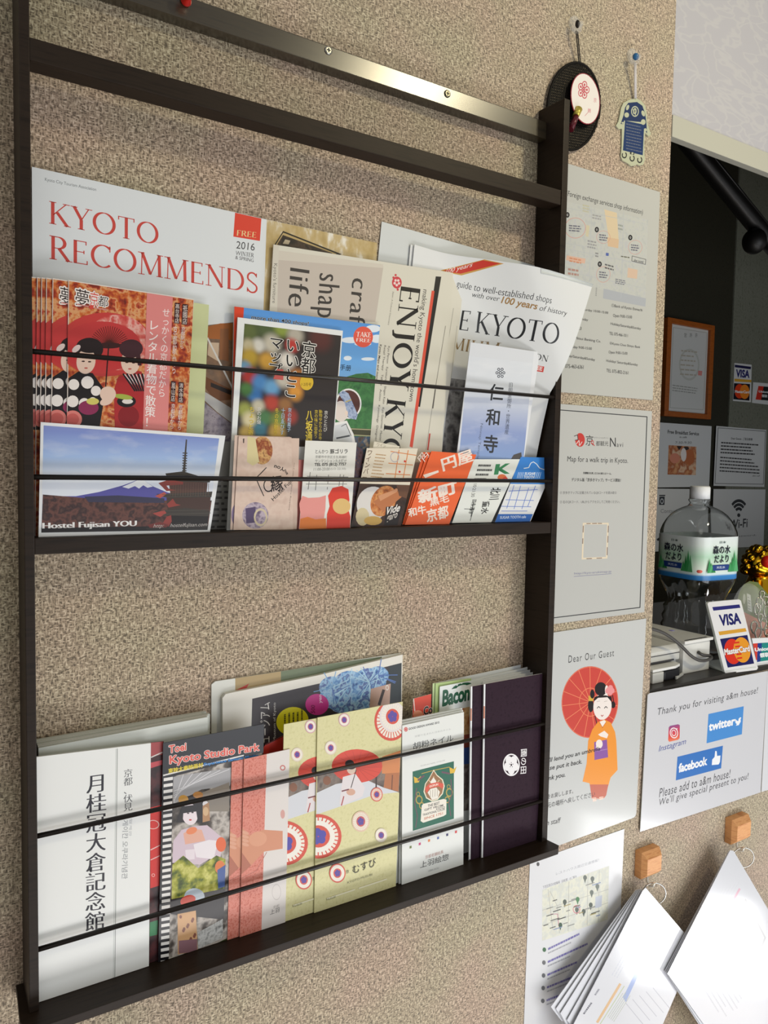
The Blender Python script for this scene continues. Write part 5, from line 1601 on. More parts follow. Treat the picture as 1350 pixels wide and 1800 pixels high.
p.poly(d5((392, 998), (572, 998), (562, 1255), (383, 1262)), 'C0C1BE')
for a, b in (((410, 992), (440, 991)), ((455, 991), (490, 990)), ((500, 990), (530, 990)), ((582, 1010), (580, 1060)), ((579, 1090), (577, 1140)), ((574, 1180), (572, 1240)), ((384, 1010), (382, 1060)), ((380, 1110), (378, 1150)), ((410, 1270), (450, 1268)), ((490, 1266), (530, 1264))):
    p.line([d5(a), d5(b)], 1.4, '8A7468')
p.text('http://kyo-arukimap.jp', d5((312, 1400)), d5((606, 1382)), d5((312, 1378)), '8A8AA8')
p.line(d5((310, 1410), (606, 1388)), .8, '8A8AA8')
p.build('notice', 'second wall notice from the top, framed by a thin dark line', 'notice', NOTICE)

g = lean(-0.0012, 1.5)
corn = [W(0.1300, 1.3116), W(0.3420, 1.3139), W(0.3358 + .0005, 1.0180), W(0.3348, 1.0140), W(0.3318, 1.0120), W(0.1270, 1.0075)]
p = Paper(g, corn, 0.0008, 'CACCCB', 'C2C4C2', 0.3, 0.3, 0.35)
p.text('Dear Our Guest', d6((356, 384)), d6((716, 330)), d6((358, 326)), '3A3A3C', spacing=1.25)
UR, UL = 'D04A40', 'EE8A64'
p.ell(d6((526, 694)), 224 / 4.5, 284 / 4.5, UR, rot=3, n=48)
p.ell(d6((526, 694)), 222 / 4.5, 281 / 4.5, UL, rot=3, n=48, hole=.985)
for k in range(15):
    a = math.radians(24 * k + 6)
    p.line([d6((530, 694)), d6((526 + 222 * math.cos(a), 694 + 280 * math.sin(a)))], 1.1, UL)
p.ell(d6((530, 694)), 90 / 4.5, 114 / 4.5, UL, n=32, hole=.95)
p.line(d6((565, 800), (612, 990)), 1.5, '2A2024')
OR = 'F29A38'
p.poly(d6((640, 830), (690, 855), (725, 930), (735, 1000), (745, 1230), (690, 1290), (670, 1360), (530, 1360), (522, 1335), (468, 1322), (500, 1180), (512, 1000), (545, 910), (590, 850)), OR)
p.poly(d6((525, 1345), (672, 1345), (655, 1430), (640, 1452), (540, 1455)), 'C86A54')
p.poly(d6((545, 1450), (575, 1448), (578, 1475), (550, 1482)), 'F0D8CC'); p.poly(d6((600, 1445), (632, 1440), (630, 1462), (600, 1468)), 'F0D8CC')
p.line(d6((540, 1452), (580, 1460), (640, 1445)), 1.1, 'E8A080')
p.poly(d6((600, 850), (640, 835), (655, 850), (625, 895)), 'F6EDE6'); p.line(d6((600, 850), (625, 895), (655, 850)), 1.1, 'D87C2E')
p.poly(d6((560, 1010), (660, 990), (670, 1130), (562, 1152)), '8E5AA8'); p.line(d6((562, 1085), (665, 1065)), 1, 'B890C8')
p.poly(d6((590, 950), (640, 920), (672, 950), (660, 980), (610, 965)), 'F6EAE2'); p.ell(d6((600, 1025)), 6, 8, 'F6EAE2', n=16); p.poly(d6((570, 1050), (615, 1010), (620, 1045), (585, 1062)), 'F6EAE2')
HB = '221C1E'
p.ell(d6((533, 720)), 5, 12, HB, n=16); p.ell(d6((710, 715)), 4, 6, HB, n=14)
p.poly(d6((515, 645), (555, 640), (552, 685), (515, 685)), 'D8B048')
p.line(d6((705, 640), (720, 720)), 1.6, HB); p.line(d6((692, 645), (704, 715)), 1.6, HB)
p.ell(d6((625, 728)), 72 / 4.5, 106 / 4.5, 'F4EAE4', rot=4, n=32)
p.poly(d6((555, 690), (562, 655), (600, 640), (650, 640), (690, 650), (694, 690), (665, 655), (590, 660)), HB)
p.ell(d6((612, 590)), 48 / 4.5, 54 / 4.5, HB, n=24); p.ell(d6((545, 630)), 4, 8, HB, n=12); p.ell(d6((658, 600)), 3, 9, 'F4EAE4', n=12)
for dx, dy in ((0, 0), (14, -14), (26, 8), (10, 24), (-8, 10)):
    p.ell(d6((675 + dx, 595 + dy)), 4.4, 5, 'EE9A9C', n=14)
for x0 in (595, 652):
    p.line(d6((x0 - 12, 742), (x0, 728), (x0 + 12, 740)), 1.2, HB); p.line(d6((x0 - 14, 690), (x0 + 10, 684)), .7, 'B8A8A0')
p.line(d6((614, 796), (622, 806), (632, 796)), 1.2, 'C84A4A')
p.text("We'll lend you an umbrella", d6((132, 1196)), d6((606, 1086)), d6((134, 1150)), '2A2A2C', shear=0.15, bold=0.012)
p.text('Please put it back.', d6((130, 1258)), d6((462, 1190)), d6((132, 1212)), '2A2A2C', shear=0.15, bold=0.012)
p.text('Thank you.', d6((128, 1340)), d6((330, 1294)), d6((130, 1292)), '2A2A2C', shear=0.15, bold=0.012)
p.text('傘をお貸しします。', d6((160, 1468)), d6((392, 1416)), d6((162, 1430)), '3A3A3C')
p.text('元の場所へ戻してください', d6((188, 1534)), d6((565, 1440)), d6((190, 1490)), '3A3A3C')
p.text('a&m staff', d6((120, 1684)), d6((295, 1646)), d6((122, 1642)), '3A3A3C', shear=0.15)
p.build('notice', 'third wall notice from the top, drawn woman in orange kimono with red parasol', 'notice', NOTICE)

g = lean(-0.0008, 1.0)
p = Paper(g, [W(0.1230, 0.9985), W(0.3112, 0.9992), W(0.3080, 0.7010), W(0.1200, 0.7010)], 0.0007, 'DADBDE', 'D0D1D4', 0.3)
p.ell(e1((137, 297)), 2.6, 3.6, '3A3A3C', n=14)
p.text('レストハウス周辺交通情報！', e1((232, 356)), e1((458, 282)), e1((233, 340)), '9A9CA4')
p.text('下京区周辺の駐輪場（自転車）のご案内', e1((162, 428)), e1((340, 370)), e1((162, 412)), '5A5C64')
p.poly(e1((160, 432), (512, 306), (505, 590), (158, 702)), texmat('street_map_print', ['D6D6C6', 'DEDECE', 'CFD2CA', 'D9D6C4'], 80, 2))
for a, b in (((200, 440), (240, 520)), ((240, 520), (250, 660)), ((160, 540), (508, 430)), ((160, 620), (506, 500)), ((300, 390), (296, 650)), ((400, 350), (396, 620)), ((190, 430), (215, 640)), ((460, 330), (455, 600))):
    p.line([e1(a), e1(b)], .9, 'B4B4AC')
p.line(e1((205, 560), (240, 560), (246, 625)), 1.2, 'C890A0')
p.poly(e1((440, 470), (475, 460), (472, 520), (438, 530)), 'BCC2CE')
rnd = random.Random(9)
for cx, cy, c in ((385, 368, '4A544C'), (424, 374, '4A544C'), (450, 414, '5A645C'), (420, 446, '5A645C'), (278, 496, '4A544C'), (346, 482, '3E7A4A'), (415, 512, '4A544C'), (378, 546, '4A544C'), (342, 536, '5A645C'), (255, 618, '3E5A4A')):
    p.ell(e1((cx, cy)), 3.4, 4.4, c, n=14); p.poly(e1((cx - 8, cy + 4), (cx + 8, cy + 2), (cx, cy + 30)), c)
p.ell(e1((340, 535)), 6.5, 7.5, 'D08088', n=18, hole=.8)
for k in range(26):
    x = 165 + rnd.random() * 320; y = 440 - (x - 160) * .36 + 20 + rnd.random() * 215
    w = rnd.uniform(18, 46)
    p.line([e1((x, y)), e1((x + w, y - w * .33))], 1.5, rnd.choice(('8A8C88', '5A5C58', 'A89A60', '7A8AB0', '3A3C3A')))
for i, y in enumerate((748, 816, 884, 950, 1018)):
    p.ell(e1((170 - 2 * i, y)), 3.2, 4, ('3E6A4A' if i == 0 else '6A6C70'), n=14)
    p.greek(e1((190 - 2 * i, y - 12)), e1((408 - 2 * i, y - 118 + 6 * i)), e1((190 - 2 * i, y + 6)), 1, '7A74B0', .6, i, .02, .08)
    p.greek(e1((190 - 2 * i, y + 10)), e1((330 - 2 * i, y - 56 + 3 * i)), e1((190 - 2 * i, y + 28)), 1, 'A8AAB0', .4, i + 9, .03, .12)
p.build('notice', 'wall notice with a small street map, lowest, below the rack corner', 'notice')

g = lean(-0.0035, 1.2)
def tw(u, v):   # thank-you sheet corners in the photo
    return d8((u, v))
p = Paper(g, [d8((105, 345)), d8((125, 330)), d8((1290, 110)), d8((1220, 1310)), d8((30, 1700))], 0.0012, 'D2D3D8', 'C8CCC8', 0.3, 0.3, 0.35)
TT = '4A4A50'
p.text('Thank you for visiting a&m house!', tw(200, 570), tw(1192, 348), tw(204, 478), TT, shear=0.15, spacing=1.1)
p.text('Instagram', tw(212, 925), tw(482, 846), tw(214, 852), '5A64A0', shear=0.25, bold=0.005)
IG = gradmat('printed_sunset_blend', 0.128, 0.163, [(0, 'F0A070'), (0.35, 'E0503A'), (0.65, 'C83A5A'), (1, '5A4A94')])
p.poly(d8((312, 668), (325, 652), (405, 636), (422, 646), (420, 775), (405, 790), (318, 810), (306, 795)), IG)
p.ell(tw(364, 722), 41 / 5.63, 54 / 5.63, 'F2E8EA', n=32, rot=-8, hole=.80)
p.ell(tw(362, 722), 23 / 5.63, 32 / 5.63, 'F2E8EA', n=28, rot=-8, hole=.74); p.ell(tw(392, 682), 1, 1.4, 'F2E8EA', n=10)
p.poly(d8((705, 535), (1054, 458), (1036, 735), (686, 825)), '4E92D8')
p.text('twitter', tw(710, 702), tw(962, 640), tw(714, 628), 'F4F6FA', bold=0.05)
bird = [(968, 580), (985, 600), (1000, 605), (1004, 580), (1020, 566), (1030, 572), (1022, 585), (1024, 610), (1004, 645), (975, 650), (985, 636), (972, 622)]
p.poly(d8(*bird), 'F4F6FA', False)
p.poly(d8((398, 958), (848, 848), (830, 1072), (382, 1192)), '3C78C4')
p.text('facebook', tw(412, 1112), tw(686, 1036), tw(416, 1030), 'F4F6FA', bold=0.04, spacing=0.95)
p.poly(d8((742, 985), (765, 960), (772, 900), (786, 902), (790, 950), (824, 945), (818, 1010), (805, 1034), (738, 1040)), 'F4F6FA', False)
p.text('Please add to a&m house!', tw(216, 1362), tw(920, 1162), tw(220, 1272), TT, shear=0.15, spacing=1.1)
p.text("We'll give special present to you!", tw(216, 1464), tw(1098, 1196), tw(220, 1372), TT, shear=0.15, spacing=1.1)
p.build('notice', 'landscape thank-you notice with blue social media panels below the counter', 'notice')
p = Paper(lean(-0.0030, 1.2), [(1349.5, 1180), (1395, 1171), (1385, 1379), (1338.5, 1392)], 0.0012, 'DEE0E4', 'D4D8D4', 0.25, 0.5, 0.35)
p.build('notice', 'white notice at the right edge of the photo beside the thank-you notice', 'notice')

# ------------------------------------------------------------------ hangings on the wallpaper
CLEAR = clearmat('clear_plastic_hook', 'F0F2F0', 0.16, 0.05)
def clear_hook(x, z, lab):
    e = empty('wall_hook', (x, 0, z), lab, 'hook')
    m = MB(); m.tube([(x + .004, -0.0002, z + .012), (x + .004, -0.0035, z + .012)], 0.0095, 20)
    m.build('base_disc', CLEAR, e)
    m = MB(); m.tube([(x, -0.003, z + .004), (x, -0.010, z - .003), (x, -0.015, z - .003), (x, -0.017, z + .003)], [.003, .003, .0028, .0022], 10)
    m.ball((x, -0.0165, z + .004), 0.0034, seg=10)
    m.build('peg', CLEAR, e)

hx, hz = unproj(1014, 52, lambda x, z: -0.01)
clear_hook(hx, hz, 'clear plastic hook holding the black woven fan')
fc = unproj(1009, 187, lambda x, z: -0.004)
fan = empty('woven_fan', (fc[0], -0.004, fc[1] - .054), 'round black woven fan with a little white paper fan on its face', 'fan')
blackweave = texmat('black_cane', ['0C0A08', '16130F', '100E0C'], 300, 2, rough=0.6, spec=0.15)
m = MB()
RX, RZ = 0.0475, 0.0565
ax = math.radians(-14)
def fp(a, k, y):
    x, z = RX * k * math.cos(a), RZ * k * math.sin(a)
    return (fc[0] + x * math.cos(ax) - z * math.sin(ax) * 0.5, y, fc[1] + x * .12 + z)
m.tube([fp(2 * math.pi * k / 40, 1, -0.004) for k in range(40)], 0.0018, 8, closed=True)
m.build('rim', blackweave, fan)
m = MB()
n = 16
for i in range(-n, n + 1):     # woven strips, small square gaps stay open
    t = i / n * 0.985
    h = math.sqrt(1 - t * t)
    for vert in (0, 1):
        A, B = ((t, -h), (t, h)) if vert else ((-h, t), (h, t))
        def P(q, y): return (fc[0] + RX * q[0] - RZ * q[1] * math.sin(ax) * .5, y, fc[1] + RX * q[0] * .12 + RZ * q[1])
        y = -0.0040 - .0006 * vert
        w = 0.00095
        if vert: m.prism([P(A, y) , (P(A, y)[0] + 2 * w, y, P(A, y)[2]), (P(B, y)[0] + 2 * w, y, P(B, y)[2]), P(B, y)], (0, .0004, 0))
        else: m.prism([P(A, y), P(B, y), (P(B, y)[0], y, P(B, y)[2] + 2 * w), (P(A, y)[0], y, P(A, y)[2] + 2 * w)], (0, .0004, 0))
m.build('woven_panel', blackweave, fan)
topz = fp(math.pi / 2, 1, 0)
m = MB()
for s in (-.0014, .0014):
    m.tube([(topz[0] + s, -0.005, topz[2] - .001), (hx + s, -0.010, hz - .002)], 0.0008, 6)
m.ball((hx - .0005, -0.0115, hz + .006), 0.0042, seg=10, sc=(.8, .7, 1.2))
co = m.build('cord', mat('15100E', .6), fan)
# little paper fan, part of the ornament
uc = unproj(*e4((622, 740)), lambda x, z: -0.011)
gu = lean(-0.0105, uc[1], 0.03, 0.05, uc[0])
def ring_px(c, rx, ry, rot, n=36):
    cr, sr = math.cos(math.radians(rot)), math.sin(math.radians(rot))
    return [(c[0] + rx * math.cos(t) * cr - ry * math.sin(t) * sr, c[1] + rx * math.cos(t) * sr + ry * math.sin(t) * cr) for t in (2 * math.pi * k / n for k in range(n))]
cu = e4((622, 740))
p = Paper(gu, ring_px(cu, 25.2, 45.5, -8), 0.0008, '8E1E34', '8E1E34')
p.ell(cu, 23.9, 44.0, 'F0EAE4', rot=-8, n=36)
for k in range(5):
    a = math.radians(72 * k)
    c_ = (e4((606, 665))[0] + 6 * math.cos(a), e4((606, 665))[1] + 9.5 * math.sin(a))
    p.ell(c_, 4.6, 6.6, 'C84A5A', n=18, hole=.72); p.line([e4((606, 665)), c_], 1.2, 'C84A5A'); p.ell(c_, 1.6, 2.4, 'C84A5A', n=8)
p.text('京', e4((690, 770)), e4((716, 775)), e4((692, 730)), 'D88A94'); p.text('舞', e4((640, 860)), e4((668, 862)), e4((642, 822)), 'D88A94')
p.line(e4((618, 885), (650, 850)), 1, 'D8A0A4')
pf = p.build('paper_fan', parent=fan)
pf['label'] = 'small white paper fan with red border'
h0, h1 = unproj(*e4((548, 872)), gu), unproj(*e4((492, 1005)), gu)
m = MB(); m.tube([(h0[0], gu(*h0) - .001, h0[1]), (h1[0], gu(*h1) - .001, h1[1])], [0.0034, 0.0042], 12); m.build('handle', mat('5A1220', .3), pf)
m = MB(); f0, f1 = unproj(*e4((560, 830)), gu), unproj(*e4((536, 890)), gu)
m.tube([(f0[0], gu(*f0) - .0008, f0[1]), (f1[0], gu(*f1) - .0008, f1[1])], [0.0052, 0.0042], 12); m.build('ferrule', mat('D8C45A', .3, .5, .6), pf)

# hand-shaped charm
hx2, hz2 = unproj(*e4((1040, 425)), lambda x, z: -0.01)
clear_hook(hx2, hz2, 'clear plastic hook holding the hand-shaped charm')
gh = lean(-0.0022, 2.0)
hand = [(1000, 745), (1060, 738), (1095, 758), (1130, 800), (1142, 860), (1145, 930), (1160, 990), (1178, 1040), (1160, 1060), (1128, 1030), (1122, 1100), (1122, 1200), (1128, 1255), (1112, 1300), (1080, 1308), (1062, 1296), (1045, 1306),
        (1010, 1312), (985, 1290), (965, 1278), (935, 1262), (922, 1225), (930, 1150), (932, 1080), (932, 995), (905, 998), (882, 968), (902, 935), (915, 880), (925, 820), (945, 775)]
CRM = 'BEC2A6'
e = empty('hand_charm', (unproj(*e4((1030, 1000)), gh)[0], -0.0022, unproj(*e4((1030, 1310)), gh)[1]), 'cream and blue hand-shaped charm on a pale ribbon, right of the fan', 'charm')
class PolyPaper(Paper): pass
p = Paper(gh, e4(*hand), 0.0018, CRM, 'BDBEA4', 0.3)
def np_(pts, c): p.poly(e4(*pts), c, False)
BL = '182F5C'
np_([(985, 775), (1060, 768), (1105, 800), (1130, 870), (1140, 960), (1145, 1035), (1120, 1000), (1112, 940), (950, 925), (945, 955), (920, 955), (945, 880), (958, 815)], BL)
np_([(958, 925), (1120, 960), (1108, 1220), (940, 1178)], '1A3666')
p.ell(e4((1042, 848)), 33 / 4.82, 46 / 4.82, CRM, n=24, hole=.78); p.ell(e4((1042, 845)), 3, 5.5, CRM, n=16, hole=.55); p.line(e4((1042, 820), (1046, 880)), 1.2, CRM); p.line(e4((1025, 830), (1030, 870)), 1, CRM)
for cx, cy, rx, ry, r_ in ((980, 815, 12, 24, 20), (1112, 865, 14, 26, -20), (972, 878, 20, 22, 0), (1112, 938, 20, 24, 0), (938, 945, 10, 8, 0), (1130, 1005, 12, 14, 0)):
    p.ell(e4((cx, cy)), rx / 4.82, ry / 4.82, CRM, n=16, rot=r_)
for i in range(9):
    y = 945 + 26 * i
    p.greek(e4((968, y)), e4((1102, y + 30)), e4((966, y + 16)), 1, '6A7080', .5, i, .05, .16, .1)
for cx, cy in ((952, 1218), (1018, 1245), (1082, 1258)):
    p.ell(e4((cx, cy)), 22 / 4.82, 28 / 4.82, '2A2C2A', n=20, hole=.62, a0=-60, a1=220)
np_([(1000, 1190), (1038, 1196), (1034, 1216), (1000, 1210)], '2A2C2A'); p.ell(e4((1020, 1203)), 2, 2, CRM, n=10)
p.build('hand_plate', parent=e)
m = MB()
tx, tz = unproj(*e4((1042, 740)), gh)
for s in (-.0012, .0012):
    m.tube([(tx + s, -0.003, tz), (hx2 + s, -0.011, hz2 - .002)], 0.0011, 6)
m.build('ribbon', mat('E0DCDC', .6), e)
m = MB(); m.ball((hx2 - .001, -0.0125, hz2 + .005), 0.005, seg=12, sc=(1, .8, .9)); b_ = m.build('bead', mat('2A6AA0', .25), e); b_['label'] = 'blue bead'

# wooden hooks with ring-bound sheets in sleeves
WOOD = texmat('light_wood_block', ['D8945A', 'E4A870', 'CC8650'], 60, 3, (1, 1, 8), rough=0.45)
STEEL = mat('C8C8C4', 0.2, 0.5, 1.0)
def wood_hook(x0, x1, z0, z1, lab):
    e = empty('wooden_hook', ((x0 + x1) / 2, 0, z0), lab, 'hook')
    xm = (x0 + x1) / 2
    a = [(x0, -0.0003, z0), (x1, -0.0003, z0), (x1, -0.0003, z1), (x0, -0.0003, z1)]
    b = [(x, -0.012, z) for x, _, z in a]
    i = 0.0085
    c = [(x0 + i * .5, -0.020, z0 + i), (x1 - i * .5, -0.020, z0 + i), (x1 - i * .5, -0.020, z1 - i), (x0 + i * .5, -0.020, z1 - i)]
    m = MB(); m.loft([a, b, c], smooth=False); m.build('wood_block', WOOD, e)
    m = MB(); m.tube([(xm, -0.008, z0 + .002), (xm, -0.008, z0 - .010), (xm, -0.012, z0 - .015), (xm, -0.019, z0 - .013), (xm, -0.021, z0 - .006)], 0.0017, 8)
    m.build('metal_hook', mat('E8E6DC', .25, .5, .3), e)
    return xm, z0 - .012
def bundle(xm, zt, corners_list, lab, decor, ringr, backs):
    ring_c = Vector((xm + .004, -0.018, zt - ringr + .003))
    e = empty('ring_bound_sheets', (xm, -0.02, zt - .3), lab, 'documents')
    m = MB()
    m.tube([ring_c + Vector((ringr * math.sin(t) * .9, ringr * math.sin(t) * -.55, ringr * math.cos(t))) for t in (2 * math.pi * k / 28 for k in range(28))], 0.0010, 8, closed=True)
    m.build('binder_ring', STEEL, e)
    for i, (g, cs) in enumerate(corners_list):
        q = Paper(g, cs, 0.0007, 'D6D8DE', 'CDCFD8', 0.3, 0.3, 0.0 if i < backs else 1.0)
        if i == len(corners_list) - 1: decor(q)
        q.build('sheet', parent=e)

xm, zt = wood_hook(0.3385, 0.3790, 0.919, 0.960, 'light wooden hook on the left, holding the fan of ring-bound sheets')
def gb(k): return lean(-0.0150 - .0022 * k, 0.91, 0.10)
def dec1(q):
    q.poly(e1((585, 1000), (662, 845), (672, 870), (600, 1025)), '9AACD8')
    q.line(e1((450, 1130), (570, 930)), 4.5, 'D8B48A'); q.line(e1((465, 1140), (592, 940)), 1.5, 'B8C4A0')
    q.greek(e1((520, 880)), e1((700, 560)), e1((560, 900)), 3, 'C8CCD6', .3, 3, .02, .06)
    for k in range(5):
        q.line(e1((600 + 36 * k, 1030 - 20 * k), (690 + 36 * k, 1140 - 20 * k)), 1.3, 'B8BAC4')
    q.greek(e1((370, 1085)), e1((430, 1000)), e1((385, 1090)), 1, '6A6C78', .6, 2, .04, .1)
    q.greek(e1((430, 985)), e1((460, 940)), e1((445, 990)), 1, '8A8C98', .6, 2, .06, .14)
    q.greek(e1((500, 1100)), e1((590, 960)), e1((540, 1130)), 5, 'B4BCB0', .35, 7, .02, .06)
sheets = []
for k, (tp, lb, bb) in enumerate((((655, 432), (205, 1050), (262, 1125)), ((664, 430), (232, 1060), (300, 1170)), ((672, 428), (255, 1085), (340, 1240)), ((682, 426), (290, 1120), (420, 1300)))):
    sheets.append((gb(k), e1(tp, lb, bb, (760, 1100), (860, 700))))
sheets.append((gb(5), e1((690, 436), (705, 421), (915, 667), (960, 760), (640, 1500), (330, 1290), (310, 1170))))
bundle(xm, zt, sheets, 'fan of white sleeved sheets on a ring under the left wooden hook', dec1, 0.017, 4)

xm, zt = wood_hook(0.5620, 0.6080, 0.9155, 0.9575, 'light wooden hook on the right, near the photo edge')
def gb2(k): return lean(-0.0290 - .0022 * k, 0.91, 0.10)
def dec2(q):
    q.line(e1((1112, 588), (1200, 428)), 3.6, 'DCAEC0'); q.line(e1((1105, 600), (1135, 545)), 3, 'B8C0B0')
    q.poly(e1((1208, 520), (1232, 478), (1340, 685), (1318, 738)), 'B4B4B8'); q.poly(e1((1222, 515), (1234, 495), (1330, 685), (1318, 715)), 'D0D0D4')
    for k in range(5):
        q.line(e1((1030 + 22 * k, 580 - 12 * k), (1110 + 22 * k, 430 - 10 * k)), .9, 'D2D4DA')
    q.greek(e1((1030, 540)), e1((1058, 488)), e1((1042, 546)), 1, '8A8C98', .6, 2, .08, .16)
    for k in range(7):
        q.greek(e1((1010 + 20 * k, 960 - 12 * k)), e1((1110 + 20 * k, 1120 - 12 * k)), e1((1020 + 20 * k, 955 - 12 * k)), 1, 'C4C6CE', .6, k, .02, .05)
sheets = [(gb2(0), e1((1142, 232), (806, 862), (990, 1150), (1260, 1500), (1500, 860))),
          (gb2(1), e1((1146, 228), (814, 868), (1000, 1150), (1260, 1500), (1500, 850))),
          (gb2(2), e1((1150, 224), (1168, 226), (1365, 560), (1560, 900), (1300, 1520), (1010, 1140), (820, 874)))]
bundle(xm, zt, sheets, 'white sleeved sheets on a ring under the right wooden hook', dec2, 0.017, 2)

# ------------------------------------------------------------------ on the counter
# white printer / card reader
PW, PW2 = mat('DDDDD8', .4), mat('CDCDC8', .4)
e = empty('receipt_printer', (0.46, 0.1, ZC), 'white receipt printer on the dark counter beside the opening edge', 'printer')
x0, x1, yf, yb, zt_ = 0.476, 0.546, 0.031, 0.170, ZC + .052
m = MB(); m.prism([(x0, yf, ZC), (x0, yf, zt_ - .004), (x0, yf + .006, zt_), (x0, yb, zt_), (x0, yb, ZC)], (x1 - x0, 0, 0), .0025); m.build('paper_housing', PW, e)
m = MB(); m.prism([(x0 - .001, yf - .003, zt_ - .002), (x0 - .001, yf - .003, zt_ + .003), (x0 - .001, yb, zt_ + .003), (x0 - .001, yb, zt_ - .002)], (x1 - x0 + .005, 0, 0), .0012)
m.build('lid', mat('E4E4E0', .35), e)
m = MB(); m.box(x0 + .006, x1 - .008, yf + .0005, yf + .0035, zt_ + .0028, zt_ + .0034); m.build('paper_slot', mat('26262A', .5), e)
m = MB(); m.box(x0 + .048, x0 + .056, .09, .097, zt_ + .003, zt_ + .0036, .0002); m.build('status_light', mat('A8A4F0', .3), e)
m = MB(); m.prism([(0.32, yf + .006, ZC + .024), (0.32, yf + .006, zt_ - .010), (0.32, yf + .012, zt_ - .003), (0.32, yb + .03, zt_ + .004), (0.32, yb + .03, ZC + .024)], (x0 - .32, 0, 0), .003); m.build('print_body', PW, e)
m = MB(); m.box(0.32, x0, yf + .012, yb + .02, ZC, ZC + .025, .002); m.build('base', PW2, e)
m = MB(); m.box(0.40, x0 - .002, yf + .0052, yf + .008, zt_ - .0165, zt_ - .0155); m.box(0.40, x0 - .016, yf + .0048, yf + .0065, ZC + .0245, ZC + .0268); m.build('seam', mat('46464A', .6), e)
m = MB(); m.prism([(0.385, yf - .014, ZC + .018), (0.440, yf - .014, ZC + .018), (0.458, yf - .008, ZC + .018), (0.464, yf + .007, ZC + .018), (0.385, yf + .007, ZC + .018)], (0, 0, .0045), .0015)
m.build('front_tray', mat('E6E6E2', .35), e)
m = MB(); m.prism([(0.415, yf - .012, ZC + .0004), (0.452, yf - .012, ZC + .0004), (0.466, yf - .002, ZC + .0004), (0.470, yf + .013, ZC + .0004), (0.415, yf + .013, ZC + .0004)], (0, 0, .015), .003); m.build('cutter_mouth', mat('1E1E22', .35), e)
m = MB(); m.prism([(0.440, yf - .016, ZC + .0003), (0.474, yf - .004, ZC + .0003), (0.474, yf - .001, ZC + .0003), (0.440, yf - .013, ZC + .0003)], (0, 0, .0045), .0008); m.build('mouth_lip', PW2, e)
m = MB(); m.box(0.385, 0.412, yf - .014, yf + .012, ZC, ZC + .017, .003); m.build('foot', PW2, e)

cy_ = lambda px, py, Y: (unproj(px, py, lambda a, b: Y)[0], Y, unproj(px, py, lambda a, b: Y)[1])
m = MB()
path = [cy_(*d7((60, 1318)), .030), cy_(*d7((140, 1330)), .029), cy_(*d7((230, 1362)), .026), cy_(*d7((320, 1420)), .024), cy_(*d7((400, 1490)), .021), cy_(*d7((470, 1560)), .019), cy_(*d7((540, 1602)), .018), cy_(*d7((600, 1605)), .018), cy_(*d7((650, 1585)), .020), cy_(*d7((640, 1565)), .024), cy_(*d7((590, 1560)), .024), cy_(*d7((555, 1545)), .026), cy_(*d7((540, 1530)), .030)]
def smooth(pts, n=4):
    out = []
    for i in range(len(pts) - 1):
        p0, p1, p2, p3 = [Vector(pts[max(0, min(len(pts) - 1, k))]) for k in (i - 1, i, i + 1, i + 2)]
        for t in (j / n for j in range(n)):
            out.append(0.5 * ((2 * p1) + (p2 - p0) * t + (2 * p0 - 5 * p1 + 4 * p2 - p3) * t * t + (3 * p1 - p0 - 3 * p2 + p3) * t ** 3))
    return out + [Vector(pts[-1])]
m.tube(smooth(path), 0.0026, 10)
tag(m.build('power_cable', mat('4A4846', .45)), 'dark grey cable looping over the front of the white receipt printer', 'cable')

# two-litre water bottle, seen on its corner
bx, by = unproj(*d7((528, 700)), lambda a, b: 0.125)[0], 0.125
e = empty('water_bottle', (bx, by, ZC), 'big clear plastic water bottle with white cap and green label', 'bottle')
view = math.atan2(by - CAM_LOC[1], bx - CAM_LOC[0])
def brow(z, r, sq=0.0, n=48, flute=0.0):
    out = []
    for k in range(n):
        a = 2 * math.pi * k / n
        k_ = 4.5
        rs = 1.0 / (abs(math.cos(a)) ** k_ + abs(math.sin(a)) ** k_) ** (1 / k_)     # rounded square
        rr = r * ((1 - sq) + sq * rs * 0.90) * (1 + flute * math.cos(12 * a))
        aa = a + view + math.pi / 4 + math.radians(4)
        out.append((bx + rr * math.cos(aa), by + rr * math.sin(aa), z))
    return out
zc = ZC
prof = [(0.002, .040, .6, 0), (0.006, .046, .8, 0), (0.016, .0485, .9, 0), (0.022, .0455, .9, .02), (0.030, .0485, .9, .02), (0.038, .0450, .9, .02), (0.046, .0480, .9, .02), (0.054, .0445, .9, .03), (0.062, .0470, .9, .03), (0.070, .0435, .9, .03), (0.080, .0455, .85, .04), (0.090, .0400, .8, .04), (0.100, .0410, .8, .03),
        (0.112, .0455, .9, 0), (0.126, .0505, 1, 0), (0.135, .0525, 1, 0), (0.208, .0525, 1, 0), (0.216, .0520, .95, 0), (0.226, .0500, .7, 0), (0.236, .0465, .4, 0), (0.245, .0410, .2, 0), (0.252, .0340, 0, 0), (0.257, .0260, 0, 0), (0.261, .0170, 0, 0), (0.266, .0140, 0, 0), (0.270, .0165, 0, 0), (0.272, .0165, 0, 0), (0.274, .0140, 0, 0), (0.288, .0140, 0, 0)]
SCB = 1.16
m = MB()     # thin-walled shell: outer and inner skin
m.loft([brow(zc + z * 1.03, r * SCB, sq, 48, fl) for z, r, sq, fl in prof])
body = m.build('bottle_body', glassmat('clear_water_plastic', 0.02, 1.45, 'FBFDFD'), e, origin=(bx, by, zc))
m = MB()
m.loft([brow(zc + z * 1.03 + (.0007 if i == 0 else (-.0007 if i == len(prof) - 1 else 0)), r * SCB - .0008, sq, 48, fl) for i, (z, r, sq, fl) in enumerate(prof)])
skin = m.build('inner_skin', body.data.materials[0], None, origin=(bx, by, zc))
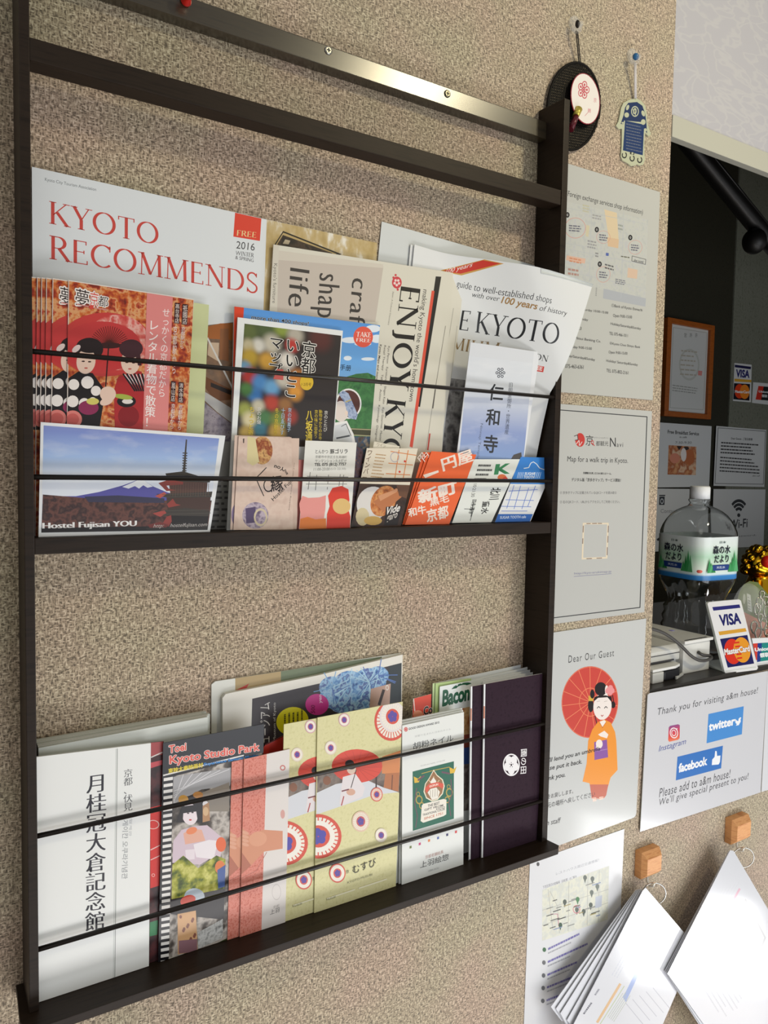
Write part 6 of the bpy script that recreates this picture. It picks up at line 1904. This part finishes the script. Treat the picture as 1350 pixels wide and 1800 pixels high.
bmx = bmesh.new(); bmx.from_mesh(skin.data); bmesh.ops.reverse_faces(bmx, faces=bmx.faces[:]); bmx.from_mesh(body.data); bmx.to_mesh(body.data); bmx.free()
for pl_ in body.data.polygons: pl_.use_smooth = True
sd = skin.data; bpy.data.objects.remove(skin); bpy.data.meshes.remove(sd)
m = MB()
def capring(z, r, n=48): return [(bx + r * (1 + (.02 if k % 2 else 0)) * math.cos(2 * math.pi * k / n), by + r * (1 + (.02 if k % 2 else 0)) * math.sin(2 * math.pi * k / n), z) for k in range(n)]
m.loft([capring(zc + .281, .0172), capring(zc + .302, .0172), capring(zc + .3045, .0155)]); m.build('cap', mat('EEF0F2', .4), e)
# label: a rounded-square sleeve with print on its two visible faces
m = MB()
rows = [(zc + .1335, 0), (zc + .138, 1), (zc + .144, 2), (zc + .168, 3), (zc + .205, 4)]
rings = []
zl0, zl1 = .1400, .2160
R_L = .0525 * SCB * 1.008
lab_m = gradmat('bottle_label_print', 0.0, .0760, [(0.0, '2F78C0'), (0.10, '3A8AD0'), (0.14, 'D8ECF0'), (0.26, 'E4F0E4'), (0.55, 'B4DCC0'), (0.8, 'E2EEEA'), (1, 'E6EEF0')], 0.25)
bot = MB(); bot.loft([brow(zc + zl0, R_L, 1), brow(zc + zl0 + .03, R_L, 1), brow(zc + zl1, R_L, 1)], caps=False)
label = bot.build('label', lab_m, e)
# faces of the label seen from the front: left face and right face, flat print on them
for side in (0, 1):
    fa = view + math.pi + (math.pi / 4 if side else -math.pi / 4) + math.radians(4)
    nrm = Vector((math.cos(fa), math.sin(fa), 0)); rt = Vector((-nrm.y, nrm.x, 0))
    ap = R_L * .90 + .0006
    c0 = Vector((bx, by, 0)) + nrm * ap
    V_, F_, MI_, MM = [], [], [], []
    def add(vs, fs, mt, lay):
        if mt not in MM: MM.append(mt)
        k = len(V_)
        V_.extend([c0 + rt * u + nrm * (lay * .00008) + Vector((0, 0, zc + w)) for u, w in vs])
        F_.extend([tuple(i + k for i in f) for f in fs]); MI_.extend([MM.index(mt)] * len(fs))
    def word(s, u0, u1, w0, w1, mt, lay, bold=.02):
        vs, fs = text_geo(s, bold)
        ax0, ax1 = min(v[0] for v in vs), max(v[0] for v in vs); ay0, ay1 = min(v[1] for v in vs), max(v[1] for v in vs)
        add([(u0 + (a - ax0) / (ax1 - ax0) * (u1 - u0), w0 + (b - ay0) / (ay1 - ay0) * (w1 - w0)) for a, b in vs], fs, mt, lay)
    GR = [mat('3E9A5A'), mat('5AB074'), mat('2E8A4A')]
    for i, (u, h) in enumerate(((-.033, .026), (-.028, .018), (.024, .028), (.029, .038), (.034, .030), (-.023, .014), (.019, .018))):
        add([(u - .0055, .154), (u + .0055, .154), (u, .154 + h)], [(0, 1, 2)], GR[i % 3], 1 + i * .2)
    NB = mat('16182C')
    word('森の水', -.026, .018, .1865, .2015, NB, 3); word('だより', -.022, .014, .1710, .1845, NB, 3)
    add([(-.024, .1575), (.014, .1575), (.016, .1675), (-.026, .1675)], [(0, 1, 2, 3)], mat('1E3E84'), 3)
    word('天然水', -.016, .006, .1605, .1650, mat('D8E4F4'), 4, .01)
    word('日本', -.010, .006, .2050, .2090, mat('5A6A6A'), 3, .01)
    me = bpy.data.meshes.new('label_print'); me.from_pydata([v - Vector((bx, by, zc)) for v in V_], [], F_)
    for pl_, i in zip(me.polygons, MI_): pl_.material_index = i
    link_mesh('label_print', me, MM, (bx, by, zc), label)
seam = brow(zc, R_L * 1.004, 1)
m = MB()
ca = view + math.pi + math.radians(4)
cpt = lambda z: (bx + R_L * 1.02 * math.cos(ca), by + R_L * 1.02 * math.sin(ca), z)
m.ball((bx + R_L * 1.0 * math.cos(ca), by + R_L * 1.0 * math.sin(ca), zc + .1560), .0068, sc=(1, 1, .72)); m.build('round_badge', mat('E06858', .3), label)

# credit-card sign stand and bank-card sign
def signplane(bl_px, br_px, back):
    def on_counter(px, py):
        d = AX_F * FPX + AX_R * (px - 675) - AX_U * (py - 900)
        t = (ZC - CAM_LOC[2]) / d.z
        q = Vector(CAM_LOC) + d * t
        return q
    A, B = on_counter(*bl_px), on_counter(*br_px)
    kx = (B.y - A.y) / (B.x - A.x)
    return lean(A.y, ZC, back, kx, A.x)
g = signplane(d7((772, 1716)), d7((1058, 1678)), 0.40)
e = None
p = Paper(g, [d7((632, 1092)), d7((895, 1068)), d7((912, 1080)), d7((1062, 1672)), d7((1050, 1688)), d7((782, 1722)), d7((770, 1708)), d7((618, 1106))], 0.004, 'ECECEE', 'D4DAD4', 0.2)
NV = '2A2A78'
p.poly(d7((660, 1136), (898, 1112), (908, 1142), (670, 1168)), NV)
p.text('VISA', d7((745, 1298)), d7((912, 1278)), d7((720, 1208)), '22246A', bold=0.05, shear=0.2)
p.poly(d7((714, 1352), (952, 1320), (962, 1350), (724, 1384)), 'E0A63A')
p.poly(d7((728, 1416), (968, 1380), (1028, 1632), (796, 1668)), '1E1E5E')
p.ell(d7((840, 1526)), 74 / 5, 112 / 5, 'E0341E', rot=-8, n=36); p.ell(d7((922, 1512)), 74 / 5, 112 / 5, 'EE9E2A', rot=-8, n=36)
for k in range(5):
    p.line(d7((858 + 6 * k, 1450 + 34 * k), (895 + 6 * k, 1445 + 34 * k)), 3, 'E0341E')
p.text('MasterCard', d7((770, 1556)), d7((990, 1522)), d7((764, 1506)), 'F4F0EE', bold=0.05, halo='8A3A3A', hw=0.1)
sg = p.build('sign', 'white card payment sign with two overlapping discs, leaning on the counter', 'sign')
q0, q1 = unproj(*d7((782, 1716)), g), unproj(*d7((1050, 1684)), g)
bas = MB()
bas.prism([(q0[0], g(*q0) + .001, ZC + .0003), (q1[0], g(*q1) + .001, ZC + .0003), (q1[0] + .012, g(*q1) + .06, ZC + .0003), (q0[0] + .012, g(*q0) + .06, ZC + .0003)], (0, 0, .003), .0006)
bas.build('foot_plate', mat('D4DAD4', .15), sg)
g = signplane(e8((440, 1592)), e8((576, 1566)), 0.30)
p = Paper(g, [e8((372, 1240)), e8((760, 1222)), e8((790, 1530)), e8((440, 1586))], 0.003, 'ECEEF0', 'D8DCDA', 0.2)
p.poly(e8((380, 1306), (445, 1300), (440, 1520), (412, 1500)), 'D8402E'); p.poly(e8((445, 1300), (500, 1296), (480, 1532), (436, 1540)), '1E3A8A'); p.poly(e8((500, 1296), (760, 1280), (770, 1490), (480, 1532)), '1E8A84')
p.text('UnionPay', e8((415, 1418)), e8((700, 1392)), e8((410, 1362)), 'F0F4F6', bold=0.05)
p.text('银联', e8((474, 1482)), e8((592, 1470)), e8((474, 1428)), 'F0F4F6', bold=0.05)
p.build('sign', 'red, blue and green bank card sign at the right photo edge', 'sign')

# packaged keychain in a clear bubble and a golden figure
bz0 = unproj(*e8((300, 1240)), lambda a, b: .07)
def gx(px, py, Y): 
    q = unproj(px, py, lambda a, b: Y); return Vector((q[0], Y, q[1]))
Yk = 0.062
ctr = gx(*e8((420, 880)), Yk)
e = empty('blister_pack', (ctr.x, Yk, ZC), 'clear bubble pack with a green and pink card, behind the payment sign', 'package')
gk = lean(Yk + .004, ZC, 0.18)
p = Paper(gk, [e8((190, 760)), e8((215, 660)), e8((270, 560)), e8((350, 515)), e8((450, 530)), e8((540, 640)), e8((640, 760)), e8((640, 1300)), e8((330, 1330)), e8((240, 900))], 0.0008, '6E7A44', 'C8CCC0', 0.35)
p.poly(e8((260, 900), (420, 980), (560, 1050), (640, 1300), (330, 1330)), 'D8907A')
p.poly(e8((308, 668), (355, 690), (375, 910), (320, 880)), 'E4E6DC'); p.greek(e8((318, 700)), e8((350, 715)), e8((328, 880)), 5, '8A8C80', .4, 2, .3, .5)
p.ell(e8((275, 740)), 2.4, 9, 'C8CCB8', n=14)
crd = p.build('backing_card', parent=e)
m = MB()
rings = []
for s in (1.0, .92, .75, .45):
    rings.append([ (ctr.x + .052 * s * math.cos(t), gk(ctr.x, ctr.z) - .0015 - .028 * math.sqrt(max(0, 1 - s * s)), ctr.z - .015 + .062 * s * math.sin(t)) for t in (2 * math.pi * k / 28 for k in range(28))])
m.loft(rings[0:]); m.build('clear_bubble', clearmat('clear_bubble_film', 'EEF2EE', 0.16, 0.04), e)
m = MB()
for k, (u, w) in enumerate(((500, 690), (470, 790), (440, 870), (480, 980), (520, 1060), (560, 900), (550, 760), (400, 1100), (450, 1180), (560, 1160))):
    q = gx(*e8((u, w)), Yk - .004); rr = .009 if k % 3 else .0065
    m.tube([q + Vector((rr * math.cos(t), -.001 * math.sin(2 * t), rr * 1.2 * math.sin(t))) for t in (2 * math.pi * j / 14 for j in range(14))], 0.0017, 7, closed=True)
m.build('metal_chain', mat('B8B4A4', .2, .5, .9), e)

Yg = 0.155
GOLD = mat('E8B428', .16, .5, 1.0)
gc = gx(*e8((470, 420)), Yg)
e = empty('golden_figure', (gc.x + .03, Yg, ZC), 'shiny golden figure with curled hair and a red ball at the right photo edge', 'figurine')
m = MB()
rnd = random.Random(2)
hc = gx(*e8((470, 290)), Yg)
m.ball(hc + Vector((.026, .012, -.004)), .036, seg=20, sc=(1.15, .9, .95))
for k in range(60):
    a, b2 = rnd.uniform(0, 6.28), rnd.uniform(-.5, 1.3)
    d_ = Vector((math.cos(a) * math.cos(b2) * 1.15, math.sin(a) * math.cos(b2) * .9, math.sin(b2) * .95))
    m.ball(hc + Vector((.026, .012, -.004)) + d_ * .036, rnd.uniform(.0055, .0085), seg=10)
m.build('curled_hair', GOLD, e)
m = MB()
bc = hc + Vector((.030, .012, -.05))
m.loft([[(bc.x + r * math.cos(t), bc.y + r * .8 * math.sin(t), z) for t in (2 * math.pi * k / 28 for k in range(28))] for z, r in ((ZC + .0005, .044), (ZC + .012, .050), (ZC + .045, .048), (bc.z - .004, .040), (bc.z + .016, .031), (bc.z + .03, .026))])
for s in (-1, 1):
    m.tube([(bc.x + s * .034, bc.y - .01, bc.z + .01), (bc.x + s * .048, bc.y - .022, bc.z - .015), (bc.x + s * .026, bc.y - .044, bc.z - .022)], [.012, .0125, .010], 12)
    m.ball((bc.x + s * .022, bc.y - .046, bc.z - .021), .0115, seg=12)
m.build('body', GOLD, e)
m = MB(); m.ball(gx(*e8((572, 270)), Yg - .032), .0125, seg=18); m.build('red_ball', mat('DC2A1C', .25), e)

# ------------------------------------------------------------------ reception room behind the opening
YB = 0.8965
g = lean(YB - .012, 1.5)
fr = empty('picture_frame', (unproj(*e3((340, 990)), g)[0], YB, unproj(*e3((340, 990)), g)[1]), 'orange-brown wooden frame with a certificate on the dark wall', 'picture frame')
OW = texmat('orange_wood', ['8E4A1A', 'A85A20', '9A5018'], 40, 3, (1, 1, 8), rough=0.4)
oo = [unproj(*e3(q), g) for q in ((160, 140), (575, 205), (512, 1002), (125, 985))]
zt_, zb_ = (oo[0][1] + oo[1][1]) / 2, (oo[2][1] + oo[3][1]) / 2
xl_, xr_ = (oo[0][0] + oo[3][0]) / 2, (oo[1][0] + oo[2][0]) / 2
t_ = .022
m = MB(); m.box(xl_, xl_ + t_, YB - .016, YB + .003, zb_, zt_, .002); m.box(xr_ - t_, xr_, YB - .016, YB + .003, zb_, zt_, .002)
m.box(xl_ + t_, xr_ - t_, YB - .016, YB + .003, zb_, zb_ + t_ * .8, .002); m.box(xl_ + t_, xr_ - t_, YB - .016, YB + .003, zt_ - t_ * .8, zt_, .002)
m.build('frame_moulding', OW, fr)
gp = lean(YB - .006, 1.5)
p = Paper(gp, [W(xl_ + t_ - .001, zb_ + t_ * .8 - .001), W(xr_ - t_ + .001, zb_ + t_ * .8 - .001), W(xr_ - t_ + .001, zt_ - t_ * .8 + .001), W(xl_ + t_ - .001, zt_ - t_ * .8 + .001)], 0.004, 'D0D2D0', 'B0B2B0', .4)
for a, b in (((212, 222), (500, 268)), ((500, 268), (468, 925)), ((468, 925), (185, 908)), ((185, 908), (212, 222))):
    p.line([e3(a), e3(b)], .9, 'A8AAA4')
for x in (315, 362, 408): p.text('営許可'[(x - 315) // 47], e3((x - 10, 305)), e3((x + 10, 308)), e3((x - 9, 268)), '6A6C68')
p.ell(e3((348, 540)), 18, 28, 'BFC2BC', n=28, hole=.86)
p.greek(e3((280, 400)), e3((430, 415)), e3((268, 640)), 6, 'B4AEA0', .3, 4, .1, .3)
p.poly(e3((425, 590), (460, 595), (455, 635), (422, 630)), 'D88A84')
p.greek(e3((205, 705)), e3((465, 740)), e3((203, 770)), 3, '9A9C98', .4, 5, .04, .12)
p.build('certificate', parent=fr)

g = lean(YB - .003, 1.5)
NB2 = 'papers pinned on the wall of the reception room'
p = Paper(g, [e3((70, 1032)), e3((540, 1066)), e3((518, 1585)), e3((40, 1590))], .001, 'D2D4D4', 'C0C2C2', .4)
p.text('Free Breakfast Service', e3((164, 1128)), e3((430, 1146)), e3((165, 1098)), '2A2A2C', bold=.02)
p.text('in café', e3((266, 1166)), e3((326, 1168)), e3((267, 1150)), '3A3A3C', bold=.02)
p.text('7:30-9:30', e3((228, 1216)), e3((368, 1216)), e3((229, 1196)), '5A5A5C')
p.poly(e3((172, 1228), (410, 1242), (404, 1484), (162, 1480)), texmat('breakfast_photo', ['C8784A', 'E0C0A0', 'A85A34', 'D8A070', '7A4028'], 24, 4))
p.poly(e3((240, 1236), (285, 1238), (262, 1272)), '2A2422'); p.ell(e3((322, 1256)), 5, 3.4, '3A3030', n=14); p.ell(e3((350, 1330)), 9, 14, 'B86A40', n=18); p.ell(e3((225, 1340)), 9, 9, 'D88A70', n=18); p.ell(e3((300, 1310)), 5, 12, 'E8E0DA', n=16)
p.build('poster', 'wall poster with a breakfast photo, just under the framed certificate', 'poster', NB2)
p = Paper(g, [e3((580, 1064)), e3((1008, 1098)), e3((990, 1586)), e3((556, 1576))], .001, 'D2D4D4', 'C0C2C2', .4)
for a, b in (((595, 1080), (1000, 1110)), ((1000, 1110), (982, 1562)), ((982, 1562), (568, 1556)), ((568, 1556), (595, 1080))):
    p.line([e3(a), e3(b)], 1, '5A5C5C')
p.text('Dear Guests  ご宿泊者様', e3((706, 1180)), e3((888, 1190)), e3((707, 1158)), '2A2A2C', bold=.02)
p.greek(e3((622, 1192)), e3((965, 1215)), e3((614, 1305)), 4, '3A3A3C', .42, 3, .02, .08)
p.greek(e3((614, 1318)), e3((960, 1345)), e3((606, 1462)), 5, '3A3A3C', .38, 6, .02, .08)
p.text('a&m staff', e3((888, 1496)), e3((952, 1498)), e3((889, 1482)), '3A3A3C')
p.build('poster', 'framed-line notice with rows of small print, right of the breakfast poster', 'poster', NB2)
p = Paper(g, [d7((30, 92)), d7((640, 100)), d7((632, 628)), d7((100, 650))], .001, 'D0D2D2', 'C0C2C2', .4)
p.poly(d7((195, 165), (242, 165), (240, 238), (192, 238)), '2A3038'); p.ell(d7((218, 205)), 3, 5, 'C8CCD0', n=14, hole=.6); p.line(d7((196, 155), (244, 155)), 2.2, '3A3E44')
p.text('Contact', d7((206, 308)), d7((345, 308)), d7((207, 274)), '7A7C80')
p.line(d7((180, 545), (235, 505)), 4, '2A2A2E'); p.line(d7((180, 545), (205, 540), (215, 515)), 3, '2A2A2E')
p.build('poster', 'white poster partly hidden behind the neck of the water bottle', 'poster', NB2)
p = Paper(g, [d7((672, 98)), d7((1128, 102)), d7((1110, 602)), d7((655, 622))], .001, 'D0D2D2', 'C0C2C2', .4)
BKW = '3A3C40'
for r_ in (88, 65, 42):
    p.ell(d7((893, 320)), r_ / 5, r_ * 1.5 / 5, BKW, n=22, a0=-137, a1=-43, hole=1 - 17 / r_)
p.ell(d7((893, 328)), 2.8, 3.4, BKW, n=14)
p.text('Wi-Fi', d7((812, 448)), d7((968, 432)), d7((814, 372)), BKW, bold=.015)
p.text('Password:', d7((845, 522)), d7((1045, 510)), d7((845, 506)), '6A6C70')
p.build('poster', 'white wall poster with a black wireless symbol, right of the bottle cap', 'poster', NB2)
g = lean(0.8935, 1.5)
p = Paper(g, [e3((735, 525)), e3((882, 540)), e3((876, 862)), e3((722, 850))], .0008, 'D6D8D8', 'C4C6C6', .3)
p.poly(e3((738, 540), (876, 558), (874, 580), (737, 562)), '22224A'); p.text('VISA', e3((757, 645)), e3((860, 652)), e3((752, 582)), '22246A', bold=.05, shear=.2)
p.poly(e3((735, 660), (880, 670), (879, 692), (734, 684)), 'D8A63A'); p.poly(e3((731, 698), (868, 706), (862, 848), (725, 836)), '1A1A24')
p.ell(e3((778, 768)), 41 / 4.865, 62 / 4.865, 'E0441E', n=28); p.ell(e3((822, 772)), 41 / 4.865, 62 / 4.865, 'EE8A2A', n=28)
p.text('MasterCard', e3((738, 780)), e3((862, 786)), e3((739, 758)), 'F0ECE8', bold=.04)
p.build('sticker', 'small card payment sticker with two overlapping discs on the grey wall', 'sticker')
p = Paper(g, [e3((895, 690)), e3((1090, 706)), e3((1084, 890)), e3((884, 866))], .0008, 'D6D8D8', 'C4C6C6', .3)
p.poly(e3((940, 722), (985, 726), (962, 842), (915, 838)), 'D0382A'); p.poly(e3((985, 726), (1070, 734), (1060, 850), (962, 842)), '23282A')
p.text('UnionPay', e3((942, 782)), e3((1060, 792)), e3((944, 760)), 'E8ECEE', bold=.04); p.text('银联', e3((968, 818)), e3((1016, 822)), e3((969, 794)), 'E8ECEE', bold=.04)
p.build('sticker', 'bank card sticker beside the disc sticker, cut by the photo edge', 'sticker')

# black arm hanging down from behind the white panel
A_, B_ = gx(1196, 232, .30), gx(1352, 424, .30)
e = empty('lamp_arm', tuple(A_), 'black tubular arm slanting down from behind the white panel', 'lamp')
m = MB(); m.tube([A_ + (A_ - B_) * .15, A_, B_, B_ + (B_ - A_) * .12], 0.020, 20); m.tube([A_ + Vector((0, -.021, .004)), B_ + Vector((0, -.021, .004))], .003, 8)
m.build('arm_tube', mat('0C0B0A', .4), e)
m = MB(); m.ball(gx(1326, 424, .295), .026, seg=18, sc=(1, 1, 1.1)); m.build('end_cap', mat('0C0B0A', .45), e)
m = MB(); m.box(A_.x - .06, A_.x + .02, .27, .33, A_.z - .005, A_.z + .35, .004); m.build('ceiling_mount', mat('0C0B0A', .5), e)
